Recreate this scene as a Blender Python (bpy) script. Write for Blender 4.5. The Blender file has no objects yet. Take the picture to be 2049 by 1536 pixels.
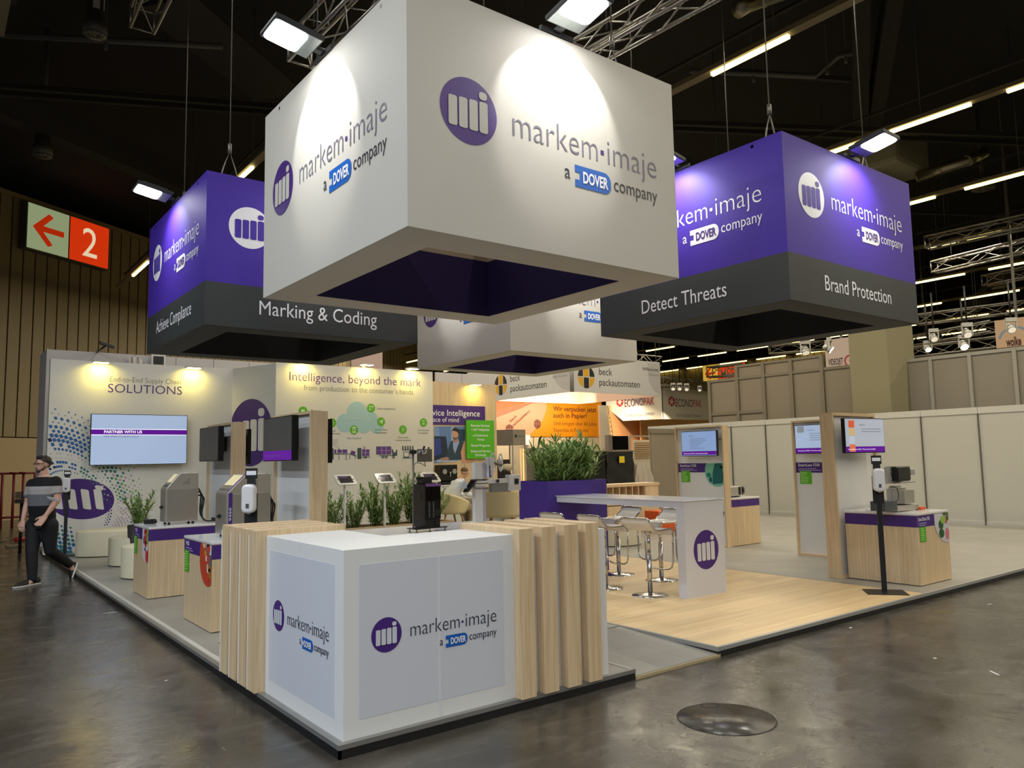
import bpy, bmesh, math, random
from mathutils import Vector, Matrix
random.seed(7)
sc = bpy.context.scene
COL = sc.collection
PI = math.pi
V3 = Vector
# ------------------------------------------------------------------ camera
F_PX = 1538.4
CAM = V3((-2.02626, -4.31534, 1.62521))
CR = V3((0.79378749, -0.60790238, -0.01887089))
CU = V3((-0.04375969, -0.08803285, 0.99515592))
CW = V3((0.60661892, 0.78911654, 0.096481))
cd = bpy.data.cameras.new('camera'); cam = bpy.data.objects.new('camera', cd); COL.objects.link(cam)
cd.sensor_width = 36.0; cd.lens = F_PX / 2049 * 36.0; cd.clip_end = 300
m = Matrix((CR, CU, -CW)).transposed().to_4x4(); m.translation = CAM
cam.matrix_world = m
sc.camera = cam
# ------------------------------------------------------------------ exposure, world
sc.view_settings.view_transform = 'Standard'
sc.view_settings.look = 'None'
sc.view_settings.gamma = 1.0
sc.view_settings.exposure = 0.1
sc.view_settings.use_curve_mapping = False
w = bpy.data.worlds.new('hall_air'); sc.world = w; w.use_nodes = True
w.node_tree.nodes['Background'].inputs[0].default_value = (0.9, 0.86, 0.78, 1)
w.node_tree.nodes['Background'].inputs[1].default_value = 0.1
STRIP_W = 58.0      # watts of one hall tube pair
FLOOD_W = 9.0      # watts of one floodlight on the hanging signs
BEAM_W = 95.0       # watts of its narrow beam onto the sign face
SMALL_W = 6.0      # watts of one yellowish wall spotlight
FZ = -0.0775        # hall floor level; the stand's platform top is z = 0

def spot(name, loc, aim, watts, col, cone, blend, rad=.05, wide=1.0):
    l = bpy.data.lights.new(name, 'SPOT'); l.energy = watts; l.color = col; l.spot_size = cone; l.spot_blend = blend; l.shadow_soft_size = rad
    o = bpy.data.objects.new(name, l); COL.objects.link(o); o.location = loc; o.rotation_euler = V3(aim).to_track_quat('-Z', 'Y').to_euler(); o.scale = (wide, 1, 1)
    return o

def area(name, loc, sx, sy, watts, col, aim=None, spread=None):
    l = bpy.data.lights.new(name, 'AREA'); l.shape = 'RECTANGLE'; l.size = sx; l.size_y = sy
    l.energy = watts; l.color = col
    if spread: l.spread = spread
    o = bpy.data.objects.new(name, l); COL.objects.link(o); o.location = loc
    d = V3(aim) if aim else V3((0, 0, -1))
    o.rotation_euler = d.to_track_quat('-Z', 'Y').to_euler()
    return o

# ------------------------------------------------------------------ helpers
def at(u, v, x=None, y=None, z=None):
    """a point of the place seen at photo pixel (u,v) on the plane x=, y= or z="""
    d = CW + CR * ((u - 1024.5) / F_PX) - CU * ((v - 768) / F_PX)
    if z is not None: t = (z - CAM.z) / d.z
    elif x is not None: t = (x - CAM.x) / d.x
    else: t = (y - CAM.y) / d.y
    return CAM + d * t

def lin(c):
    r = []
    for k in c:
        k = k / 255.0
        r.append(k / 12.92 if k <= 0.04045 else ((k + 0.055) / 1.055) ** 2.4)
    return r

MATS = {}
def mat(name, rgb=(200, 200, 200), rough=0.5, metal=0.0, emit=0.0, emc=None, alpha=None, spec=None, trans=0.0, bump=0.0, bscale=40.0, vary=0.0, vscale=3.0, coat=0.0):
    if name in MATS: return MATS[name]
    m = bpy.data.materials.new(name); m.use_nodes = True
    nt = m.node_tree; b = nt.nodes['Principled BSDF']
    c = lin(rgb) + [1]
    b.inputs['Base Color'].default_value = c
    b.inputs['Roughness'].default_value = rough
    b.inputs['Metallic'].default_value = metal
    if spec is not None: b.inputs['Specular IOR Level'].default_value = spec
    if coat: b.inputs['Coat Weight'].default_value = coat; b.inputs['Coat Roughness'].default_value = 0.08
    if trans: b.inputs['Transmission Weight'].default_value = trans
    if emit:
        b.inputs['Emission Color'].default_value = (lin(emc) + [1]) if emc else c
        b.inputs['Emission Strength'].default_value = emit
    if alpha is not None: b.inputs['Alpha'].default_value = alpha
    if bump or vary:
        tc = nt.nodes.new('ShaderNodeTexCoord')
        if bump:
            n = nt.nodes.new('ShaderNodeTexNoise'); n.inputs['Scale'].default_value = bscale; n.inputs['Detail'].default_value = 5
            nt.links.new(tc.outputs['Object'], n.inputs['Vector'])
            bp = nt.nodes.new('ShaderNodeBump'); bp.inputs['Strength'].default_value = bump; bp.inputs['Distance'].default_value = 0.01
            nt.links.new(n.outputs['Fac'], bp.inputs['Height']); nt.links.new(bp.outputs['Normal'], b.inputs['Normal'])
        if vary:
            n2 = nt.nodes.new('ShaderNodeTexNoise'); n2.inputs['Scale'].default_value = vscale; n2.inputs['Detail'].default_value = 6
            nt.links.new(tc.outputs['Object'], n2.inputs['Vector'])
            mx = nt.nodes.new('ShaderNodeMix'); mx.data_type = 'RGBA'; mx.blend_type = 'MIX'
            mx.inputs[6].default_value = [k * (1 - vary) for k in c[:3]] + [1]
            mx.inputs[7].default_value = [min(1, k * (1 + vary)) for k in c[:3]] + [1]
            nt.links.new(n2.outputs['Fac'], mx.inputs[0]); nt.links.new(mx.outputs[2], b.inputs['Base Color'])
    MATS[name] = m
    return m

def wood(name, c1, c2, axis='Z', rough=0.5, scale=1.0, plank=False):
    """light oak laminate: grain stretched along one axis"""
    if name in MATS: return MATS[name]
    m = bpy.data.materials.new(name); m.use_nodes = True
    nt = m.node_tree; b = nt.nodes['Principled BSDF']; b.inputs['Roughness'].default_value = rough
    tc = nt.nodes.new('ShaderNodeTexCoord'); mp = nt.nodes.new('ShaderNodeMapping')
    s = {'X': (0.5, 16, 16), 'Y': (16, 0.5, 16), 'Z': (16, 16, 0.5)}[axis]
    mp.inputs['Scale'].default_value = [k * scale for k in s]
    nt.links.new(tc.outputs['Object'], mp.inputs['Vector'])
    n = nt.nodes.new('ShaderNodeTexNoise'); n.inputs['Scale'].default_value = 3.0; n.inputs['Detail'].default_value = 8; n.inputs['Distortion'].default_value = 0.6
    nt.links.new(mp.outputs['Vector'], n.inputs['Vector'])
    r = nt.nodes.new('ShaderNodeValToRGB')
    r.color_ramp.elements[0].position = 0.3; r.color_ramp.elements[0].color = lin(c1) + [1]
    r.color_ramp.elements[1].position = 0.7; r.color_ramp.elements[1].color = lin(c2) + [1]
    nt.links.new(n.outputs['Fac'], r.inputs['Fac'])
    out = r.outputs['Color']
    if plank:
        oi = nt.nodes.new('ShaderNodeObjectInfo')
        ma = nt.nodes.new('ShaderNodeMath'); ma.operation = 'MULTIPLY_ADD'; ma.inputs[1].default_value = 0.16; ma.inputs[2].default_value = 0.90
        nt.links.new(oi.outputs['Random'], ma.inputs[0])
        mx = nt.nodes.new('ShaderNodeVectorMath'); mx.operation = 'SCALE'
        nt.links.new(out, mx.inputs[0]); nt.links.new(ma.outputs[0], mx.inputs['Scale'])
        out = mx.outputs[0]
        # shift the grain per plank
        vs = nt.nodes.new('ShaderNodeVectorMath'); vs.operation = 'MULTIPLY_ADD'
        vs.inputs[1].default_value = (9, 9, 9); cb = nt.nodes.new('ShaderNodeCombineXYZ')
        for i in range(3): nt.links.new(oi.outputs['Random'], cb.inputs[i])
        nt.links.new(cb.outputs[0], vs.inputs[0]); nt.links.new(tc.outputs['Object'], vs.inputs[2]); nt.links.new(vs.outputs[0], mp.inputs['Vector'])
    nt.links.new(out, b.inputs['Base Color'])
    MATS[name] = m
    return m

def tag(o, label=None, cat=None, group=None, kind=None):
    if label: o['label'] = label
    if cat: o['category'] = cat
    if group: o['group'] = group
    if kind: o['kind'] = kind
    return o

def thing(name, label, cat, loc=(0, 0, 0), rz=0.0, group=None):
    o = bpy.data.objects.new(name, None); COL.objects.link(o)
    o.empty_display_size = 0.1
    o.location = loc; o.rotation_euler = (0, 0, rz)
    return tag(o, label, cat, group)

def org(p):
    """world origin of a parent built without rotation"""
    s = V3((0, 0, 0))
    while p is not None:
        s = s + V3(p.location); p = p.parent
    return s

MADE = []
class MB:
    def __init__(s): s.v = []; s.f = []; s.sm = []
    def add(s, vs, fs, smooth=False):
        b = len(s.v); s.v += [tuple(p) for p in vs]
        for f in fs: s.f.append(tuple(i + b for i in f)); s.sm.append(smooth)
        return s
    def box(s, x0, x1, y0, y1, z0, z1):
        if x0 > x1: x0, x1 = x1, x0
        if y0 > y1: y0, y1 = y1, y0
        if z0 > z1: z0, z1 = z1, z0
        return s.add([(x0, y0, z0), (x1, y0, z0), (x1, y1, z0), (x0, y1, z0), (x0, y0, z1), (x1, y0, z1), (x1, y1, z1), (x0, y1, z1)],
                     [(0, 3, 2, 1), (4, 5, 6, 7), (0, 1, 5, 4), (1, 2, 6, 5), (2, 3, 7, 6), (3, 0, 4, 7)])
    def obox(s, c, ax, ay, az, hx, hy, hz):
        c = V3(c); ax = V3(ax).normalized(); ay = V3(ay).normalized(); az = V3(az).normalized()
        vs = [c + ax * (hx * i) + ay * (hy * j) + az * (hz * k) for k in (-1, 1) for (i, j) in ((-1, -1), (1, -1), (1, 1), (-1, 1))]
        return s.add(vs, [(0, 3, 2, 1), (4, 5, 6, 7), (0, 1, 5, 4), (1, 2, 6, 5), (2, 3, 7, 6), (3, 0, 4, 7)])
    def cyl(s, p0, p1, r0, r1=None, n=12, smooth=True):
        p0 = V3(p0); p1 = V3(p1); r1 = r0 if r1 is None else r1
        d = (p1 - p0).normalized(); a = d.orthogonal().normalized(); b = d.cross(a)
        vs = []
        for p, r in ((p0, r0), (p1, r1)):
            for i in range(n):
                t = 2 * PI * i / n; vs.append(p + a * (r * math.cos(t)) + b * (r * math.sin(t)))
        s.add(vs, [(i, (i + 1) % n, n + (i + 1) % n, n + i) for i in range(n)], smooth)
        k = len(s.v) - 2 * n
        s.f.append(tuple(k + i for i in reversed(range(n)))); s.sm.append(False)
        s.f.append(tuple(k + n + i for i in range(n))); s.sm.append(False)
        return s
    def tube(s, pts, r, n=8, closed=False):
        pts = [V3(p) for p in pts]; N = len(pts); rr = r if isinstance(r, (list, tuple)) else [r] * N
        vs = []; a = None
        for i, p in enumerate(pts):
            if closed: t = (pts[(i + 1) % N] - pts[i - 1])
            else: t = pts[min(i + 1, N - 1)] - pts[max(i - 1, 0)]
            t.normalize()
            if a is None: a = t.orthogonal().normalized()
            else:
                a = a - t * a.dot(t)
                a = a.normalized() if a.length > 1e-6 else t.orthogonal().normalized()
            b = t.cross(a)
            for k in range(n):
                q = 2 * PI * k / n; vs.append(p + a * (rr[i] * math.cos(q)) + b * (rr[i] * math.sin(q)))
        fs = []
        for i in range(N if closed else N - 1):
            j = (i + 1) % N
            for k in range(n): fs.append((i * n + k, i * n + (k + 1) % n, j * n + (k + 1) % n, j * n + k))
        if not closed:
            fs.append(tuple(reversed(range(n)))); fs.append(tuple((N - 1) * n + k for k in range(n)))
        return s.add(vs, fs, True)
    def lathe(s, c, prof, n=24, smooth=True):
        cx, cy, cz = c; vs = []
        for r, z in prof:
            for k in range(n):
                q = 2 * PI * k / n; vs.append((cx + r * math.cos(q), cy + r * math.sin(q), cz + z))
        fs = []
        for i in range(len(prof) - 1):
            for k in range(n): fs.append((i * n + k, i * n + (k + 1) % n, (i + 1) * n + (k + 1) % n, (i + 1) * n + k))
        s.add(vs, fs, smooth)
        b = len(s.v) - len(vs); L = len(prof) - 1
        if prof[0][0] > 1e-4: s.f.append(tuple(b + k for k in reversed(range(n)))); s.sm.append(False)
        if prof[L][0] > 1e-4: s.f.append(tuple(b + L * n + k for k in range(n))); s.sm.append(False)
        return s
    def prism(s, pts, d):
        """closed 3-D polygon extruded by vector d"""
        pts = [V3(p) for p in pts]; d = V3(d); n = len(pts)
        s.add(pts + [p + d for p in pts], [(i, (i + 1) % n, n + (i + 1) % n, n + i) for i in range(n)])
        b = len(s.v) - 2 * n
        s.f.append(tuple(b + i for i in reversed(range(n)))); s.sm.append(False)
        s.f.append(tuple(b + n + i for i in range(n))); s.sm.append(False)
        return s
    def poly(s, pts):
        return s.add(pts, [tuple(range(len(pts)))])
    def sph(s, c, rx, ry=None, rz=None, n=12, m=8, R=None):
        ry = ry or rx; rz = rz or rx; c = V3(c); vs = []
        for j in range(1, m):
            t = PI * j / m
            for k in range(n):
                q = 2 * PI * k / n; p = V3((rx * math.sin(t) * math.cos(q), ry * math.sin(t) * math.sin(q), rz * math.cos(t)))
                vs.append(c + (R @ p if R else p))
        top = V3((0, 0, rz)); bot = V3((0, 0, -rz))
        vs.append(c + (R @ top if R else top)); vs.append(c + (R @ bot if R else bot))
        fs = []
        for j in range(m - 2):
            for k in range(n): fs.append((j * n + k, (j + 1) * n + k, (j + 1) * n + (k + 1) % n, j * n + (k + 1) % n))
        T = (m - 1) * n
        for k in range(n):
            fs.append((T, k, (k + 1) % n)); fs.append((T + 1, (m - 2) * n + (k + 1) % n, (m - 2) * n + k))
        return s.add(vs, fs, True)
    def build(s, name, mt, parent=None, bevel=0.0, seg=2, label=None, kind=None, fix=True):
        o3 = org(parent)
        me = bpy.data.meshes.new(name)
        me.from_pydata([(x - o3.x, y - o3.y, z - o3.z) for x, y, z in s.v], [], s.f)
        me.polygons.foreach_set('use_smooth', s.sm)
        if bevel or fix:
            bm = bmesh.new(); bm.from_mesh(me)
            if fix: bmesh.ops.recalc_face_normals(bm, faces=bm.faces)
            if bevel:
                es = [e for e in bm.edges if len(e.link_faces) == 2 and e.calc_face_angle(0) > 0.6]
                bmesh.ops.bevel(bm, geom=es, offset=bevel, segments=seg, profile=0.5, affect='EDGES', clamp_overlap=True)
            bm.to_mesh(me); bm.free()
        me.materials.append(mt); me.update()
        o = bpy.data.objects.new(name, me); COL.objects.link(o); MADE.append(o)
        if parent is not None: o.parent = parent
        if label: o['label'] = label
        if kind: o['kind'] = kind
        return o

def copy_tree(o, parent=None):
    c = o.copy(); COL.objects.link(c)
    if parent is not None: MADE.append(c)
    if parent is not None: c.parent = parent
    for ch in o.children: copy_tree(ch, c)
    return c

def rpoly(x0, x1, y0, y1, r, n=4):
    """rounded rectangle outline in 2-D"""
    r = min(r, abs(x1 - x0) / 2, abs(y1 - y0) / 2); out = []
    for cx, cy, a0 in ((x1 - r, y0 + r, -90), (x1 - r, y1 - r, 0), (x0 + r, y1 - r, 90), (x0 + r, y0 + r, 180)):
        for i in range(n + 1):
            a = math.radians(a0 + 90 * i / n); out.append((cx + r * math.cos(a), cy + r * math.sin(a)))
    return out

def circ(cx, cy, r, n=40, ry=None):
    ry = ry or r
    return [(cx + r * math.cos(2 * PI * i / n), cy + ry * math.sin(2 * PI * i / n)) for i in range(n)]

class Face:
    """a flat face of the place: origin O, right ux, up uy, outward normal n"""
    def __init__(s, O, ux, n):
        s.O = V3(O); s.ux = V3(ux).normalized(); s.uy = V3((0, 0, 1)); s.n = V3(n).normalized()
    def p(s, a, b, h=0.0): return s.O + s.ux * a + s.uy * b + s.n * h
    def px(s, u, v):
        d = CW + CR * ((u - 1024.5) / F_PX) - CU * ((v - 768) / F_PX)
        t = (s.O - CAM).dot(s.n) / d.dot(s.n); q = CAM + d * t - s.O
        return q.dot(s.ux), q.dot(s.uy)

def decal(fc, shapes, name, mt, parent, h=0.002, label=None, mb=None):
    """thin printed shapes lying on a face"""
    b = mb or MB()
    for pts in shapes: b.poly([fc.p(a, c, h) for a, c in pts])
    if mb is None: return b.build(name, mt, parent, label=label, fix=False)

def tri(fc, pts): return pts

_tc = {}
def text_geo(s, off=0.0):
    k = (s, off)
    if k in _tc: return _tc[k]
    cu = bpy.data.curves.new('t', 'FONT'); cu.body = s; cu.size = 1.0; cu.offset = off; cu.resolution_u = 3
    ob = bpy.data.objects.new('t', cu); COL.objects.link(ob)
    dg = bpy.context.evaluated_depsgraph_get(); dg.update()
    me = bpy.data.meshes.new_from_object(ob.evaluated_get(dg))
    vs = [(v.co.x, v.co.y) for v in me.vertices]; fs = [tuple(p.vertices) for p in me.polygons]
    bpy.data.objects.remove(ob); bpy.data.curves.remove(cu); bpy.data.meshes.remove(me)
    _tc[k] = (vs, fs); return _tc[k]

CAPH = None
def text(fc, s, a0, b0, a1=None, cap=0.05, off=0.0, mb=None, h=0.003, mt=None, parent=None, name='lettering', align='l', slope=0.0):
    """lettering from a0 to a1 (or natural width) with baseline b0 and capital height cap"""
    global CAPH
    if CAPH is None:
        vs, _ = text_geo('H'); CAPH = max(y for x, y in vs)
    vs, fs = text_geo(s, off)
    x0 = min(x for x, y in vs); x1 = max(x for x, y in vs); sy = cap / CAPH
    sx = (a1 - a0) / (x1 - x0) if a1 is not None else sy
    wd = (x1 - x0) * sx
    if a1 is None:
        if align == 'c': a0 -= wd / 2
        elif align == 'r': a0 -= wd
    b = mb or MB()
    b.add([fc.p(a0 + (x - x0) * sx, b0 + y * sy + slope * (x - x0) * sx, h) for x, y in vs], fs)
    if mb is None: return b.build(name, mt, parent, fix=False)

def loft(b, secs, n=20, sq=2.3):
    """closed body section stack: (centre, half width, half depth, side axis, front axis)"""
    vs = []
    for c, rx, ry, sx, fx in secs:
        for k in range(n):
            q = 2 * PI * k / n; cc, ss = math.cos(q), math.sin(q)
            e = 2 / sq; vs.append(c + sx * (rx * abs(cc) ** e * (1 if cc > 0 else -1)) + fx * (ry * abs(ss) ** e * (1 if ss > 0 else -1)))
    m_ = len(secs); fs = [(i * n + k, i * n + (k + 1) % n, (i + 1) * n + (k + 1) % n, (i + 1) * n + k) for i in range(m_ - 1) for k in range(n)]
    fs += [tuple(reversed(range(n))), tuple((m_ - 1) * n + k for k in range(n))]
    b.add(vs, fs, True); return b

def limb(b, pts, rs, n=14):
    """tapering limb with rounded joints"""
    pts = [V3(p) for p in pts]
    for i in range(len(pts) - 1): b.cyl(pts[i], pts[i + 1], rs[i], rs[i + 1], n)
    for p, r in zip(pts, rs): b.sph(p, r, n=n, m=10)
    return b

def melt(name, b, mt, parent, voxel=.008, smooth=5):
    """merge overlapping volumes into one continuous smooth surface"""
    o3 = org(parent); me = bpy.data.meshes.new(name); me.from_pydata([tuple(V3(p) - o3) for p in b.v], [], b.f)
    bm = bmesh.new(); bm.from_mesh(me); bmesh.ops.recalc_face_normals(bm, faces=bm.faces); bm.to_mesh(me); bm.free()
    ob = bpy.data.objects.new(name, me); COL.objects.link(ob)
    r = ob.modifiers.new('r', 'REMESH'); r.mode = 'VOXEL'; r.voxel_size = voxel; r.use_smooth_shade = True
    if smooth: q = ob.modifiers.new('q', 'SMOOTH'); q.factor = .5; q.iterations = smooth
    dg = bpy.context.evaluated_depsgraph_get(); dg.update()
    m2 = bpy.data.meshes.new_from_object(ob.evaluated_get(dg)); bpy.data.objects.remove(ob)
    m2.name = name; m2.materials.clear(); m2.materials.append(mt)
    m2.polygons.foreach_set('use_smooth', [True] * len(m2.polygons))
    o = bpy.data.objects.new(name, m2); COL.objects.link(o); o.parent = parent
    return o

# ------------------------------------------------------------------ shared materials
WHITE = mat('white_laminate', (222, 222, 220), 0.45, bump=0.02, bscale=30)
WHITE_G = mat('glossy_white', (232, 232, 232), 0.12)
WALLW = mat('wall_white', (224, 222, 214), 0.6)
FABW = mat('sign_fabric_white', (196, 192, 182), 0.75, bump=0.08, bscale=6)
PURP = mat('sign_purple', (62, 32, 158), 0.62, bump=0.05, bscale=5)
PURPD = mat('print_purple', (66, 32, 118), 0.5)
BAND = mat('sign_charcoal', (50, 54, 54), 0.62, bump=0.05, bscale=5)
NAVY = mat('sign_lining_purple', (30, 12, 74), 0.8)
BLK = mat('black_lining', (12, 12, 12), 0.8)
BLACK = mat('black_metal', (20, 20, 21), 0.45)
BLACKP = mat('black_plastic', (14, 14, 15), 0.3)
STEEL = mat('brushed_steel', (192, 188, 178), 0.36, 0.75, bump=0.03, bscale=90)
CHROME = mat('chrome', (205, 205, 205), 0.16, 1.0)
ALU = mat('aluminium', (182, 180, 174), 0.42, 0.45)
ALUD = mat('dark_aluminium', (120, 118, 112), 0.45, 0.8)
GREYT = mat('lettering_grey', (112, 110, 124), 0.5)
DARKT = mat('lettering_dark', (46, 42, 56), 0.5)
WHT = mat('lettering_white', (235, 235, 240), 0.5)
BLUE = mat('badge_blue', (12, 92, 180), 0.45)
GREEN = mat('print_green', (84, 178, 20), 0.5)
GREEN2 = mat('icon_green', (96, 182, 24), 0.5)
OAK = wood('oak_vertical', (200, 172, 132), (224, 200, 162), 'Z')
OAKX = wood('oak_along_x', (202, 174, 134), (224, 200, 162), 'X')
OAKY = wood('oak_along_y', (202, 174, 134), (224, 200, 162), 'Y')
PALE = wood('pale_slat', (206, 178, 146), (224, 198, 168), 'Z', scale=1.3)
CREAM = mat('cream_leatherette', (226, 218, 188), 0.5)
CHAIRC = mat('cream_chair_shell', (232, 218, 172), 0.55)
GLASSD = mat('dark_screen', (88, 88, 88), 0.25)  # grey of a reflection put into the screen's base colour

def lockup(fc, a, b, D, parent, inv=False, txt=None, sub=None, logo_only=False, paper=None, badge=None):
    """round emblem with four bars and a dot, two lines of lettering and a small badge"""
    pm = PURPD if not inv else WHT
    decal(fc, [circ(a, b, D / 2, 56)], 'emblem_disc', pm, parent, 0.002)
    R = D / 2; bars = []
    for i, x in enumerate((-0.72, -0.36, 0.0, 0.36)):
        bars.append(rpoly(a + x * R, a + (x + 0.30) * R, b - 0.55 * R, b + (0.34 + 0.02 * i) * R, 0.07 * R))
    bars.append(rpoly(a + 0.35 * R, a + 0.64 * R, b + 0.46 * R, b + 0.70 * R, 0.10 * R))
    decal(fc, bars, 'emblem_bars', paper or (WHITE if not inv else PURP), parent, 0.005)
    if logo_only: return
    tm = txt or (GREYT if not inv else WHT); sm = sub or (DARKT if not inv else WHT)
    text(fc, 'markem', a + .80 * D, b - .17 * D, a + 2.57 * D, cap=.43 * D, off=-0.012, mt=tm, parent=parent)
    text(fc, 'imaje', a + 2.80 * D, b - .17 * D, a + 4.0 * D, cap=.43 * D, off=-0.012, mt=tm, parent=parent)
    decal(fc, [rpoly(a + 2.64 * D, a + 2.715 * D, b - .035 * D, b + .04 * D, .004)], 'lettering_dot', PURPD if not inv else WHT, parent, .003)
    text(fc, 'a', a + 1.83 * D, b - .60 * D, a + 1.95 * D, cap=.235 * D, mt=sm, parent=parent, name='small_lettering')
    text(fc, 'company', a + 2.93 * D, b - .60 * D, a + 4.0 * D, cap=.235 * D, mt=sm, parent=parent, name='small_lettering')
    x0, x1, y0, y1 = a + 2.05 * D, a + 2.86 * D, b - .70 * D, b - .34 * D
    hh = (y1 - y0); ym = (y0 + y1) / 2; r = hh * .42
    sh = [(x0, y0), (x1 - r, y0)] + [(x1 - r + r * math.sin(t), y0 + r - r * math.cos(t)) for t in (.4, .8, 1.2, PI / 2)]
    sh += [(x1 - r + r * math.cos(t), y1 - r + r * math.sin(t)) for t in (0, .4, .8, 1.2, PI / 2)] + [(x0, y1)]
    sh += [(x0, ym + hh * .17), (x0 + hh * .28, ym + hh * .17), (x0 + hh * .28, ym - hh * .17), (x0, ym - hh * .17)]
    decal(fc, [sh], 'badge', badge or (BLUE if not inv else WHT), parent, .003)
    g = MB(); text(fc, 'DOVER', x0 + hh * .48, ym - hh * .25, x1 - hh * .2, cap=hh * .5, off=0.03, mb=g, h=.006)
    g.build('badge_lettering', WHT if not inv else PURPD, parent, fix=False)
# ================================================================== THE HALL
def floor_mat():
    m = bpy.data.materials.new('dark_sealed_floor'); m.use_nodes = True
    nt = m.node_tree; b = nt.nodes['Principled BSDF']; L = nt.links.new
    tc = nt.nodes.new('ShaderNodeTexCoord')
    def noise(sc_, det, dist=0.0, vec=None, map_=None):
        n = nt.nodes.new('ShaderNodeTexNoise'); n.inputs['Scale'].default_value = sc_; n.inputs['Detail'].default_value = det; n.inputs['Distortion'].default_value = dist
        if map_:
            mp = nt.nodes.new('ShaderNodeMapping'); mp.inputs['Scale'].default_value = map_[0]; mp.inputs['Rotation'].default_value = (0, 0, map_[1])
            L(tc.outputs['Object'], mp.inputs['Vector']); L(mp.outputs['Vector'], n.inputs['Vector'])
        else: L(tc.outputs['Object'], n.inputs['Vector'])
        return n
    def ramp(src, p0, c0, p1, c1):
        r = nt.nodes.new('ShaderNodeValToRGB'); e = r.color_ramp.elements
        e[0].position = p0; e[0].color = c0; e[1].position = p1; e[1].color = c1
        L(src, r.inputs['Fac']); return r.outputs['Color']
    base = ramp(noise(1.3, 12, .5).outputs['Fac'], .3, lin((46, 43, 38)) + [1], .72, lin((76, 71, 63)) + [1])
    fine = ramp(noise(1.0, 12, .8, map_=((2.2, 9, 1), -.5)).outputs['Fac'], .52, (0, 0, 0, 1), .78, (1, 1, 1, 1))
    mx = nt.nodes.new('ShaderNodeMix'); mx.data_type = 'RGBA'; mx.inputs[7].default_value = lin((120, 116, 108)) + [1]
    ml = nt.nodes.new('ShaderNodeMath'); ml.operation = 'MULTIPLY'; ml.inputs[1].default_value = .28
    L(fine, ml.inputs[0]); L(ml.outputs[0], mx.inputs[0]); L(base, mx.inputs[6])
    # thin scratches
    sc1 = ramp(noise(1.0, 2, .3, map_=((1.2, 60, 1), .9)).outputs['Fac'], .755, (0, 0, 0, 1), .775, (1, 1, 1, 1))
    sc2 = ramp(noise(1.0, 2, .3, map_=((55, 1.4, 1), .35)).outputs['Fac'], .765, (0, 0, 0, 1), .785, (1, 1, 1, 1))
    ad = nt.nodes.new('ShaderNodeMath'); ad.operation = 'ADD'; L(sc1, ad.inputs[0]); L(sc2, ad.inputs[1])
    ml2 = nt.nodes.new('ShaderNodeMath'); ml2.operation = 'MULTIPLY'; ml2.inputs[1].default_value = .35; L(ad.outputs[0], ml2.inputs[0])
    mx2 = nt.nodes.new('ShaderNodeMix'); mx2.data_type = 'RGBA'; mx2.inputs[7].default_value = lin((165, 160, 150)) + [1]
    L(ml2.outputs[0], mx2.inputs[0]); L(mx.outputs[2], mx2.inputs[6])
    L(mx2.outputs[2], b.inputs['Base Color'])
    rr = ramp(noise(3.0, 8, .8).outputs['Fac'], .3, (.14, .14, .14, 1), .75, (.36, .36, .36, 1)); L(rr, b.inputs['Roughness'])
    bp = nt.nodes.new('ShaderNodeBump'); bp.inputs['Strength'].default_value = .25; bp.inputs['Distance'].default_value = .006
    L(noise(14, 8, .5).outputs['Fac'], bp.inputs['Height']); L(bp.outputs['Normal'], b.inputs['Normal'])
    return m

def plate(name, mb, mt): return tag(mb.build(name, mt), kind='structure')
FLOORM = floor_mat()
plate('floor', MB().box(-22, 62, -22, 62, FZ - .2, FZ), FLOORM)
CEIL = mat('ceiling_black', (9, 10, 13), 0.85)
plate('ceiling', MB().box(-22, 62, -22, 62, 11.6, 11.8), CEIL)
plate('wall_back', MB().box(-22, 62, 61.5, 62, FZ, 11.6), mat('far_dark', (22, 20, 17), .9))
plate('wall_right', MB().box(61.5, 62, -22, 62, FZ, 11.6), mat('far_dark'))
plate('wall_front', MB().box(-22, 62, -22, -21.5, FZ, 11.6), mat('far_tan', (104, 88, 60), .9))
CONC = mat('ceiling_concrete', (36, 33, 29), .9)
# roof slopes and beams
PIPE = mat('sprinkler_pipe', (62, 62, 60), .6)
def beam(name, p0, p1, hw, hh, mt, kind='structure'):
    p0 = V3(p0); p1 = V3(p1); d = (p1 - p0).normalized(); s = d.cross(V3((0, 0, 1))).normalized(); u = s.cross(d)
    o = MB().obox((p0 + p1) / 2, d, s, u, (p1 - p0).length / 2, hw, hh).build(name, mt)
    return tag(o, kind=kind)
for k, (p0, p1, hw, hh) in enumerate([
    (at(-30, 190, z=9.4), at(420, 385, z=9.4), .22, .35), (at(330, 0, z=9.6), at(560, 190, z=9.6), .6, .05),
    (at(1723, -30, z=10.9), at(1722, 262, z=9.7), .16, .3), (at(1790, -30, z=10.9), at(1745, 262, z=9.7), .16, .3),
    (at(2060, 505, z=8.4), at(1920, 640, z=8.4), .25, .25)]):
    beam('trim_%d' % (k + 1), p0, p1, hw, hh, CONC)
for k, (a, b, z) in enumerate([((-20, 170), (570, 215), 9.0), ((-20, 185), (570, 228), 9.2), ((1350, 246), (2070, 272), 9.0), ((1350, 258), (2070, 288), 9.2),
                               ((1820, 424), (2070, 432), 8.8), ((1830, 516), (1930, 518), 8.8), ((1440, 140), (1700, 160), 9.6), ((1835, 630), (2060, 633), 8.6)]):
    beam('trim_%d' % (k + 10), at(*a, z=z), at(*b, z=z), .05, .05, CONC)
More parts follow.
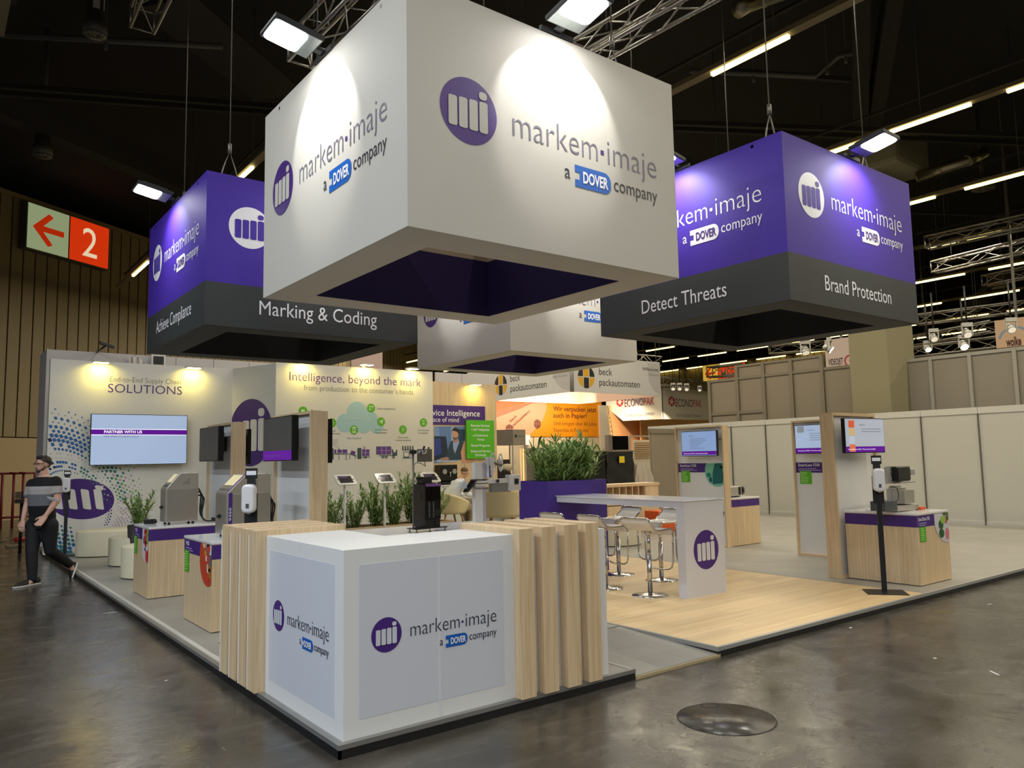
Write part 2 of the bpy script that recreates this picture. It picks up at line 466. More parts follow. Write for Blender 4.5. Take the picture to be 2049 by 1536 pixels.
def pipe_run(label, pts, r):
    t = thing('water_pipe', label, 'pipe', tuple(pts[0]))
    MB().tube(pts, r, 8).build('pipe', PIPE, t)
    for a, b in zip(pts, pts[1:]):
        n = max(1, int((b - a).length / 2.4))
        for i in range(n):
            q = a.lerp(b, (i + .5) / n); MB().cyl(q, q + V3((0, 0, -.16)), .02, .03, 6).build('nozzle', PIPE, t)
            MB().cyl(q, (q.x, q.y, 11.6), .006, n=4).build('hanger', PIPE, t)
pipe_run('long grey sprinkler pipe under dark roof above the exit arrow sign', [at(-30, 68, z=8.6), at(445, 93, z=8.6)], .05)
pipe_run('bent grey sprinkler pipe beside the concrete struts above right purple sign', [at(1380, 142, z=8.9), at(1632, 153, z=8.9), at(1678, 112, z=8.9), at(1706, 106, z=8.9)], .05)

# ---- hall tube lights in long rows
TUBE = mat('tube_light', (255, 236, 150), .5, emit=5.0, emc=(255, 232, 140))
TRAY = mat('light_tray', (112, 100, 72), .6)
def strip_row(x, y0, y1, step, litlen, phase, label, cams=True, seglight=True, z=8.0, skip=(), tint=(1.0, .90, .72), gain=1.0):
    t = thing('strip_light', label, 'strip light', (x, (y0 + y1) / 2, z), group='rows of tube lights under the hall roof')
    MB().box(x - .09, x + .09, y0, y1, z + .03, z + .11).build('tray', TRAY, t)
    MB().box(x + .16, x + .22, y0, y1, z + .55, z + .6).build('cable_channel', CONC, t)
    y = y0 + 1
    while y < y1: MB().cyl((x, y, z + .1), (x, y, 11.6), .01, n=4).build('hanger', PIPE, t); y += 4.8
    y = y0 + phase; i = 0
    while y + litlen < y1:
        if i not in skip:
            MB().box(x - .035, x + .035, y, y + litlen, z - .03, z + .028).build('tube', TUBE, t)
            if seglight: area('hall_tube', (x, y + litlen / 2, z - .045), .1, litlen, STRIP_W * gain, tint)
        y += step; i += 1
LR = 'yellowish tube lights in a long row, '
strip_row(-11.2, -18, 7, 4.8, 2.2, 1, LR + 'unseen far over left aisle, boosted cool for counter', tint=(.80, .89, 1.0), gain=4.2)  # unseen row, tinted cool and boosted to brighten the counter's left face
strip_row(-6.3, -18, 7, 4.8, 2.2, 1, LR + 'unseen second over left aisle, boosted cool for counter', tint=(.80, .89, 1.0), gain=4.2)  # unseen too, cooled and strengthened for the same counter side
strip_row(-1.4, -18, 8.9, 4.8, 2.2, 1.9, LR + 'its end just showing in the top left corner', tint=(.95, .95, .95), gain=1.0)
strip_row(3.4, -18, 26, 4.8, 2.2, 1, LR + 'passing over the big white hanging sign', tint=(1, .95, .86), gain=.8)
strip_row(8.28, -18, 30, 2.7, 1.45, 1.05, LR + 'directly right of the big white hanging sign')
strip_row(13.14, -18, 34, 2.1, 1.5, .4, LR + 'ending above the white column head')
strip_row(18.04, -18, 38, 2.6, 1.9, 1.3, LR + 'first below the silver duct at the right edge')
strip_row(22.94, -14, 40, 3.0, 2.0, .4, LR + 'second below the silver duct at the right edge')
strip_row(27.85, -14, 44, 3.0, 2.2, .4, LR + 'third below the silver duct at the right edge', seglight=False)
strip_row(32.9, -14, 48, 3.0, 2.2, .4, LR + 'fourth below the silver duct at the right edge', seglight=False)
strip_row(37.8, -14, 52, 3.0, 2.2, .4, LR + 'fifth below the silver duct at the right edge', seglight=False)
strip_row(42.7, 0, 56, 3.0, 2.2, .4, LR + 'seen low over the beige panel wall', seglight=False)

# ---- tan clad wall behind at the left, with light box signs
WD = V3((.833, .553, 0)); WN = V3((.553, -.833, 0)); W0 = V3((.11, 25.89, 0)) - WD * 10
hwall = Face(W0, WD, WN)
wl = plate('wall_left', MB().prism([hwall.p(0, FZ, -.4), hwall.p(44, FZ, -.4), hwall.p(44, 10.8, -.4), hwall.p(0, 10.8, -.4)], WN * .3), mat('clad_back', (74, 60, 36), .8))
CLAD = mat('tan_cladding', (130, 114, 80), .6, vary=.06)
for i in range(96):
    a = i * .455
    MB().prism([hwall.p(a, 2.66, -.1), hwall.p(a + .40, 2.66, -.1), hwall.p(a + .40, 10.75, -.1), hwall.p(a, 10.75, -.1)], WN * .08).build('cladding_board', CLAD, wl)
SOCK = mat('wall_base_tan', (160, 140, 102), .7)
MB().prism([hwall.p(0, FZ, -.1), hwall.p(44, FZ, -.1), hwall.p(44, 2.62, -.1), hwall.p(0, 2.62, -.1)], WN * .12).build('lower_panel', SOCK, wl)
MB().prism([hwall.p(0, 10.75, -.1), hwall.p(44, 10.75, -.1), hwall.p(44, 10.9, -.1), hwall.p(0, 10.9, -.1)], WN * .14).build('cap', CLAD, wl)
# a panelled far wall of the same hall, behind the white company signs
fw = plate('wall_far', MB().box(43, 43.4, 20, 40, FZ, 8.0), mat('clad_back'))
for i in range(40): MB().box(42.9, 43, 20 + i * .5, 20.44 + i * .5, 2, 8.0).build('cladding_board', mat('olive_cladding', (112, 98, 62), .7), fw)

def sign_box(name, label, fc, u0, v0, u1, v1, v2, v3, um, depth, panels):
    pass
def light_box(label, fc, a0, a1, b0, b1, rgb, h=.35, emit=.75):
    t = thing('exit_sign', label, 'sign', tuple(fc.p(a0, b0, h)))
    MB().prism([fc.p(a0 - .04, b0 - .04, 0), fc.p(a1 + .04, b0 - .04, 0), fc.p(a1 + .04, b1 + .04, 0), fc.p(a0 - .04, b1 + .04, 0)], fc.n * (h - .02)).build('case', ALUD, t)
    MB().prism([fc.p(a0, b0, h - .02), fc.p(a1, b0, h - .02), fc.p(a1, b1, h - .02), fc.p(a0, b1, h - .02)], fc.n * .02).build('lit_panel', mat('lit_%d_%d_%d' % rgb, rgb, .4, emit=emit), t)
    return t
sg = Face(hwall.p(0, 0, .02), WD, WN)
def spx(u, v):  # position on the sign's own plane, .35 m proud of the cladding
    return Face(hwall.p(0, 0, .37), WD, WN).px(u, v)
a0, _ = spx(56, 450); a1, _ = spx(137.5, 470); a2, _ = spx(141, 470); a3, _ = spx(217, 500)
zt, zb = 10.6, 9.05
t1 = light_box('white light box with red arrow, high on the tan wall beside red 2', sg, a0, a1, zb, zt, (168, 184, 140), emit=.5)
t2 = light_box('red light box with white numeral 2, high on the tan wall', sg, a2, a3, zb, zt, (214, 52, 12), emit=.75)
REDP = mat('sign_red', (205, 48, 10), .4, emit=.5)
s2 = Face(sg.p(0, 0, .352), WD, WN)
cx = (a0 + a1) / 2; cz = (zt + zb) / 2; q = .27; w_ = a1 - a0
decal(s2, [[(cx + .60, cz - .10), (cx + .60, cz + .10), (cx - .22, cz + .10), (cx + .17, cz + .49), (cx - .02, cz + .58), (cx - .62, cz + .0), (cx - .02, cz - .58), (cx + .17, cz - .49), (cx - .22, cz - .10)]], 'arrow', REDP, t1, .003)
text(s2, '2', (a2 + a3) / 2 - .32, cz - .52, (a2 + a3) / 2 + .32, cap=1.05, mt=mat('numeral_cream', (240, 226, 190), .4, emit=.7), parent=t2, name='numeral')
# the same pair far away on the far wall
fcf = Face((42.9, 0, 0), (0, -1, 0), (-1, 0, 0))
def fpx(u, v): return Face((42.5, 0, 0), (0, -1, 0), (-1, 0, 0)).px(u, v)
A, B = fpx(1406, 732), fpx(1437, 762); C_, D_ = fpx(1437, 732), fpx(1492, 762)
t1 = light_box('small yellow light box with red arrow above the beige panel wall', fcf, A[0], B[0], B[1], A[1], (226, 180, 70), h=.4, emit=.6)
t2 = light_box('small red light box with white letters above the beige panel wall', fcf, C_[0], D_[0], D_[1], C_[1], (225, 60, 12), h=.4, emit=.7)
s2 = Face((42.48, 0, 0), (0, -1, 0), (-1, 0, 0)); cx = (A[0] + B[0]) / 2; cz = (A[1] + B[1]) / 2; k = .75
decal(s2, [[(cx + .60 * k, cz - .1 * k), (cx + .6 * k, cz + .1 * k), (cx - .22 * k, cz + .1 * k), (cx + .17 * k, cz + .49 * k), (cx - .02 * k, cz + .58 * k), (cx - .62 * k, cz), (cx - .02 * k, cz - .58 * k), (cx + .17 * k, cz - .49 * k), (cx - .22 * k, cz - .1 * k)]], 'arrow', REDP, t1, .003)
text(s2, 'MESSE', C_[0] + .25, C_[1] - .95, D_[0] - .3, cap=.7, off=.02, mt=WHT, parent=t2)

# ---- big concrete column
CM = mat('column_paint', (136, 129, 100), .8); 
pil = thing('column', 'big square beige concrete column behind the white panel wall', 'column', (17.2, 5.4, FZ))
MB().box(16.8, 18.2, 4.95, 5.95, FZ, 9.6).build('shaft', CM, pil, bevel=.03)
MB().box(16.6, 18.4, 4.3, 6.1, 8.7, 9.7).build('capital', mat('column_head', (128, 124, 104), .8), pil, bevel=.12)

# ---- drum-like hoists (dark cylinders) hanging under the roof
def hoist(u, vt, vb, wpx, z, label):
    p = at(u, vb, z=z); d = (p - CAM).dot(CW); r = wpx / 2 * d / F_PX; h = (vb - vt) * d / F_PX * 1.1
    t = thing('roof_drum', label, 'ventilation unit', tuple(p))
    MB().lathe(p, [(r, 0), (r, r * 1.1), (r * .82, r * 1.15), (r * .82, h), (r * .6, h + .01)], 20).build('drum', mat('drum_grey', (66, 64, 58), .5), t)
    MB().lathe((p.x, p.y, p.z - .01), [(r * .92, 0), (0.001, -.005)], 20).build('lid', mat('drum_lid', (128, 122, 100), .5), t)
    b = MB()
    for k in range(12):
        a = 2 * PI * k / 12; b.cyl((p.x + r * .15 * math.cos(a), p.y + r * .15 * math.sin(a), p.z - .02), (p.x + r * .88 * math.cos(a), p.y + r * .88 * math.sin(a), p.z - .012), .008, n=4)
    b.build('grille', mat('drum_grille', (70, 66, 54), .5), t)
    MB().box(p.x + r * .55, p.x + r * .6, p.y - r * .62, p.y - r * .57, p.z + h * .55, p.z + h * .9).build('tag', WHT, t)
    MB().obox(p + V3((0, 0, h * .7)) - V3((.1, .99, 0)) * r * .83, (.99, -.1, 0), (.1, .99, 0), (0, 0, 1), r * .28, .004, h * .16).build('sticker', mat('sticker', (150, 150, 145), .5), t)
    MB().cyl(p + V3((0, 0, h)), (p.x, p.y, 11.6), .05).build('rod', PIPE, t)
hoist(190, -10, 70, 44, 8.0, 'grey ventilation drum hanging from roof near the top edge')
hoist(85, 235, 312, 36, 8.6, 'smaller grey ventilation drum hanging above the exit arrow sign')
hoist(1967, 160 + 215, 378, 44, 9.2, 'flat round vent beside the silver duct under the roof')

# ---- silver ducts
DUCT = mat('duct_silver', (140, 136, 120), .35, .9, bump=.6, bscale=14)
def duct(pts, r, label):
    t = thing('air_duct', label, 'duct', tuple(pts[0])); MB().tube(pts, r, 14).build('duct', DUCT, t)
    b = MB()
    for a, c in zip(pts, pts[1:]):
        n = int((c - a).length / .5)
        for i in range(n):
            q = a.lerp(c, i / n); d = (c - a).normalized(); b.cyl(q - d * .02, q + d * .02, r * 1.05, n=14)
    b.build('rings', DUCT, t)
duct([at(1838, 353, z=8.6), at(1935, 322, z=8.6), at(1970, 305, z=8.9)], .13, 'silver flexible air duct behind the right purple sign')
duct([at(1475, 20, z=8.3), at(1492, 10, z=8.4), at(1530, -4, z=8.6), at(1600, -30, z=8.6)], .13, 'silver flexible air duct at the top edge above tube lights')

# ---- lattice trusses
TR = mat('truss_alu', (150, 146, 136), .35, .85)
def truss(p0, p1, s, label, r=.024, nm='truss', pitch=.5, group=None, n=6):
    p0 = V3(p0); p1 = V3(p1); d = (p1 - p0).normalized(); sd = d.cross(V3((0, 0, 1))).normalized(); up = sd.cross(d)
    t = thing(nm, label, 'truss', tuple(p0), group=group); L = (p1 - p0).length; h = s / 2
    cs = [sd * h + up * h, sd * h - up * h, -sd * h - up * h, -sd * h + up * h]
    for c in cs: MB().cyl(p0 + c, p1 + c, r, n=n + 2).build('chord', TR, t)
    k = max(1, int(L / pitch)); b = MB()
    for j in range(4):
        c0, c1 = cs[j], cs[(j + 1) % 4]
        for i in range(k):
            a = p0 + d * (L * i / k); e = p0 + d * (L * (i + 1) / k)
            if i % 2: b.cyl(a + c0, e + c1, r * .45, n=4)
            else: b.cyl(a + c1, e + c0, r * .45, n=4)
        b.cyl(p0 + c0, p0 + c1, r * .6, n=4)
    b.build('lacing', TR, t, kind='stuff')
    for f_ in (.2, .8):
        q = p0.lerp(p1, f_); MB().cyl(q + up * h, (q.x, q.y, 11.6), .008, n=4).build('hanger', PIPE, t)
    return t
truss(at(1160, 112, z=6.6), at(1480, -70, z=6.6), .28, 'aluminium lattice truss behind the white hanging sign, right of its floodlight')
truss(at(600, 105, z=6.7), at(760, -60, z=6.7), .3, 'aluminium lattice truss behind the white hanging sign, left side')
truss(at(285, 40, z=7.8), at(330, -60, z=7.8), .3, 'short end of aluminium truss at the top edge, left')
for k, (a, b, z, lb) in enumerate([((1870, 535), (2060, 490), 7.4, 'slim truss under the second row of right hand tube lights'), ((1970, 562), (2060, 544), 7.4, 'slim truss under the third row of right hand tube lights'),
    ((1835, 640), (2060, 612), 6.2, 'truss carrying spotlights above the grey panel wall, upper'), ((1820, 684), (1990, 652), 5.6, 'truss carrying spotlights above the grey panel wall, middle'),
    ((1822, 706), (1998, 684), 5.1, 'truss carrying spotlights above the grey panel wall, lower'),
    ((1540, 700), (1660, 690), 6.0, 'truss with a tube light behind the spotlight pair'), ((1855, 486), (2060, 442), 7.7, 'slim truss above the second row of right hand tube lights')]):
    truss(at(*a, z=z), at(*b, z=z), .34, lb, r=.035, pitch=.6, n=4)

# ================================================================== THE STAND PLATFORM
GTILE = mat('grey_vinyl', (150, 147, 138), .4, vary=.2, vscale=2.2)
def gtile():
    m = GTILE; return m
plat = tag(MB().box(-.03, 16.3, 5.62, 13.9, FZ + .002, -.004).box(7.19, 16.3, -.03, 5.62, FZ + .002, -.004).box(-.03, 2.37, -.03, 5.62, FZ + .002, -.004).box(2.37, 7.19, 1.15, 5.62, FZ + .002, -.006).box(3.44, 7.19, -.03, 1.15, FZ + .002, -.006).build('platform', mat('platform_core', (24, 24, 25), .5)),
           'low black-edged exhibition platform that carries the whole white and purple stand', 'platform')
SKIRT = mat('platform_skirt', (26, 27, 29), .4)
TRIM = mat('edge_profile', (168, 168, 164), .35, .3)
def edge(x0, x1, y0, y1, out, trimw=.035):
    """black skirt with aluminium top profile along a straight platform edge"""
    MB().box(x0, x1, y0, y1, FZ + .001, -.022).build('skirt', SKIRT, plat)
edge(-.045, -.03, -.045, 13.9, 'x'); edge(-.045, 2.395, -.045, -.03, 'y'); edge(2.37, 2.395, -.03, .05, 'x'); edge(3.42, 16.3, -.045, -.03, 'y')
TP = mat('edge_profile')
MB().box(-.05, -.012, -.05, 13.9, -.024, .004).build('edge_strip', mat('edge_strip_grey', (142, 142, 138), .35, .5), plat)
MB().box(-.012, 2.395, -.05, -.012, -.024, .004).build('edge_strip', mat('edge_strip_grey'), plat)
MB().box(2.36, 2.395, -.012, 1.12, -.024, .004).build('edge_strip', TP, plat)
MB().box(3.41, 16.3, -.05, -.015, -.028, .004).build('edge_strip', TP, plat)
# thin white strip lying beside the left edge
MB().box(.0, .045, 2.35, 12.4, .0005, .006).build('cover_strip', mat('strip_white', (196, 192, 180), .5), plat)
# grey vinyl tiles, nearest ones as pieces
tiles = []; TS = .9
def in_wood(x, y): return 3.43 <= x <= 7.17 and y < 5.6
far_t = MB(); nb = 0
ys = [-.012 + TS * k for k in range(16)]
meshes = {}
for yk in ys:
    xk = -.012
    while xk < 16.2:
        x1 = min(xk + TS, 16.25); y1 = min(yk + TS, 13.88)
        segs = [(xk, x1)]
        if yk < 5.55:
            segs = []
            for lo, hi in ((-.012, 2.36 if yk < 1.1 else 3.42), (7.18, 16.25)):
                a = max(xk, lo); b = min(x1, hi)
                if b - a > .02: segs.append((a, b))
        for a, b in segs:
            if x1 < 11 and nb < 230:
                key = (round(b - a, 3), round(y1 - yk, 3))
                if key not in meshes:
                    o = MB().box(0, b - a - .002, 0, y1 - yk - .002, -.006, 0).build('floor_tile', GTILE, plat, bevel=.0)
                    meshes[key] = o.data
                else:
                    o = bpy.data.objects.new('floor_tile', meshes[key]); COL.objects.link(o); o.parent = plat
                o.location = (a, yk, .0); nb += 1
            else: far_t.box(a, b - .002, yk, y1 - .002, -.006, 0)
        xk += TS
for a_, b_ in ((2.362, 2.89), (2.892, 3.392)): MB().box(a_, b_, 1.12, 1.786, -.006, 0).build('floor_tile', GTILE, plat)
far_t.build('far_floor_tiles', GTILE, plat, kind='stuff')
# wheelchair ramp between the counter and the wooden floor
ramp = thing('ramp', 'grey vinyl access ramp sloping down between counter and wooden floor', 'ramp', (2.9, .5, FZ))
x0, x1, y0, y1 = 2.40, 3.405, -.05, 1.1; zlo = FZ + .022
MB().add([(x0, y0, FZ), (x1 + .02, y0, FZ), (x1 + .02, y1, FZ), (x0, y1, FZ), (x0, y0, zlo), (x1 + .02, y0, zlo), (x1 + .02, y1, -.006), (x0, y1, -.006)],
         [(0, 3, 2, 1), (4, 5, 6, 7), (0, 1, 5, 4), (1, 2, 6, 5), (2, 3, 7, 6), (3, 0, 4, 7)]).build('board', mat('particle_board', (176, 160, 124), .7, bump=.4, bscale=80), ramp)
nx, ny = 3, 4
for i in range(nx):
    for j in range(ny):
        a0_ = x0 + (x1 - x0) * i / nx + .0006; a1_ = x0 + (x1 - x0) * (i + 1) / nx - .0006
        b0_ = y0 + .015 + (y1 - y0 - .015) * j / ny + .0006; b1_ = y0 + .015 + (y1 - y0 - .015) * (j + 1) / ny - .0006
        zf = lambda y: zlo + (y - y0) / (y1 - y0) * (-.006 - zlo)
        MB().add([(a0_, b0_, zf(b0_)), (a1_, b0_, zf(b0_)), (a1_, b1_, zf(b1_)), (a0_, b1_, zf(b1_)), (a0_, b0_, zf(b0_) + .005), (a1_, b0_, zf(b0_) + .005), (a1_, b1_, zf(b1_) + .005), (a0_, b1_, zf(b1_) + .005)],
                 [(0, 3, 2, 1), (4, 5, 6, 7), (0, 1, 5, 4), (1, 2, 6, 5), (2, 3, 7, 6), (3, 0, 4, 7)]).build('ramp_tile', mat('ramp_vinyl', (146, 144, 137), .42, vary=.2, vscale=3), ramp)
# wooden floor of planks
wfl = thing('wooden_floor', 'light oak plank floor under the high table, raised beside the ramp', 'wooden floor', (5.3, 2.7, 0))
PLK = wood('oak_plank', (210, 178, 128), (230, 204, 158), 'X', rough=.38, scale=.45, plank=True)
pw = .19; y = -.014; k = 0; pm = {}
while y < 5.58:
    x = 3.425; off = [0, .62, .31, .93][k % 4]; first = True
    while x < 7.165:
        L_ = (1.24 - off if first and off else 1.24); xe = min(x + L_, 7.165); first = False
        ye = min(y + pw, 5.6)
        key = (round(xe - x, 3), round(ye - y, 3))
        if key not in pm:
            pm[key] = MB().box(0, key[0] - .0012, 0, key[1] - .0012, -.006, .0025).build('plank', PLK)
            o = pm[key]; o.parent = wfl
        else: o = bpy.data.objects.new('plank', pm[key].data); COL.objects.link(o); o.parent = wfl
        o.location = V3((x, y, 0)) - V3(wfl.location)
        x = xe
    y += pw; k += 1
MB().box(3.395, 3.425, -.05, 1.15, -.03, .006).box(3.395, 3.425, 1.15, 5.6, -.004, .004).build('edge_strip', TP, wfl)
MB().box(3.40, 3.42, -.045, 1.1, FZ + .002, -.03).build('skirt', SKIRT, wfl)

# ================================================================== HANGING SIGNS
def hanging_sign(label, x, y, s, z, h, white, texts=(), logos='both', mleft=None):
    m = .3755 if white else .36; th = .03
    t = thing('hanging_sign', label, 'hanging sign', (x + s / 2, y + s / 2, z), group=None)
    skin_m = FABW if white else PURP
    b = z + (0 if white else .5014)
    # four outer panels
    for nm, bx in (('front_panel', (x, x + s, y, y + th)), ('back_panel', (x, x + s, y + s - th, y + s)), ('left_panel', (x, x + th, y + th, y + s - th)), ('right_panel', (x + s - th, x + s, y + th, y + s - th))):
        MB().box(*bx, b, z + h).build(nm, skin_m, t)
        if not white: MB().box(*bx, z, b - .0).build('charcoal_band', BAND, t)
    # bottom rim and the lined opening
    bm = FABW if white else mat('sign_charcoal_rim', (44, 44, 42), .7)
    rim = MB(); zz = z - .002
    o = [(x, y), (x + s, y), (x + s, y + s), (x, y + s)]; i_ = [(x + m, y + m), (x + s - m, y + m), (x + s - m, y + s - m), (x + m, y + s - m)]
    rim.add([(a, c, zz) for a, c in o] + [(a, c, zz) for a, c in i_], [(0, 1, 5, 4), (1, 2, 6, 5), (2, 3, 7, 6), (3, 0, 4, 7)])
    rim.add([(a, c, zz + .03) for a, c in o] + [(a, c, zz + .03) for a, c in i_], [(0, 4, 5, 1), (1, 5, 6, 2), (2, 6, 7, 3), (3, 7, 4, 0)])
    rim.build('bottom_rim', bm, t, fix=False)
    lm = NAVY if white else BLK; hl = .62 if white else .9
    lin_ = MB()
    for k in range(4):
        p, q = i_[k], i_[(k + 1) % 4]
        lin_.add([(p[0], p[1], z), (q[0], q[1], z), (q[0], q[1], z + hl), (p[0], p[1], z + hl)], [(0, 1, 2, 3)])
    lin_.build('inner_lining', lm, t, fix=False)
    up = MB()
    for k in range(4):
        p, q = i_[k], i_[(k + 1) % 4]
        up.add([(p[0], p[1], z + hl), (q[0], q[1], z + hl), (q[0], q[1], z + h), (p[0], p[1], z + h)], [(0, 1, 2, 3)])
    up.build('upper_lining', mat('lining_back', (176, 158, 136), .8) if white else BLK, t, fix=False)
    # frame tubes inside, cables and slings above
    fr = MB()
    for k in range(4):
        p, q = i_[k], i_[(k + 1) % 4]; fr.cyl((p[0], p[1], z + h - .05), (q[0], q[1], z + h - .05), .025, n=6)
    fr.cyl((x, y + m, z + h - .05), (x + s, y + m, z + h - .05), .02, n=6).cyl((x, y + s - m, z + h - .05), (x + s, y + s - m, z + h - .05), .02, n=6)
    fr.build('frame', ALUD, t)
    for cx_, cy_ in i_:
        MB().tube([(cx_ - .13, cy_, z + h - .03), (cx_ - .07, cy_, z + h + .22), (cx_, cy_, z + h + .42), (cx_ + .07, cy_, z + h + .22), (cx_ + .13, cy_, z + h - .03)], .009, 5).build('sling', mat('sling_steel', (120, 118, 112), .4, .6), t)
        MB().cyl((cx_, cy_, z + h + .4), (cx_, cy_, z + h + .52), .024, n=8).build('shackle', mat('sling_steel'), t)
        MB().cyl((cx_, cy_, z + h + .5), (cx_, cy_, 11.6), .007, n=5).build('cable', mat('cable_steel', (120, 118, 112), .4, .6), t)
    ff = Face((x, y, 0), (1, 0, 0), (0, -1, 0)); fl = Face((x, y, 0), (0, -1, 0), (-1, 0, 0))
    zc = z + (.953 if white else 1.19); D = .505 if white else .495; x_ = .52 if white else .50
    lockup(ff, x_, zc, D, t, inv=not white, paper=FABW if white else PURP)
    lockup(fl, -(s - (.48 if white else .50)) + 0.0 if not white else -2.31, zc, D, t, inv=not white, paper=FABW if white else PURP)
    for which, s_, a, b_, bz in texts:
        text(ff if which == 'f' else fl, s_, a, bz, b_, cap=.165, mt=WHT, parent=t, name='band_lettering')
    return t
S1 = hanging_sign('big white square sign hung nearest the camera over the counter', .5419, .1585, 2.795, 3.2168, 1.8185, True)
S2 = hanging_sign('purple and charcoal square sign reading Marking & Coding, hung at left', .429, 4.5145, 2.755, 3.1839, 1.7825, False,
                  [('f', 'Marking & Coding', 1.049 - .429, 2.576 - .429, 3.36), ('l', 'Achieve Compliance', -(6.736 - 4.5145), -(5.045 - 4.5145), 3.39)])
S3 = hanging_sign('purple and charcoal square sign reading Brand Protection, hung at right', 4.9339, .0611, 2.755, 3.1839, 1.7825, False,
                  [('f', 'Brand Protection', 5.601 - 4.9339, 7.031 - 4.9339, 3.36), ('l', 'Detect Threats', -(2.09 - .0611), -(.833 - .0611), 3.36)])
S4 = hanging_sign('white square sign hung farthest, mostly hidden behind the big white one', 5.0889, 4.9596, 2.795, 3.28, 1.8185, True)

HOUS = mat('floodlight_housing', (44, 46, 50), .4, .5)
LENS = mat('floodlight_lens', (255, 255, 255), .3, emit=14.0, emc=(250, 252, 255))
REFL = mat('floodlight_reflector', (150, 158, 160), .3, .6)
def floodlight(label, foot, out, W=.36, L=.42, watts=FLOOD_W, col=(1.0, .985, .95), lens=LENS, arm=.06, tilt=.18, drop=.0, lamp=True, beam=1.0, soft=.2):
    """flat LED floodlight on a short arm; foot = point on top edge of panel, out = outward direction"""
    foot = V3(foot); out = V3(out).normalized(); sd = out.cross(V3((0, 0, 1)))
    fw = (out * math.cos(tilt) + V3((0, 0, 1)) * math.sin(tilt)).normalized(); dn = -sd.cross(fw).normalized()
    if dn.z > 0: dn = -dn
    t = thing('floodlight', label, 'floodlight', tuple(foot))
    c = foot + fw * (arm + L / 2) + V3((0, 0, .03 + drop))
    MB().obox(c, fw, sd, dn, L / 2, W / 2, .022).build('housing', HOUS, t, bevel=.006)
    MB().obox(c + dn * .023, fw, sd, dn, L / 2 - .012, W / 2 - .012, .002).build('reflector', REFL, t)
    lc = c + dn * .028 + fw * L * .12
    MB().prism([lc + fw * a + sd * b for a, b in rpoly(-L * .34, L * .34, -W * .44, W * .44, .05)], dn * .004).build('lens', lens, t)
    MB().obox(foot + fw * (arm * .5) + V3((0, 0, .02)), fw, sd, dn, arm * .7, .03, .015).obox(foot + V3((0, 0, .0)) - out * .01, out, sd, (0, 0, 1), .015, W * .48, .02).build('arm', HOUS, t)
    fins = MB()
    for k in range(7): fins.obox(c - dn * .032 + sd * (W * .8 * (k / 6 - .5)), fw, sd, dn, L * .35, .004, .012)
    fins.build('cooling_fins', HOUS, t)
    if lamp:
        area('flood', lc + dn * .012, W * .7, L * .6, watts, col, aim=dn)
        spot('flood_beam', lc + dn * .014, -out * .60 + V3((0, 0, -.80)), BEAM_W * beam, col, math.radians(50 + 24 * soft), soft, rad=.02, wide=1.9)
    return t
FL = 'bright square floodlight on the top edge of '
floodlight(FL + 'the big white sign, its front face', (1.94, .15, 5.06), (0, -1, 0))
floodlight(FL + 'the big white sign, its left face', (.53, 1.56, 5.06), (-1, 0, 0))
floodlight(FL + 'the Marking & Coding sign, its left face', (.42, 5.9, 4.99), (-1, 0, 0), beam=.8, soft=1.0)
floodlight(FL + 'the Brand Protection sign, its right-hand face', (6.31, .05, 4.99), (0, -1, 0), beam=.8, soft=1.0)
floodlight('bright square floodlight on top of Brand Protection sign, peeking past the white sign', (4.92, 1.44, 4.99), (-1, 0, 0), beam=.8, soft=1.0)
floodlight(FL + 'the Marking & Coding sign, its hidden front face', (1.81, 4.505, 4.99), (0, -1, 0))
floodlight(FL + 'the farthest white sign, its hidden left face', (5.08, 6.36, 5.12), (-1, 0, 0))
floodlight(FL + 'the farthest white sign, its hidden front face', (6.48, 4.95, 5.12), (0, -1, 0))
for k, (p, lb) in enumerate([(at(438, 300, y=5.0), 'x')]): pass
# ================================================================== RECEPTION COUNTER
cn = thing('reception_counter', 'white L-shaped reception counter with vertical oak slats at the front corner', 'counter', (.5, .5, 0))
H = 1.10; A_, B_ = 1.287, 1.313; AX, BY = 2.16, 2.19; DEP = .6
MB().box(0, A_, 0, DEP, 0, H).box(0, DEP, DEP, B_, 0, H).build('corner_body', WHITE, cn, bevel=.002)
MB().box(A_ + .001, AX, .004, DEP, 0, H - .02).build('right_body', WHITE, cn)
MB().box(.004, DEP, B_ + .001, BY, 0, H - .02).build('left_body', WHITE, cn)
PANL = mat('inlay_panel', (205, 208, 216), .35)
fF = Face((0, 0, 0), (1, 0, 0), (0, -1, 0)); fL = Face((0, 0, 0), (0, -1, 0), (-1, 0, 0))
MB().box(.103, 1.18, -.0015, .01, .105, 1.004).build('inlay_panel', PANL, cn)
MB().box(-.0015, .01, .115, 1.21, .105, 1.004).build('inlay_panel', PANL, cn)
# joint of the panel halves (a slightly lighter strip)
MB().box(.655, .672, -.0022, 0, .02, 1.0).build('film_seam', mat('film_seam', (216, 218, 222), .3), cn)
lockup(Face((0, -.0015, 0), (1, 0, 0), (0, -1, 0)), .285, .568, .208, cn, txt=DARKT, paper=PANL)
lockup(Face((-.0015, 0, 0), (0, -1, 0), (-1, 0, 0)), *Face((0, 0, 0), (0, -1, 0), (-1, 0, 0)).px(558, 1231), .208, cn, txt=DARKT, paper=PANL)
